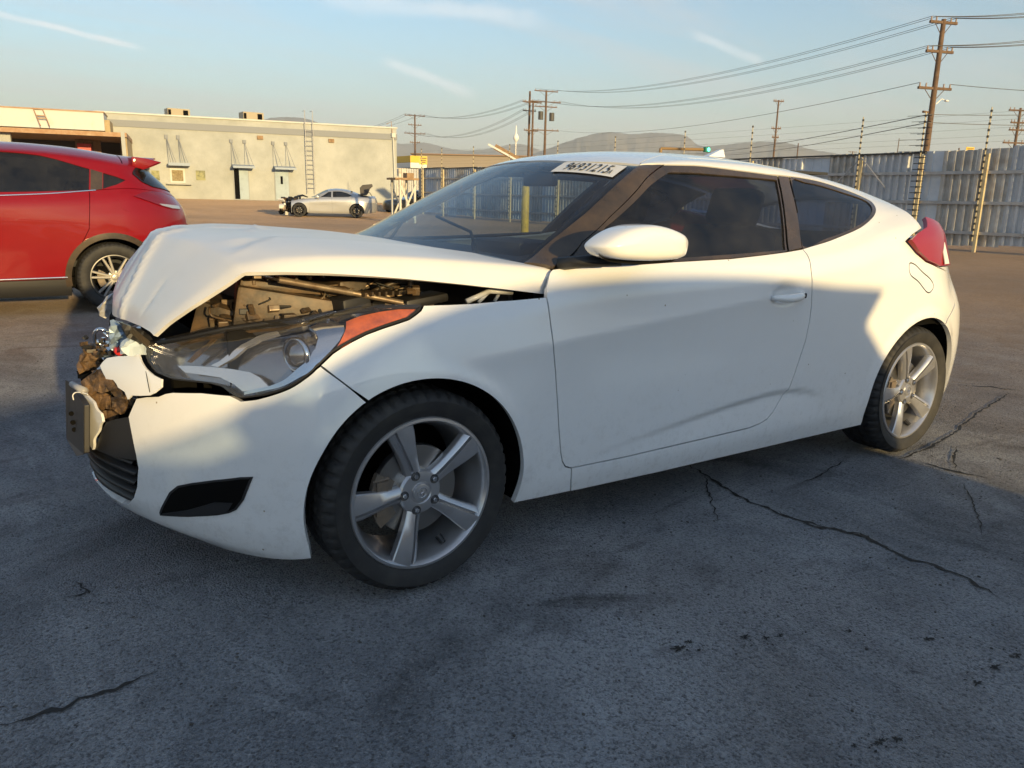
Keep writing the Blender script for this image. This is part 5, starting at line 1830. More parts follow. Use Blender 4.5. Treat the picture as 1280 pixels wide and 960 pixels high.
def build_red_car():
    k = 1.01
    off = (.12 - 2.61 * k, 5.80 + .885 * k, 0)
    G = dict(SUVG)
    G['windows'] = [SUVG['windows'][0]]
    # rear door glass and the small triangle traced
    T = dict(SUVT)
    T['rear'] = [(v, x + .10, z) for v, x, z in SUVT['rear']]
    S0 = car_surface(T)
    w2 = px_local(S0, [(-40, 241), (0, 240), (60, 239), (111, 237.5), (111.5, 211), (89, 204.5), (70, 199), (49, 194), (20, 190.5), (-20, 188), (-40, 188)], off, k)
    w3 = px_local(S0, [(129, 236), (145, 231), (157, 225), (143, 220), (129, 216)], off, k)
    G['windows'] = [SUVG['windows'][0]]
    P2 = [tuple(S0.pos([p])[0][[0, 2]]) for p in w2]
    P3 = [tuple(S0.pos([p])[0][[0, 2]]) for p in w3]
    G['windows'] = [SUVG['windows'][0], P2, P3]
    G['wstyle'] = dict(SUVG['wstyle'], phase=50, split=True, sw=.012, mat=mat('alloy_grey_dark', (.30, .29, .28), rough=.35, metal=.6), spokes=5)
    G['wstyle']['spokes'] = 6; G['wstyle']['disc'] = void_black; G['wstyle']['rim_mat'] = alloy_dark
    G['wkey'] = 'suv_red'
    G['res'] = .04
    root, S, SV = generic_car('red_suv', T, G, red_paint, off, 'glossy red SUV parked behind the white car, cut by the left edge of the photo')
    root.scale = (k, k, k)
    px = lambda pts: px_local(S, pts, off, k)
    col = px([(113, 211.5), (128, 216), (128, 236.5), (113, 238)])
    panel('middle_pillar', S, col, black_trim, root, mirror=True, res=.05, lip=0, off=.002, inset=0)
    um = float(S.U[-1])
    tl = [(2.84, .735), (2.93, .765), (3.05, .785), (3.18, .79), (3.34, .77), (3.34, .66), (3.20, .655), (3.08, .67), (2.95, .705)]
    t = panel('tail_light', S, tl, mat('dark_red_lens', (.16, .002, .006), rough=.1, coat=1), root, mirror=True, res=.03, lip=.012, off=.014, inset=0)
    panel('reverse_lamp', S, [(3.06, .685), (3.32, .690), (3.32, .664), (3.20, .659), (3.09, .672)], mat('clear_lamp', (.55, .55, .56), rough=.15, metal=.5, coat=1), t, res=.03, lip=.004, off=.019, inset=0)
    for m_, o_ in ((tinted_glass, .008), (void_black, .004)):
        rg = [(3.06, 1.165), (2.97, 1.05), (3.02, .93), (3.12, .865), (um, .86), (um, 1.17)]
        panel('rear_window' if o_ > .005 else 'rear_window_backing', S, rg, m_, root, mirror=True, res=.05, lip=.003, off=o_, inset=0)  # second pass is a solid black sheet behind the whole glass
    # belt moulding and rocker strip
    for v, m, w in ((.800, chrome, .006), (.10, chrome, .007)):
        us = np.linspace(.6 if v > .5 else .42, 2.52 if v > .5 else 2.2, 40)
        vs = []; fs = []
        for u in us:
            for dv, o_ in ((-w, .002), (0, .010), (w, .002)):
                q = np.array([[u, v + dv]]); vs.append((S.pos(q) + S.nor(q) * (o_ + (.008 if v < .5 else 0)))[0])
        for i in range(len(us) - 1):
            for j in range(2): fs.append((i * 3 + j, (i + 1) * 3 + j, (i + 1) * 3 + j + 1, i * 3 + j + 1))
        link('moulding', mesh_from('moulding', vs, fs, True), m, root)
    # filler flap ring and spoiler lip
    c = px([(160, 250.8)])[0]
    ring = [(c[0] + .085 * math.cos(t_), c[1] + .085 * math.sin(t_)) for t_ in np.linspace(0, 2 * math.pi, 25)[:-1]]
    panel('fuel_door', S, ring, red_paint, root, res=.04, lip=.01, off=.0035, inset=0)
    sp = MB()
    for (x0, x1, z0, z1) in ((2.72, 3.17, 1.515, 1.475),):
        sp.prism([(2.90, 1.497), (3.04, 1.484), (3.17, 1.455), (3.175, 1.445), (3.10, 1.41), (3.0, 1.37), (2.90, 1.40)], -.53, .53)
    sp.build('spoiler', red_paint, root, bevel=.012, smooth=True, auto=True)
    MB().box((3.16, -.60, 1.05), (.03, .03, .03)).box((3.14, .2, 1.16), (.02, .4, .012)).build('wiper', black_plastic, root)
    return root


red_car = build_red_car()


def build_near_suv():
    G = dict(SUVG)
    G['wstyle'] = dict(SUVG['wstyle'], fine=False)
    G['wkey'] = 'suv_near'
    G['res'] = .08
    # parked on the near side of the photographer: its shadow lies over the foreground
    k = 1.12
    T = dict(SUVT)
    for key in ('low', 'belt', 'rail', 'top', 'front', 'rear'):
        T[key] = [((r_[0] * k,) + tuple(r_[1:])) if key not in ('front', 'rear') else (r_[0], r_[1] * k) + tuple(r_[2:]) for r_ in SUVT[key]]
    T['xf0'] *= k; T['xr0'] *= k
    G['wb'] *= k; G['apex'] *= k; G['roof_end'] *= k; G['seat'] *= k
    G['seams'] = [[(x * k, z) for x, z in s_] for s_ in SUVG['seams']]
    G['windows'] = [[(x * k, z) for x, z in s_] for s_ in SUVG['windows']]
    G['wind'] = (.46 * k, 1.12 * k); G['glass_x'] = (.62 * k, 2.9 * k); G['mirror'] = (.74 * k, 1.10)
    root, S, SV = generic_car('white_suv', T, G, plain_white, CASTER, 'plain white SUV parked behind the photographer, outside the frame')
    return root


CASTER = (-1.50, -5.65, 0)
build_near_suv()

# ---- far sedans
SEDT = dict(
    z0=.19, xf0=-.35, xr0=2.95, crown=2.2, bulge=.012, kf=.35, pf=.5, kr=.45, pr=.55, Lf=1.0, Lr=1.05,
    low=[(-.35, .80, .84, .86, .87, .875, .865, .84, .81, .77), (0, .81, .85, .87, .885, .89, .885, .865, .84, .80), (.7, .80, .84, .865, .87, .875, .882, .872, .855, .82),
         (1.5, .80, .84, .865, .87, .875, .885, .88, .862, .825), (2.3, .80, .84, .865, .88, .89, .892, .88, .855, .81), (2.825, .81, .85, .87, .885, .895, .885, .86, .83, .78), (2.95, .81, .85, .868, .882, .89, .88, .85, .82, .77)],
    belt=[(-.35, .80), (0, .86), (.6, .93), (1.2, .955), (2.0, .985), (2.6, 1.02), (2.95, 1.03)],
    rail=[(-.35, .70, .83), (.4, .74, .93), (.65, .73, .96), (.85, .69, 1.05), (1.2, .61, 1.22), (1.5, .575, 1.31), (1.9, .57, 1.335), (2.3, .57, 1.30), (2.6, .60, 1.22), (2.95, .66, 1.09)],
    top=[(-.35, .88), (.3, .97), (.6, 1.02), (.9, 1.17), (1.2, 1.33), (1.5, 1.42), (1.8, 1.445), (2.1, 1.435), (2.5, 1.36), (2.95, 1.20)],
    front=[(-.064, -.86, .17), (0, -.90, .22), (.1, -.94, .3), (.24, -.95, .42), (.4, -.95, .55), (.56, -.93, .65), (.68, -.88, .72), (.8, -.82, .77), (1.2, -.7, .82), (1.75, -.62, .84)],
    rear=[(-.064, 3.72, .2), (0, 3.80, .28), (.1, 3.86, .36), (.24, 3.88, .5), (.4, 3.88, .65), (.56, 3.87, .80), (.68, 3.84, .92), (.8, 3.80, 1.02), (1.2, 3.76, 1.06), (1.75, 3.76, 1.09)])
SEDG = dict(wb=2.825, arch=.375, az=.34, vb=0.0, hw=.89, R=.34, res=.09, seams=[[(.50, .26), (.52, .6), (.55, .90)], [(1.62, .26), (1.62, .6), (1.60, .95)], [(2.44, .50), (2.52, .75), (2.60, .99)]],
            glass_x=(.75, 3.2), apex=1.45, wind=(.66, 1.42), roof_end=2.35, seat=1.35, mirror=(.86, .99), wkey='sedan',
            windows=[[(1.0, .985), (1.58, 1.0), (1.58, 1.27), (1.42, 1.25)], [(1.66, 1.005), (2.45, 1.03), (2.62, 1.08), (2.42, 1.20), (2.1, 1.285), (1.66, 1.285)]],
            wstyle=dict(R=.34, rim=.245, W=.22, spokes=7, phase=90, fine=False, split=True, mat=black_plastic, rim_mat=black_plastic))


def gz(y):
    """the yard rises gently towards the buildings"""
    return float(np.interp(y, [-1e5, 30, 36, 41, 46, 52, 60, 1e5], [0, 0, .05, .14, .36, .66, .72, .72]))


def build_silver_car():
    a = on_z(374, 267.6, .14); b = on_z(449, 267.8, .14)
    D = (a - Vector(CAM_POS)).length
    # distance from the apparent wheelbase
    fa = at_d(374, 258, 39.6); fb = at_d(449.5, 258, 39.6 * 1.012)
    d = (fb - fa); ang = math.atan2(d.y, d.x)
    ang = ang if abs(d.length - 2.825) < 9 else 0
    z = gz(fa.y)
    G = dict(SEDG); G['hood'] = False; G['front_cut'] = -.42
    loc = fa + Vector((-math.sin(ang), math.cos(ang), 0)) * .89
    root, S, SV = generic_car('silver_sedan', SEDT, G, silver_paint, (loc.x, loc.y, z), 'wrecked silver sedan without its nose, boot lid up, in front of the white warehouse', rz=ang)
    r = random.Random(2)
    nose = empty_part('wrecked_nose', root)
    for k in range(110):
        x = r.uniform(-.95, .25); yy = r.uniform(-.78, .78); z0 = r.uniform(.16, .88 + (x + .9) * .06)
        s = (r.uniform(.06, .28), r.uniform(.06, .3), r.uniform(.04, .2))
        R = Matrix.Rotation(r.uniform(-1, 1), 3, 'Z') @ Matrix.Rotation(r.uniform(-1, 1), 3, 'X')
        MB().box((x, yy, z0), s, R).build(('bracket', 'torn_panel', 'engine_block')[k % 3], (dusty_plastic, black_plastic, dusty_metal, label_white, void_black)[k % 5], nose, bevel=.01)
    MB().path([(-.3, -.7, .9), (-.1, -.3, 1.02), (.1, .2, 1.06), (.3, .6, .98)], [.03, .05, .05, .03], n=6).build('crumpled_hood_piece', black_plastic, nose)
    # boot lid standing open, inner side to us
    lid = MB()
    lid.prism([(3.02, 1.16), (3.00, 1.50), (3.14, 1.64), (3.62, 1.70), (3.66, 1.60), (3.50, 1.46), (3.40, 1.22), (3.30, 1.12)], -.58, .58)
    lid.build('boot_lid', mat('boot_lid_inner', (.06, .055, .055), rough=.6), root, bevel=.02)
    MB().path([(3.30, -.55, 1.36), (3.50, -.56, 1.25), (3.62, -.58, 1.08)], .016).build('boot_hinge', black_plastic, root)
    px = lambda pts: px_local(S, pts, (loc.x, loc.y, z))
    panel('headlight_stump', S, [(3.30, .52), (3.72, .52), (3.72, .72), (3.40, .72)], mat('clear_lamp2', (.6, .58, .56), rough=.2, metal=.3), root, mirror=True, res=.1, lip=.01, off=.01)
    return root


silver = build_silver_car()
for o in silver.children:
    if o.name.startswith('headlight_stump'): o.name = 'tail_light'


def build_dark_car():
    a = at_d(484, 252, 47)
    G = dict(SEDG); G['wstyle'] = dict(SEDG['wstyle']); G['wkey'] = 'sedan'
    generic_car('dark_sedan', SEDT, G, dark_paint, (a.x + 1.2, a.y + 1.0, gz(a.y)), 'black sedan half hidden behind the wooden trestle table', rz=.25)


build_dark_car()


# ------------------------------------------------------------------ ground
def build_ground():
    def axis(c0, c1, fine, far_):
        a = list(np.arange(c0, c1, fine))
        step = fine; x = c1; up = []
        while x < far_:
            up.append(x); step *= 1.09; x += step
        up.append(far_)
        step = fine; x = c0; dn = []
        while x > -far_:
            step *= 1.09; x -= step; dn.append(x)
        return np.array(sorted(set([max(v, -far_) for v in dn] + a + up)))
    X = axis(-3.5, 6, .055, 16000.0); Y = axis(-2.6, 4.5, .055, 16000.0)
    xx, yy = np.meshgrid(X, Y, indexing='ij')
    z = np.interp(yy, [-1e5, 30, 36, 41, 46, 52, 60, 1e5], [0, 0, .05, .14, .36, .66, .72, .72])
    rs = np.random.RandomState(3)
    def vnoise(x, y, s, seed):
        g = np.random.RandomState(seed).rand(256, 256)
        fx = x / s; fy = y / s
        i = np.floor(fx).astype(int); j = np.floor(fy).astype(int)
        a = fx - i; b = fy - j
        a = a * a * (3 - 2 * a); b = b * b * (3 - 2 * b)
        G = lambda p, q: g[p % 256, q % 256]
        return (G(i, j) * (1 - a) + G(i + 1, j) * a) * (1 - b) + (G(i, j + 1) * (1 - a) + G(i + 1, j + 1) * a) * b
    near = 1 - sstep(8, 16, np.hypot(xx, yy))
    h = (vnoise(xx, yy, 1.3, 1) - .5) * .012 + (vnoise(xx, yy, .4, 2) - .5) * .006 + (vnoise(xx, yy, .13, 4) - .5) * .004
    z = z + near * (h - .010)
    nx, ny = len(X), len(Y)
    V = np.stack([xx, yy, z], -1).reshape(-1, 3)
    idx = np.arange(nx * ny).reshape(nx, ny)
    F = np.stack([idx[:-1, :-1], idx[1:, :-1], idx[1:, 1:], idx[:-1, 1:]], -1).reshape(-1, 4)
    me = mesh_from('ground', V.tolist(), F.tolist(), True)
    m = bpy.data.materials.new('worn_asphalt'); m.use_nodes = True
    nt = m.node_tree; N = nt.nodes.new; L = nt.links.new
    b = nt.nodes['Principled BSDF']
    geo = N('ShaderNodeNewGeometry')
    def noise(scale, detail=6, rough=.6, dist=0, vec=None, sc=None):
        n = N('ShaderNodeTexNoise'); n.inputs['Scale'].default_value = scale; n.inputs['Detail'].default_value = detail
        n.inputs['Roughness'].default_value = rough; n.inputs['Distortion'].default_value = dist
        if sc:
            mp = N('ShaderNodeMapping'); mp.inputs['Scale'].default_value = sc; mp.inputs['Rotation'].default_value = (0, 0, .5)
            L(geo.outputs['Position'], mp.inputs[0]); L(mp.outputs[0], n.inputs['Vector'])
        else:
            L(geo.outputs['Position'], n.inputs['Vector'])
        return n.outputs['Fac']
    def rng(v, a, b_, c=0, d=1):
        r = N('ShaderNodeMapRange'); r.inputs['From Min'].default_value = a; r.inputs['From Max'].default_value = b_
        r.inputs['To Min'].default_value = c; r.inputs['To Max'].default_value = d
        L(v, r.inputs['Value']); return r.outputs[0]
    def mixc(f, a, b_):
        x = N('ShaderNodeMix'); x.data_type = 'RGBA'
        if isinstance(f, float): x.inputs['Factor'].default_value = f
        else: L(f, x.inputs['Factor'])
        for s_, v in (('A', a), ('B', b_)):
            if isinstance(v, tuple): x.inputs[s_].default_value = (*v, 1)
            else: L(v, x.inputs[s_])
        return x.outputs['Result']
    base = mixc(rng(noise(.50, 7, .62, .4), .36, .66), (.12, .132, .152), (.42, .435, .46))
    base = mixc(rng(noise(2.3, 9, .72, .8, sc=(1, .45, 1)), .46, .74, 0, .8), base, (.52, .535, .56))
    base = mixc(rng(noise(.8, 6, .65, 1.2), .55, .68, 0, .75), base, (.10, .105, .115))
    base = mixc(rng(noise(1.4, 7, .65, 1.6, sc=(.45, 1.7, 1)), .585, .70, 0, .8), base, (.065, .066, .072))
    base = mixc(rng(noise(.37, 5, .6, .8), .54, .68, 0, .35), base, (.27, .225, .19))
    # dusty brown yard; the blend also paints sunlit gold into the nearer ground
    sep = N('ShaderNodeSeparateXYZ'); L(geo.outputs['Position'], sep.inputs[0])
    cd = N('ShaderNodeVectorMath'); cd.operation = 'LENGTH'; L(geo.outputs['Position'], cd.inputs[0])
    far_ = rng(cd.outputs['Value'], 2.3, 10)
    b.inputs['Diffuse Roughness'].default_value = .9
    base = mixc(far_, base, mixc(rng(noise(.12, 6, .6, .5), .4, .65), (.62, .41, .25), (.44, .30, .19)))
    fx = N('ShaderNodeMath'); fx.operation = 'GREATER_THAN'; fx.inputs[1].default_value = 24
    L(sep.outputs['X'], fx.inputs[0])
    # aggregate: fine binder grain, small stones of mixed tone, sparse pits
    g1 = noise(95, 5, .8); g2 = noise(30, 7, .78)
    base = mixc(rng(g1, .38, .50, .65, 0), base, (.035, .036, .04))
    base = mixc(rng(g2, .58, .76, 0, .4), base, (.42, .42, .43))
    base = mixc(rng(g2, .42, .30, 0, .65), base, (.04, .04, .042))
    vo = N('ShaderNodeTexVoronoi'); vo.inputs['Scale'].default_value = 150; vo.feature = 'F1'
    L(geo.outputs['Position'], vo.inputs['Vector'])
    sp = N('ShaderNodeSeparateColor'); L(vo.outputs['Color'], sp.inputs[0])
    base2 = mixc(rng(sp.outputs[0], .88, 1.0, 0, .5), base, (.42, .42, .42))
    base3 = mixc(rng(sp.outputs[1], .80, 1.0, 0, .6), base2, (.045, .045, .05))
    vo2 = N('ShaderNodeTexVoronoi'); vo2.inputs['Scale'].default_value = 48
    L(geo.outputs['Position'], vo2.inputs['Vector'])
    sp2 = N('ShaderNodeSeparateColor'); L(vo2.outputs['Color'], sp2.inputs[0])
    pit = rng(sp2.outputs[2], .94, .985, 0, 1)
    pm = N('ShaderNodeMath'); pm.operation = 'MULTIPLY'
    L(pit, pm.inputs[0]); L(rng(noise(.9, 4), .42, .62), pm.inputs[1])
    pit2 = N('ShaderNodeMath'); pit2.operation = 'MULTIPLY'
    L(pm.outputs[0], pit2.inputs[0]); L(rng(vo2.outputs['Distance'], .42, .18), pit2.inputs[1])
    base4 = mixc(pit2.outputs[0], base3, (.022, .022, .022))
    L(base4, b.inputs['Base Color'])
    L(rng(noise(1.8, 5), .35, .7, .62, .95), b.inputs['Roughness'])
    b.inputs['Specular IOR Level'].default_value = .35
    bp = N('ShaderNodeBump'); bp.inputs['Strength'].default_value = 1.0; bp.inputs['Distance'].default_value = .010
    hsum = N('ShaderNodeMath'); hsum.operation = 'ADD'
    L(rng(vo.outputs['Distance'], 0, .8, 1, 0), hsum.inputs[0])
    h2 = N('ShaderNodeMath'); h2.operation = 'MULTIPLY_ADD'; h2.inputs[1].default_value = 1.4
    L(noise(28, 6, .75), h2.inputs[0]); L(rng(pit2.outputs[0], 0, 1, 0, -1.6), h2.inputs[2])
    L(h2.outputs[0], hsum.inputs[1])
    L(hsum.outputs[0], bp.inputs['Height'])
    bp2 = N('ShaderNodeBump'); bp2.inputs['Strength'].default_value = .7; bp2.inputs['Distance'].default_value = .03
    L(noise(5, 6, .65), bp2.inputs['Height']); L(bp2.outputs[0], bp.inputs['Normal'])
    L(bp.outputs[0], b.inputs['Normal'])
    g = link('ground', me, m)
    tag(g, 'worn grey asphalt yard with cracks and stains', kind='structure')
    # cracks: broken dark ribbons a few millimetres proud of the sheet at their tarry edges
    tar = mat('crack_filler', (.017, .016, .015), rough=.85, bump=(90, .6, .004))
    r = random.Random(9)
    def crack(pts, w, jit=.012, name='crack'):
        P = [on_z(x, y, 0) for x, y in pts]
        S_ = resample([(p.x, p.y) for p in P], .025, False)
        vs = []; fs = []
        ox = oy = 0
        for i, p in enumerate(S_):
            t = S_[min(i + 1, len(S_) - 1)] - S_[max(i - 1, 0)]
            t = t / max(np.linalg.norm(t), 1e-6)
            n_ = np.array([-t[1], t[0]])
            ox = ox * .8 + r.uniform(-jit, jit)
            ww = w * (.35 + 1.1 * r.random()) * min(1, i / 6, (len(S_) - 1 - i) / 6)
            c = p + n_ * ox
            hh = float(((vnoise(c[0], c[1], 1.3, 1) - .5) * .012 + (vnoise(c[0], c[1], .4, 2) - .5) * .006 + (vnoise(c[0], c[1], .13, 4) - .5) * .004) - .010) + .0035
            vs += [(*(c + n_ * ww), hh), (*(c - n_ * ww), hh)]
            if i: fs.append((2 * i - 2, 2 * i, 2 * i + 1, 2 * i - 1))
        link(name, mesh_from(name, vs, fs), tar, g)
    crack([(862, 578), (905, 605), (945, 627), (985, 641), (1020, 655), (1075, 664), (1110, 685), (1160, 700), (1200, 718), (1262, 748)], .0075, .012)
    crack([(970, 634), (1000, 650), (1035, 658), (1085, 668), (1118, 689)], .007, .014)
    crack([(1121, 573), (1150, 563), (1188, 541), (1205, 530), (1225, 512), (1262, 490)], .006, .006)
    crack([(1150, 575), (1172, 583), (1198, 590), (1240, 598)], .010, .008)
    crack([(1195, 588), (1192, 575), (1197, 556)], .006, .006)
    crack([(1195, 478), (1235, 482), (1278, 486)], .010, .02)
    crack([(1000, 602), (1030, 588), (1062, 572)], .0035, .006)
    crack([(1205, 600), (1222, 640), (1228, 668)], .003, .006)
    crack([(880, 590), (890, 620), (898, 650)], .003, .01)
    crack([(-20, 912), (40, 895), (90, 880), (130, 862), (170, 850), (198, 833)], .009, .015)
    crack([(92, 722), (110, 742), (116, 738)], .010, .01)
    def patch(x, y, rx_, ry_, n=26):
        P = on_z(x, y, 0)
        vs = []
        for k in range(n):
            t = 2 * math.pi * k / n
            q = .35 + .9 * r.random() ** 1.5 + (.25 * math.sin(3 * t + x))
            vs.append((P.x + rx_ * q * math.cos(t), P.y + ry_ * q * math.sin(t)))
        vs = [(a, c, float(((vnoise(a, c, 1.3, 1) - .5) * .012 + (vnoise(a, c, .4, 2) - .5) * .006 + (vnoise(a, c, .13, 4) - .5) * .004) - .010) + .004) for a, c in vs]
        me_ = mesh_from('tar_spot', [(P.x, P.y, vs[0][2] + .001)] + vs, [(0, i + 1, (i + 1) % n + 1) for i in range(n)])
        link('tar_spot', me_, tar, g)
    for (x, y, a, c) in ((850, 808, .03, .02), (862, 800, .018, .012), (930, 795, .022, .015), (958, 796, .014, .012), (975, 793, .016, .01), (1062, 786, .013, .01), (1160, 795, .02, .014),
                         (1100, 925, .03, .012), (1122, 921, .018, .012), (1222, 850, .028, .012), (1245, 830, .026, .014), (1272, 815, .02, .014), (1068, 930, .012, .01), (100, 741, .03, .012)):
        patch(x, y, a * .8, c * .8)
        for _ in range(6):
            patch(x + r.gauss(0, 16), y + r.gauss(0, 6), a * r.uniform(.12, .35), c * r.uniform(.12, .35), 9)
    # loose grit
    ico = bmesh.new(); bmesh.ops.create_icosphere(ico, subdivisions=1, radius=1.0)
    bv = np.array([v.co[:] for v in ico.verts]); bf = np.array([[v.index for v in f.verts] for f in ico.faces]); ico.free()
    VS = []; FS = []
    for k in range(2600):
        x = r.uniform(-2.2, 6.5); y = r.uniform(-2.4, 5.0) if k % 2 else r.gauss(-1.2, .7)
        s = r.uniform(.0012, .0042) * (1.5 if r.random() < .06 else 1)
        hz = float(((vnoise(x, y, 1.3, 1) - .5) * .012 + (vnoise(x, y, .4, 2) - .5) * .006 + (vnoise(x, y, .13, 4) - .5) * .004) - .010)
        v = bv * (s * np.array([r.uniform(.7, 1.5), r.uniform(.7, 1.5), .6])) + np.array([x, y, hz + s * .4])
        FS.append(bf + len(VS) * len(bv)); VS.append(v)
    me = mesh_from('loose_grit', np.concatenate(VS).tolist(), np.concatenate(FS).tolist())
    gr = link('loose_grit', me, mat('grit', (.12, .115, .11), rough=.9, noise=(60, (.05, .045, .04), .4, .6)))
    tag(gr, 'fine loose grit scattered over the asphalt around the white car', 'gravel', kind='stuff')


build_ground()


# ------------------------------------------------------------------ warehouse
WA = np.array([7.32, 57.45]); WB = np.array([26.52, 53.50])
WD = (WB - WA) / np.linalg.norm(WB - WA)           # along the wall
WN = np.array([WD[1], -WD[0]])                     # towards the camera


def on_wall(px_, py_, fwd=0.0):
    """pixel -> point on the vertical plane of the warehouse front moved fwd metres towards us"""
    o, d = ray(px_, py_)
    p0 = WA + WN * fwd
    t = ((p0 - o[:2]) @ WN) / (d[:2] @ WN)
    return Vector(o + d * t)


def wall_s(px_, py_, fwd=0.0):
    p = on_wall(px_, py_, fwd)
    return float((np.array([p.x, p.y]) - WA) @ WD), p.z


def wbox(mb, s0, s1, z0, z1, f0, f1):
    """box in wall coordinates: s along, z up, f towards us"""
    c = WA + WD * (s0 + s1) / 2 + WN * (f0 + f1) / 2
    R = Matrix.Rotation(math.atan2(WD[1], WD[0]), 3, 'Z')
    mb.box((c[0], c[1], (z0 + z1) / 2), (abs(s1 - s0), abs(f1 - f0), abs(z1 - z0)), R)
    return mb


def wp(s, z, f):
    c = WA + WD * s + WN * f
    return Vector((c[0], c[1], z))


stucco = mat('cream_stucco', (.47, .49, .48), rough=.9, noise=(.45, (.35, .37, .36), .35, .65), bump=(9, .5, .03))
white_stucco = mat('white_parapet', (.60, .62, .61), rough=.9, noise=(1.5, (.60, .55, .45), .55, .85), bump=(6, .3, .02))
grey_band = mat('grey_band', (.26, .28, .31), rough=.8)
rust_steel = mat('rusty_steel', (.38, .22, .12), rough=.8, noise=(3, (.50, .36, .24), .4, .7))
galv = mat('galvanised_steel', (.45, .45, .46), rough=.45, metal=.6, noise=(3, (.33, .33, .34), .4, .7))
door_blue = mat('pale_blue_door', (.36, .45, .52), rough=.6, noise=(2, (.25, .32, .38), .45, .8))
awn_blue = mat('awning_blue', (.33, .40, .50), rough=.6)
wood = mat('weathered_wood', (.36, .24, .14), rough=.85, noise=(5, (.22, .14, .08), .4, .7))
tan_cloth = mat('tan_sheet', (.50, .40, .24), rough=.9, noise=(2, (.36, .28, .16), .4, .7))


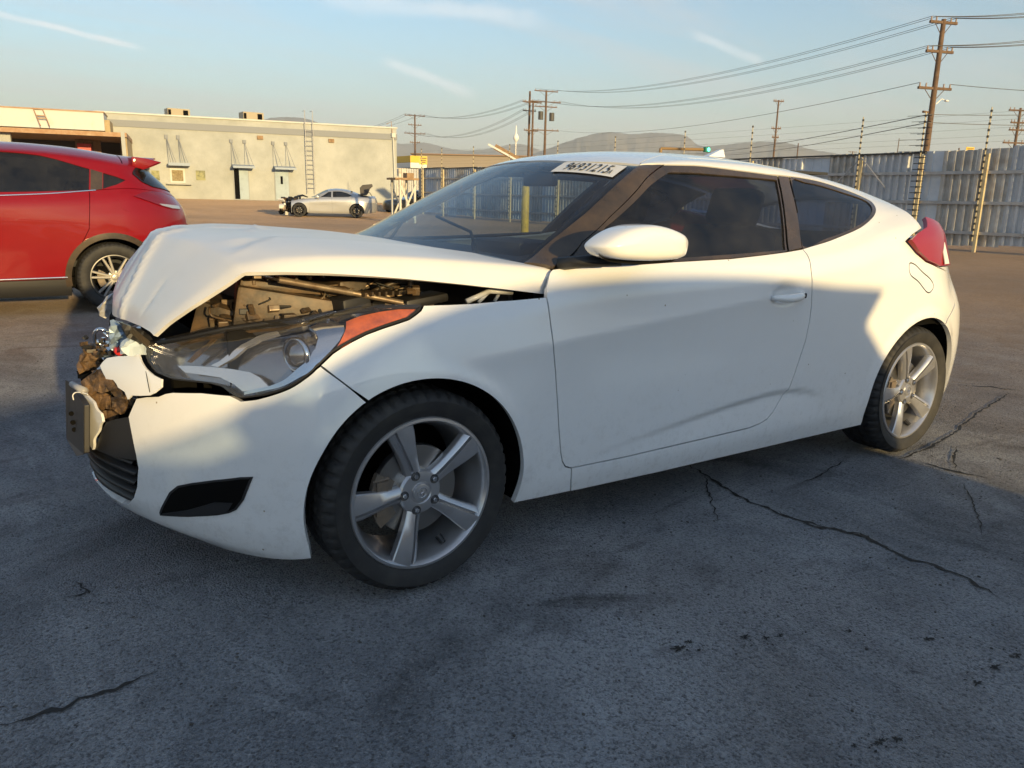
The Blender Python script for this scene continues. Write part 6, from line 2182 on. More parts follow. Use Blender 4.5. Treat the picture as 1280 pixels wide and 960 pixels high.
def build_warehouse():
    root = empty('warehouse', (0, 0, 0), 0, 'long cream stucco warehouse with a grey band under the roof line', 'building')
    s1, zt1 = wall_s(495.5, 161); s0 = -30
    zb = -.2
    sL, ztL = wall_s(131, 141)
    zt = (zt1 + ztL) / 2
    s0 = sL - .6
    wbox(MB(), s0, s1, zb, zt, -14, 0).build('wall', stucco, root)
    _, b1 = wall_s(240, 154.5); _, b0 = wall_s(240, 162.6)
    wbox(MB(), s0, s1 + .03, b0, b1, 0, .07).build('roof_band', grey_band, root)
    wbox(MB(), s0, s1 + .06, zt, zt + .10, -.5, .10).build('coping', white_stucco, root)
    # rooftop units
    for (x0, x1, y0, y1) in ((209, 235, 138, 146.5), (302, 327, 142.5, 151)):
        p = at_d((x0 + x1) / 2, y1 + 2, 60); q = at_d(x1, y0, 60); l = at_d(x0, y0, 60)
        u = empty_part('rooftop_unit', root)
        w = (q - l).length
        MB().box((p.x, p.y, (q.z + p.z) / 2 - .2), (w, 1.2, abs(q.z - p.z) + .5)).build('unit_housing', mat('unit_beige', (.42, .36, .26), rough=.7), u)
        MB().box((p.x + w * .3, p.y - .63, q.z - .25), (w * .22, .04, .4)).box((p.x - w * .42, p.y - .63, q.z - .25), (w * .12, .04, .4)).build('unit_grille', void_black, u)
    # doors with hung awnings
    for i, (xl, xr, yt, yb, al, ar_, ay, open_) in enumerate(((292, 311.5, 211, 249, 290, 317, 206.5, True), (343.5, 361.5, 212, 249.5, 342, 368, 208.5, False))):
        sa, zt_ = wall_s(xl, yt); sb, zb_ = wall_s(xr, yb)
        d = empty_part('door', root)
        wbox(MB(), sa - .06, sb + .06, zb_ - .1, zt_ + .12, 0, .05).build('door_frame', mat('door_frame_grey', (.30, .33, .36), rough=.6), d)
        if open_:
            sm = sa + (sb - sa) * .36
            wbox(MB(), sa, sm, zb_, zt_, .05, .06).build('door_gap_shade', void_black, d)  # black box on the wall paints the shade of the open gap
            wbox(MB(), sm, sb, zb_, zt_, .05, .10).build('door_leaf', door_blue, d)
        else:
            wbox(MB(), sa, sb, zb_, zt_, .05, .09).build('door_leaf', door_blue, d)
            mid = (sa + sb) / 2
            wbox(MB(), mid - .10, mid + .06, zt_ - 1.0, zt_ - .45, .09, .10).build('door_window', void_black, d)
        a0, az_ = wall_s(al, ay); a1, _ = wall_s(ar_, ay)
        aw = empty_part('awning', root)
        mb = MB()
        f = 1.1
        P = [wp(a0, az_ + .06, 0), wp(a1, az_ + .06, 0), wp(a1, az_ - .06, f), wp(a0, az_ - .06, f)]
        mb.add(P + [p + Vector((0, 0, -.14)) for p in P], [(0, 1, 2, 3), (7, 6, 5, 4), (0, 4, 5, 1), (1, 5, 6, 2), (2, 6, 7, 3), (3, 7, 4, 0)])
        mb.build('awning_roof', awn_blue, aw)
        for sx in (a0 + .12, a1 - .45):
            top = wp(sx - .10, az_ + 1.62, .05)
            MB().box(top, (.22, .1, .24)).build('anchor_plate', grey_band, aw)
            MB().tube(top, wp(sx, az_, f * .95), .016).tube(top, wp(sx + .35, az_, f * .95), .016).build('awning_rod', grey_band, aw)
    # window hatch with its awning and shelf, two small painted shutters
    w = empty_part('service_window', root)
    sa, z1_ = wall_s(214.5, 212.5); sb, z0_ = wall_s(229.5, 226.5)
    wbox(MB(), sa - .12, sb + .12, z0_ - .12, z1_ + .12, 0, .05).build('window_frame', white_stucco, w)
    wbox(MB(), sa, sb, z0_, z1_, .05, .07).build('window_shutter', mat('shutter_brown', (.20, .15, .08), rough=.7, noise=(8, (.40, .34, .2), .4, .7)), w)
    sc, zc_ = wall_s(237, 230)
    wbox(MB(), sa - .35, sb + .5, zc_ - .06, zc_ + .02, 0, .5).build('window_shelf', stucco, w)
    a0, az_ = wall_s(210.5, 204.5); a1, _ = wall_s(237, 204.5)
    wbox(MB(), a0, a1, az_ - .14, az_ + .05, 0, 1.0).build('awning_roof', awn_blue, w)
    for sx in (a0 + .1, a1 - .5):
        top = wp(sx - .12, az_ + 1.75, .05)
        MB().box(top, (.22, .1, .28)).build('anchor_plate', grey_band, w)
        MB().tube(top, wp(sx + .05, az_, .95), .02).tube(top, wp(sx + .4, az_, .95), .02).build('awning_rod', grey_band, w)
    for (xa, xb) in ((244.5, 257), (189, 200)):
        sa, z1_ = wall_s(xa, 213); sb, z0_ = wall_s(xb, 225.5)
        wbox(MB(), sa - .06, sb + .06, z0_ - .06, z1_ + .06, 0, .035).build('vent_frame', stucco, root)
        wbox(MB(), sa, sb, z0_, z1_, .035, .05).build('vent_shutter', mat('shutter_green', (.34, .34, .18), rough=.7, noise=(3, (.16, .17, .1), .45, .6)), root)
    for (x, y) in ((325, 172), (414, 176)):
        s_, z_ = wall_s(x, y)
        wbox(MB(), s_ - .2, s_ + .2, z_ - .13, z_ + .13, 0, .12).build('wall_light', wood, root)
    # corner drain pipe
    s_, _ = wall_s(492, 200)
    MB().tube(wp(s_ + .1, .5, .12), wp(s_ - .05, zt - .6, .12), .05).box(wp(s_ - .05, zt - .5, .15), (.3, .25, .3)).build('drain_pipe', white_stucco, root)
    MB().path([wp(s_ - .1, zt - .4, .1), wp(s_ - .15, zt + .5, .0), wp(s_ - .45, zt + .3, -.2)], .025).build('conduit', rust_steel, root)
    # tall ladder fixed to the wall
    lad = empty('wall_ladder', (0, 0, 0), 0, 'tall steel ladder standing against the warehouse right of its two doors', 'ladder')
    sA, zB = wall_s(384.5, 235, .3); sB, _ = wall_s(389.5, 235, .3)
    _, zT = wall_s(380, 138, .3)
    for s_ in (sA - .02, sA + .52):
        MB().tube(wp(s_ + .02, zB - .4, .3), wp(s_, zT, .3), .025).tube(wp(s_, zT, .3), wp(s_ - .06, zT, -.4), .02).build('rail', galv, lad)
    z = zB
    while z < zT - 1.3:
        MB().tube(wp(sA, z, .3), wp(sA + .52, z, .3), .02).build('rung', galv, lad)
        z += .33
    # ---- loading bay building on the left
    lb = empty('loading_bay', (0, 0, 0), 0, 'low loading bay with a white parapet and dark open front behind the red car', 'building')
    F = 3.0
    sr, zt2 = wall_s(129, 141, F); _, zp = wall_s(100, 162, F)
    sM = wall_s(131, 141)[0] - .62
    wbox(MB(), -34, sM, zp, zt2 - .02, -14, .015).build('rear_block', white_stucco, lb)
    wbox(MB(), -34, sr, zp, zt2, .02, F).build('parapet', white_stucco, lb)
    wbox(MB(), -34, sr + .04, zt2, zt2 + .07, .0, F + .06).build('coping', rust_steel, lb)
    sr2, _ = wall_s(137, 155, F)
    wbox(MB(), sr, sr2, zp - .1, zt2 - .4, .02, F - .3).build('parapet_return', tan_cloth, lb)
    F2 = 7.0
    se, ze = wall_s(158, 166, F2); sw_, zw = wall_s(0, 158.5, F2)
    _, zlow = wall_s(158, 171.5, F2)
    wbox(MB(), -34, se, zlow, ze, 0.0, F2).build('canopy', rust_steel, lb)
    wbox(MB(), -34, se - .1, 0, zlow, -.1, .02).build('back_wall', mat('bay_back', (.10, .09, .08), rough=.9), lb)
    wbox(MB(), se - .75, se - .12, 0, zlow, .1, .2).build('inner_partition', tan_cloth, lb)
    sb0, _ = wall_s(152.5, 200, F2); sb1, _ = wall_s(160, 200, F2)
    wbox(MB(), sb0 + .05, sb1 - .06, gz(44), ze + .06, F2 - .2, F2 + .02).build('post', stucco, lb)
    wbox(MB(), sb0 + .25, sb0 + .33, gz(44), zlow, .3, F2 - .3).build('side_screen', tan_cloth, lb)
    # hanging sheet and lit shelving in the bay
    sA, zA = wall_s(92, 166, 2.2); sB, zB = wall_s(128, 200, 2.2)
    for k in range(3):
        wbox(MB(), sA + k * (sB - sA) / 3 + .02, sA + (k + 1) * (sB - sA) / 3 - .02, 0, zA, 2.1 - k * .05, 2.2).build('shelving', wood, lb)
    sA, zA = wall_s(96, 179, 3.4); sB, zB = wall_s(114, 186, 3.4)
    rb = wbox(MB(), sA, sB, zB - .3, zA, 2.6, 3.4).build('red_bin', red_plastic, None, bevel=.03)
    tag(rb, 'small red bin up in the dark loading bay above the red car', 'bin')
    sA, zA = wall_s(0, 164, 6.2); sB, zB = wall_s(13, 171, 6.2)
    wbox(MB(), -20, sB, zB - .3, zA, 5.8, 6.2).build('roller_door', stucco, lb, bevel=.05)
    # short ladder on the parapet
    sl = empty('roof_ladder', (0, 0, 0), 0, 'short rusty ladder leaning on the white parapet above the red car', 'ladder')
    a, zz1 = wall_s(41.5, 135.5, F + .1); b, _ = wall_s(53, 135.5, F + .1); _, zz0 = wall_s(50, 158, F + .1)
    for (t, q) in ((a, .35), (b, .35)):
        MB().tube(wp(t, zz1, F + .12), wp(t + q, zz0, F + .6), .03).build('rail', rust_steel, sl)
    for t in (0.02, .4, .55):
        MB().tube(wp(a + .35 * t, zz1 + (zz0 - zz1) * t, F + .12 + .48 * t), wp(b + .35 * t, zz1 + (zz0 - zz1) * t, F + .12 + .48 * t), .03).build('rung', rust_steel, sl)


build_warehouse()


# ------------------------------------------------------------------ corrugated fence
def build_fence():
    FX = 22.3
    f = empty('corrugated_fence', (FX, 0, 0), 0, 'long grey corrugated metal fence with rails and tall insulator posts closing the yard', 'fence')
    sheet_m = [mat('fence_sheet_a', (.68, .70, .73), rough=.55, metal=.1, noise=(2, (.52, .54, .57), .4, .7), bump=(20, .3, .01), vary=.5),
               mat('fence_sheet_b', (.70, .69, .66), rough=.6, metal=.1, noise=(2.5, (.40, .33, .26), .4, .7), bump=(20, .3, .01), vary=.6),
               mat('fence_sheet_c', (.58, .64, .72), rough=.55, metal=.1, noise=(2, (.46, .52, .60), .4, .7), bump=(20, .3, .01))]
    W = .92; H = 2.62
    prof = []
    ribs = 4
    for k in range(ribs):
        y0 = k * W / ribs
        prof += [(y0, 0), (y0 + .06, 0), (y0 + .085, -.075), (y0 + .145, -.075), (y0 + .19, 0)]
    prof.append((W + .004, 0))
    n = len(prof)
    vs = [(x, y, 0) for y, x in prof] + [(x, y, H) for y, x in prof]
    meshes = []
    for m in sheet_m:
        me = mesh_from('corrugated_sheet', vs, [(i, i + 1, n + i + 1, n + i) for i in range(n - 1)])
        me.materials.append(m); meshes.append(me)
    flat = [(0, 0), (.30, 0), (.31, -.02), (.33, -.02), (.34, 0), (.62, 0), (.63, -.02), (.65, -.02), (.66, 0), (W, 0)]
    n2 = len(flat)
    vs2 = [(x, y, 0) for y, x in flat] + [(x, y, H) for y, x in flat]
    mf = mesh_from('flat_sheet', vs2, [(i, i + 1, n2 + i + 1, n2 + i) for i in range(n2 - 1)]); mf.materials.append(sheet_m[2])
    r = random.Random(4)
    y = -6.0
    k = 0
    while y < 41:
        me = meshes[r.choice((0, 0, 1, 1, 0, 2))]
        o = bpy.data.objects.new('corrugated_sheet', me)
        if 9.0 < y < 10.1 or 12.8 < y < 13.6:
            o = bpy.data.objects.new('flat_sheet', mf)
        COL.objects.link(o); o.parent = f
        o.location = (r.uniform(-.008, .008), y, gz(y) + .12 + r.uniform(-.05, .05) + (.06 if y < 10.2 else 0))
        o.rotation_euler = (r.uniform(-.006, .006), 0, 0)
        y += W; k += 1
    # dark debris strip under the sheets
    # rails and posts, posts stand on our side
    posts = [-3.5, 0.6, 4.8, 8.35, 10.15, 12.1, 16.3, 19.5, 23.5, 27.5, 31.5, 35, 38.5, 41]
    for a, b in zip(posts[:-1], posts[1:]):
        for hz in (.52, 1.34, 2.16):
            MB().box((-.10, (a + b) / 2, (gz(a) + gz(b)) / 2 + hz), (.05, b - a - .01, .085)).build('rail', galv, f)
    for (a, b) in zip(posts[4:-1], posts[5:]):
        MB().box((-.06, (a + b) / 2, (gz(a) + gz(b)) / 2 + 2.74), (.10, b - a, .05)).build('top_rail', mat('dark_steel', (.05, .05, .05), rough=.6), f)
    ppaint = mat('post_paint', (.58, .50, .32), rough=.6, noise=(5, (.36, .25, .15), .5, .75))
    ins = mat('insulator_black', (.03, .03, .03), rough=.5)
    tall = [8.35, 10.15, 12.1, 16.3, 19.5, 23.5, 27.5, 31.5, 35, 38.5, 41, 4.8, .6]
    for p in posts:
        z0 = gz(p)
        MB().box((-.17, p, z0 + 1.3), (.075, .075, 2.7)).build('post', ppaint, f)
    for p in tall:
        z0 = gz(p)
        u = MB().tube((-.23, p + .06, z0 + .3), (-.23, p + .06, z0 + 3.85), .016, n=6)
        up = u.build('wire_upright', ppaint, f)
        ib = MB()
        z = z0 + .45
        while z < z0 + 3.85:
            ib.tube((-.23, p + .06, z - .03), (-.23, p + .06, z + .03), .032, n=6)
            if p == 10.15:
                ib.tube((-.23, p - .12, z), (-.23, p + .24, z), .012, n=5)
                if z > 2.6: ib.tube((-.23, p, z), (-.23, p + .75 * (1 - (int(z * 10) % 3) * .2), z + .02), .008, n=4)
            z += .165 if p < 14 else .21
        o = ib.build('insulators', ins, up)
        o['kind'] = 'stuff'
    wires = MB()
    wl = [2.95, 3.1, 3.3, 3.5, 3.7]
    for hz in wl:
        wires.path([(-.23, p + .06, gz(p) + hz) for p in posts[1:]], .0028, n=4)
    o = wires.build('fence_wires', ins, f); o['kind'] = 'stuff'
    # gate braces
    for (a, b) in ((12.1, 11.2), (12.1, 13.0)):
        MB().tube((-.2, a, 2.65), (-.2, b, 1.75), .02).build('brace', galv, f)
    # short stretch closing the gap to the warehouse corner
    for k in range(8):
        o = bpy.data.objects.new('corrugated_sheet', meshes[1 if k % 3 else 0])
        COL.objects.link(o); o.parent = f
        o.location = (4.6 + k * W, 58, .72 + .1)
        o.rotation_euler = (0, 0, math.radians(-90))
    return f


build_fence()


# ------------------------------------------------------------------ poles and wires
pole_wood = mat('pole_wood', (.12, .075, .05), rough=.9, noise=(4, (.19, .125, .085), .4, .7))
pole_dark = mat('pole_dark', (.12, .075, .05), rough=.9)
wire_m = mat('wire', (.05, .05, .055), rough=.6)
insul = mat('pole_insulator', (.30, .22, .18), rough=.4)


def utility_pole(px_, py_, D, arms, label, armdir=None, r=.16, name='utility_pole', xf=False, group=None):
    top = at_d(px_, py_, D)
    base = Vector((top.x, top.y, .3))
    o = empty(name, base, 0, label, 'utility pole', group)
    H = top.z - base.z
    MB().tube((0, 0, -.3), (0, 0, H), r, r * .62, n=10).build('pole', pole_wood, o, smooth=True, auto=True)
    ad = (Vector((1, 0, 0)) if armdir is None else Vector(armdir)).normalized()
    pts = []
    for (frac_y, w) in arms:
        z = at_d(px_, frac_y, D).z - base.z
        q = Matrix.Rotation(math.atan2(ad.y, ad.x), 3, 'Z')
        MB().box((0, -.0, z), (w, .13, .13), q).build('crossarm', pole_wood, o)
        br = MB()
        for s_ in (-1, 1):
            br.tube(Vector((0, 0, z - .7)) , ad * s_ * w * .3 + Vector((0, 0, z - .05)), .02, n=5)
        br.build('crossarm_brace', pole_dark, o)
        for s_ in (-.46, -.27, .27, .46):
            MB().tube(ad * s_ * w + Vector((0, 0, z + .06)), ad * s_ * w + Vector((0, 0, z + .26)), .05, .035, n=8).build('insulator', insul, o)
            pts.append(base + ad * s_ * w + Vector((0, 0, z + .26)))
    if xf:
        for s_ in xf:
            z = at_d(px_, s_[1], D).z - base.z
            MB().tube(ad * s_[0] + Vector((0, 0, z - .55)), ad * s_[0] + Vector((0, 0, z + .55)), .36, n=14).build('transformer', mat('transformer_grey', (.08, .08, .08), rough=.6), o, smooth=True, auto=True)
    return o, pts


def span(pairs, sag, label, r=.013, group='overhead wires across the sky'):
    o = empty('power_line', pairs[0][0], 0, label, 'power line', group)
    base = Vector(pairs[0][0])
    for (a, b) in pairs:
        a = Vector(a); b = Vector(b)
        pts = []
        for t in np.linspace(0, 1, 25):
            p = a.lerp(b, t) - Vector((0, 0, sag * 4 * t * (1 - t)))
            pts.append(p - base)
        MB().path(pts, r, n=4).build('wire', wire_m, o)


def build_poles():
    A = at_d(1180, 27, 42); B = at_d(683, 113, 112)
    run = (B - A); run.z = 0
    adir = Vector((run.y, -run.x, 0)).normalized()
    o, pA = utility_pole(1180, 24, 42, [(28, 1.7), (63, 1.7), (108, 2.1)], 'tallest wooden utility pole with three crossarms behind the right end of the fence', adir, .19)
    MB().box((at_d(1157, 140, 42) - o.location), (.5, .1, .1)).build('side_bracket', pole_wood, o)
    sl = empty('street_lamp', at_d(1183, 126, 46), 0, 'small pale cobra head lamp beside the tallest pole', 'street lamp')
    MB().box((0, 0, 0), (.28, .16, .09)).build('lamp_head', label_white, sl, bevel=.03)
    b_ = at_d(1170, 130, 46) - at_d(1183, 126, 46)
    MB().path([(.0, 0, 0), (b_.x * .5, b_.y * .5, .1), (b_.x, b_.y, -.2)], .02).build('lamp_arm', galv, sl)
    o, pB = utility_pole(683, 113, 112, [(114, 3.6), (127, 4.6), (133, 3.4), (162, 4.2)], 'wooden utility pole with transformers, right one of the close pair left of centre', (1, -.25, 0), .22, xf=[(.95, 145), (-.75, 144)])
    o, pB2 = utility_pole(662.5, 114, 114, [(127, 2.2), (138, 2.0), (162, 1.6)], 'wooden utility pole, left one of the close pair left of centre', (1, -.25, 0), .22)
    o, pB3 = utility_pole(666.5, 127, 112, [(128, 2.6), (163, 1.6)], 'shorter wooden pole squeezed between the close pair', (1, -.25, 0), .2)
    o, pC = utility_pole(518.5, 143, 150, [(144.5, 4.0), (156, 2.6), (166.5, 4.2), (177.5, 2.0)], 'wooden utility pole with four crossarms right of the warehouse corner', (1, -.2, 0), .22)
    o, pD = utility_pole(973.5, 125, 100, [(126.5, 1.4), (160, 1.3), (171, .9)], 'thin dark utility pole above the white car roof', (1, -.4, 0), .15)
    o, pE = utility_pole(1276, 135, 70, [(138, 2.2), (153, 1.5), (162, 1.6), (178, 2.4)], 'utility pole with four short crossarms at the right edge of the photo', (1, -.5, 0), .16)
    utility_pole(1066, 189, 230, [(190, 3.0)], 'small distant T shaped pole above the fence', (1, -.3, 0), .2)
    utility_pole(1124, 173, 180, [(196, 1.6)], 'slim distant pole just left of the tallest pole', (1, -.3, 0), .13)
    for i, (x, y, d, lb) in enumerate(((1135, 190, 200, 'short distant post left of the tallest pole'), (1180, 189, 160, 'short distant post right of the tallest pole'), (998, 179, 160, 'thin distant post right of the insulator posts'))):
        top = at_d(x, y, d)
        o = empty('distant_post', (top.x, top.y, .3), 0, lb, 'post')
        MB().tube((0, 0, -.3), (0, 0, top.z - .3), .16, .1).build('shaft', pole_wood, o)
    top = at_d(1199, 185, 90)
    o = empty('flood_light_post', (top.x, top.y, .3), 0, 'floodlight post with two white lamps above the fence', 'floodlight')
    MB().tube((0, 0, -.3), (0, 0, top.z - .3), .10, .08).build('shaft', pole_wood, o)
    for s_ in (-.5, .5):
        MB().lathe([(.001, -.1), (.16, -.08), (.2, .05), (.12, .12), (.001, .13)], n=14, center=(s_, -.1, top.z - .3 - .95)).build('lamp_head', label_white, o, smooth=True)
    # wires
    T = lambda pts, a, b: pts[a:b]
    def pair(P, Q, idx=(0, 1, 2, 3)):
        return [(P[i], Q[i]) for i in idx]
    span(pair(pA[0:4], pB[0:4]), 1.6, 'topmost bundle of wires from the tallest pole to the middle pair', .014)
    span(pair(pA[4:8], pB[4:8]), 1.9, 'second bundle of wires from the tallest pole to the middle pair', .014)
    span([(pA[8], at_d(696, 163, 112))], 1.2, 'single wire from the lowest crossarm of the tallest pole', .016)
    span(pair(pB2[0:4], pC[0:4]), 1.5, 'upper wires between the middle pair and the warehouse corner pole', .02)
    span(pair(pB2[4:8], pC[8:12]), 2.2, 'lower sagging wires between the middle pair and the warehouse corner pole', .02)
    q = at_d(395, 158, 210)
    span([(pC[i], q + Vector((i * .8, 0, 0))) for i in range(3)], 2.0, 'wires running left behind the warehouse roof', .024)
    # towards the right edge
    R1 = [at_d(1480, -22, 42) + adir * k * .7 for k in range(4)]
    span(list(zip(pA[0:4], R1)), .5, 'topmost wires leaving the photo on the right', .018)
    R2 = [at_d(1480, 10, 42) + adir * k * .7 for k in range(4)]
    span(list(zip(pA[4:8], R2)), .5, 'second wires leaving the photo on the right', .018)
    span([(pA[11], at_d(1480, 116, 42))], .2, 'straight wire right of the lowest crossarm', .018)
    a1 = at_d(1161, 143, 42); a2 = at_d(1160, 153, 42)
    span([(a1, at_d(1480, 133, 44))], .2, 'upper of two thick low wires on the right', .019)
    span([(a2, at_d(1480, 151, 44))], .2, 'lower of two thick low wires on the right', .019)
    span([(a1, at_d(820, 189, 190))], 1.2, 'upper of two thick low wires crossing the middle', .024)
    span([(a2, at_d(870, 191, 190))], 1.0, 'lower of two thick low wires crossing the middle', .024)


build_poles()


# ------------------------------------------------------------------ far yard pieces
def build_far():
    # brown long roof behind the fence
    r = random.Random(12)
    sh = empty('distant_shed', at_d(600, 200, 160), 0, 'long low brown shed beyond the fence left of centre', 'shed')
    a = at_d(520, 193.5, 160); b = at_d(800, 196, 160)
    d = (b - a); ang = math.atan2(d.y, d.x); L = Vector((d.x, d.y, 0)).length
    c = (a + b) / 2 - sh.location
    MB().box((c.x, c.y, a.z - sh.location.z - 2.0), (L, 12, 3.6), Matrix.Rotation(ang, 3, 'Z')).build('wall', mat('shed_wall', (.30, .26, .22), rough=.8), sh)
    MB().box((c.x, c.y, a.z - sh.location.z - .12), (L + .6, 13, .22), Matrix.Rotation(ang, 3, 'Z')).build('roof', mat('shed_roof', (.28, .19, .13), rough=.8), sh)
    # low pale buildings at the left of it, yellow-white truck box
    t = at_d(508, 206, 75)
    tr = empty('yellow_truck', (t.x, t.y, gz(t.y)), 0, 'yellow and white truck box beyond the fence by the warehouse corner', 'truck')
    z1 = at_d(508, 196, 75).z - gz(t.y); z0 = at_d(508, 211, 75).z - gz(t.y)
    zm = (z1 * .45 + z0 * .55)
    yel = mat('yellow_paint', (.75, .48, .06), rough=.5)
    MB().box((0, 0, (z1 + zm) / 2), (1.7, 5, z1 - zm)).build('cargo_box', yel, tr, bevel=.04)
    MB().box((0, -.02, (z0 + zm) / 2), (1.7, 5, zm - z0 - .01)).build('lower_panel', label_white, tr, bevel=.04)
    MB().box((0, 0, z0 - .2), (2.3, 4.6, .3)).build('chassis', void_black, tr)
    for sx in (-1, 1):
        for sy in (-1.6, 1.6):
            MB().lathe([(.001, -.14), (.42, -.14), (.45, -.1), (.45, .1), (.42, .14), (.001, .14)], n=20, center=(0, 0, 0)).build('wheel', tyre_rubber, tr).location = (sx * 1.1, sy, .45)
    # yellow signs
    for (x, y, w, h, D, lb) in ((529, 200.5, 10, 10, 60, 'small yellow square sign by the fence right of the warehouse'), (1212.5, 187.5, 12, 7, 55, 'yellow rectangular sign above the fence at the right')):
        p = at_d(x, y, D)
        s = empty('yellow_sign', (p.x, p.y, .3), 0, lb, 'sign')
        sx, sz = w * D / CAM_F, h * D / CAM_F
        rot = Matrix.Rotation(-CAM_YAW * .6, 3, 'Z')
        z = p.z - .3
        MB().box((0, 0, z), (sx, .03, sz), rot).build('sign_board', yel, s)
        tb = MB()
        for k in range(3):
            tb.box((0, -.022, z + sz * (.26 - .24 * k)), (sx * (.8 - .12 * k), .008, sz * .10), rot)
        tb.build('sign_lines', ink_black, s)
        MB().tube((0, .06, -.3), (0, .06, z), .04).build('sign_post', galv, s)
    # trestle table of weathered timber
    T = at_d(505, 262, 36)
    tt = empty('trestle_table', (T.x, T.y, gz(T.y)), 0, 'white trestle with crossed legs and a wooden top by the warehouse corner', 'trestle')
    tz = at_d(505, 224, 36).z - gz(T.y)
    l = at_d(487.5, 240, 36).x - T.x; rr = at_d(515, 240, 36).x - T.x
    pw = mat('chalky_white_paint', (.62, .60, .54), rough=.8)
    MB().box(((l + rr) / 2 - .02, 0, tz), (rr - l + .35, .9, .09)).build('table_top', wood, tt)
    for x in (l + .05, rr - .05):
        for y in (-.4, .4):
            MB().box((x, y, tz / 2 - .03), (.09, .09, tz)).build('leg', pw, tt)
    R = math.atan2(tz * .9, rr - l)
    for y in (-.46, .46):
        for s_ in (-1, 1):
            MB().box(((l + rr) / 2, y + s_ * .02, tz * .46), (math.hypot(rr - l - .1, tz * .85), .03, .08), Matrix.Rotation(s_ * R, 3, 'Y')).build('cross_brace', pw, tt)
    MB().box((rr - .15, 0, tz + .16), (.35, .4, .22)).build('crate', wood, tt)
    # tilted conveyor beam poking up behind the windscreen
    a = at_d(612, 181, 45); b = at_d(646, 200, 45)
    cb = empty('loading_ramp', (b.x, b.y, gz(b.y)), 0, 'tilted pale loading ramp poking up behind the white car windscreen', 'ramp')
    A = a - cb.location; B = b - cb.location
    dirv = (B - A); B = A + dirv * 1.6
    mid = (A + B) / 2
    an = math.atan2(dirv.z, math.hypot(dirv.x, dirv.y)); az_ = math.atan2(dirv.y, dirv.x)
    Rm = Matrix.Rotation(az_, 3, 'Z') @ Matrix.Rotation(-an, 3, 'Y')
    L = (B - A).length
    MB().box(mid, (L, 1.0, .10), Rm).build('ramp_deck', label_white, cb)
    MB().box(mid + Vector((0, -.54, -.12)), (L, .06, .32), Rm).build('ramp_side', wood, cb)
    MB().tube(mid + Vector((0, 0, -.1)), (mid.x, mid.y, 0), .06).tube((B.x, B.y, B.z), (B.x, B.y, 0), .06).build('ramp_leg', galv, cb)
    # white lamp bulb on a thin pole
    p = at_d(645, 172, 90)
    wl = empty('yard_lamp', (p.x, p.y, .3), 0, 'tiny white teardrop yard lamp on a thin pole left of the pole pair', 'street lamp')
    z = p.z - .3
    MB().lathe([(.001, -.55), (.12, -.45), (.34, -.1), (.30, .15), (.10, .45), (.05, 1.3), (.001, 1.32)], n=14, axis='z', center=(0, 0, z)).build('lamp_globe', mat('lamp_white', (.85, .85, .82), rough=.4), wl, smooth=True)
    MB().tube((0, 0, -.3), (0, 0, z - .5), .07).build('shaft', galv, wl)
    # yellow bollard seen through the windscreen
    p = at_d(656.5, 260, 17.5)
    bo = empty('yellow_bollard', (p.x, p.y, 0), 0, 'yellow steel bollard standing in the yard, seen through the windscreen', 'bollard')
    z1 = at_d(657, 231, 17.5).z
    MB().lathe([(.001, z1), (.05, z1 - .012), (.085, z1 - .05), (.09, 0), (.001, 0)], n=20, axis='z').build('post', mat('bollard_yellow', (.62, .45, .05), rough=.5, noise=(6, (.30, .22, .05), .5, .7)), bo, smooth=True)
    # green street light and orange beam over the roof
    p = at_d(881, 187, 60)
    tl = empty('traffic_arm', (p.x, p.y, .3), 0, 'horizontal signal arm with a green lamp just above the white car roof', 'traffic light')
    q = at_d(826, 185.5, 60) - tl.location; e = p - tl.location
    MB().tube(q, e, .10, .12).build('signal_arm', mat('arm_brown', (.28, .18, .08), rough=.6), tl)
    MB().box(e + Vector((.1, -.1, 0)), (.5, .3, .38)).build('signal_head', mat('signal_teal', (.02, .25, .16), rough=.4), tl, bevel=.05)
    MB().lathe([(.001, -.3), (.14, -.28), (.15, -.25)], n=14, center=e + Vector((.15, 0, 0))).build('signal_lens', mat('signal_green', (.05, .6, .45), rough=.3, emis=((.2, 1, .75), 1.2)), tl)
    MB().tube(q, (q.x, q.y, -.3), .12).build('signal_mast', mat('arm_brown'), tl)
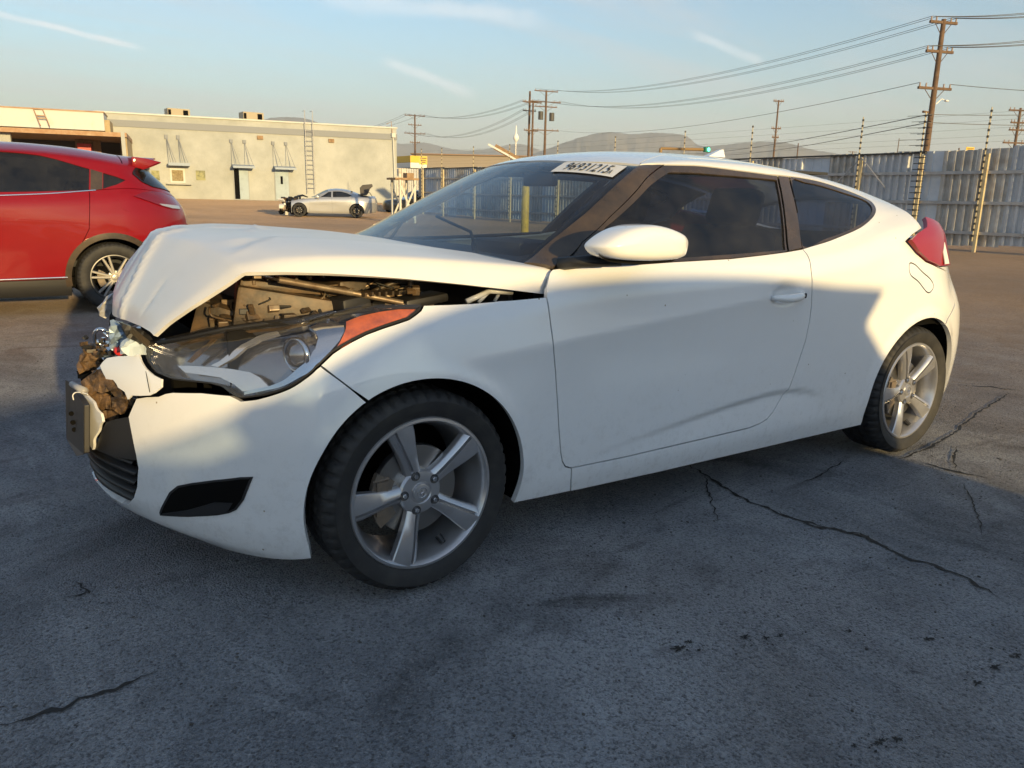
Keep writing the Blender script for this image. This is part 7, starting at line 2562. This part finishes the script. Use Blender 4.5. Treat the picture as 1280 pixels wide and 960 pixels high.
    # electric uprights far along the boundary, over the roof
    # distant sheds and mountains
    def ridge(name, pts, D, seed, m, label):
        rr_ = random.Random(seed)
        rs = np.random.RandomState(seed)
        P = smooth_curve(pts, 10)
        vs = []; rows = 9
        n = len(P)
        for i, (x, y) in enumerate(P):
            top = at_d(x, y + rs.randn() * .25, D)
            bx = np.array([top.x, top.y]); o2 = bx - CAM_POS[:2]; o2 /= np.linalg.norm(o2)
            for k in range(rows):
                t = k / (rows - 1)
                q = bx - o2 * (1 - t) * D * .30 + rs.randn(2) * D * .003 * (1 - t)
                z = top.z * (t ** 1.3) * (1 + (.10 * math.sin(i * .45 + k * 1.7) + .05 * rs.randn()) * t * (1 - t) * 2)
                vs.append((q[0], q[1], max(z, -2) if k else -5))
        fs = [(i * rows + k, (i + 1) * rows + k, (i + 1) * rows + k + 1, i * rows + k + 1) for i in range(n - 1) for k in range(rows - 1)]
        # back slope
        o_ = len(vs)
        for i in range(n):
            t = vs[i * rows + rows - 1]; bx = np.array(t[:2]); o2 = bx - CAM_POS[:2]; o2 /= np.linalg.norm(o2)
            vs.append((*(bx + o2 * D * .25), -5))
        fs += [(i * rows + rows - 1, (i + 1) * rows + rows - 1, o_ + i + 1, o_ + i) for i in range(n - 1)]
        ob = link(name, mesh_from(name, vs, fs, True), m)
        tag(ob, label, kind='structure')
    mm = mat('mountain_scrub', (.20, .18, .16), rough=1, spec=0, noise=(.004, (.12, .115, .10), .4, .62))
    ridge('mountains', [(640, 215), (660, 196), (690, 184), (715, 175), (740, 168), (765, 165), (790, 168), (812, 166), (838, 167), (858, 170), (875, 182), (905, 181), (935, 178), (970, 177), (990, 180), (1010, 186), (1045, 192), (1090, 200), (1140, 212)], 5200, 1, mm, 'hazy brown mountains on the horizon right of centre')
    ridge('mountains', [(280, 170), (320, 152), (345, 147), (365, 146.5), (385, 149), (410, 158), (440, 170), (480, 176), (505, 180), (530, 178), (555, 184), (580, 188), (600, 187), (620, 184), (650, 180), (680, 190), (720, 205)], 6500, 2, mm, 'paler hazy mountains on the horizon left of centre')


build_far()


# ------------------------------------------------------------------ air
def build_haze():
    me = MB().box((0, 0, 236), (34000, 34000, 486)).build('haze', None)
    m = bpy.data.materials.new('haze_air'); m.use_nodes = True
    nt = m.node_tree; nt.nodes.clear()
    out = nt.nodes.new('ShaderNodeOutputMaterial')
    v = nt.nodes.new('ShaderNodeVolumePrincipled')
    v.inputs['Color'].default_value = (.78, .86, .97, 1)
    v.inputs['Density'].default_value = 1.7e-4
    v.inputs['Anisotropy'].default_value = .0
    nt.links.new(v.outputs[0], out.inputs['Volume'])
    me.data.materials.clear(); me.data.materials.append(m)
    tag(me, kind='stuff', label='thin pale haze lying over the whole yard')


build_haze()
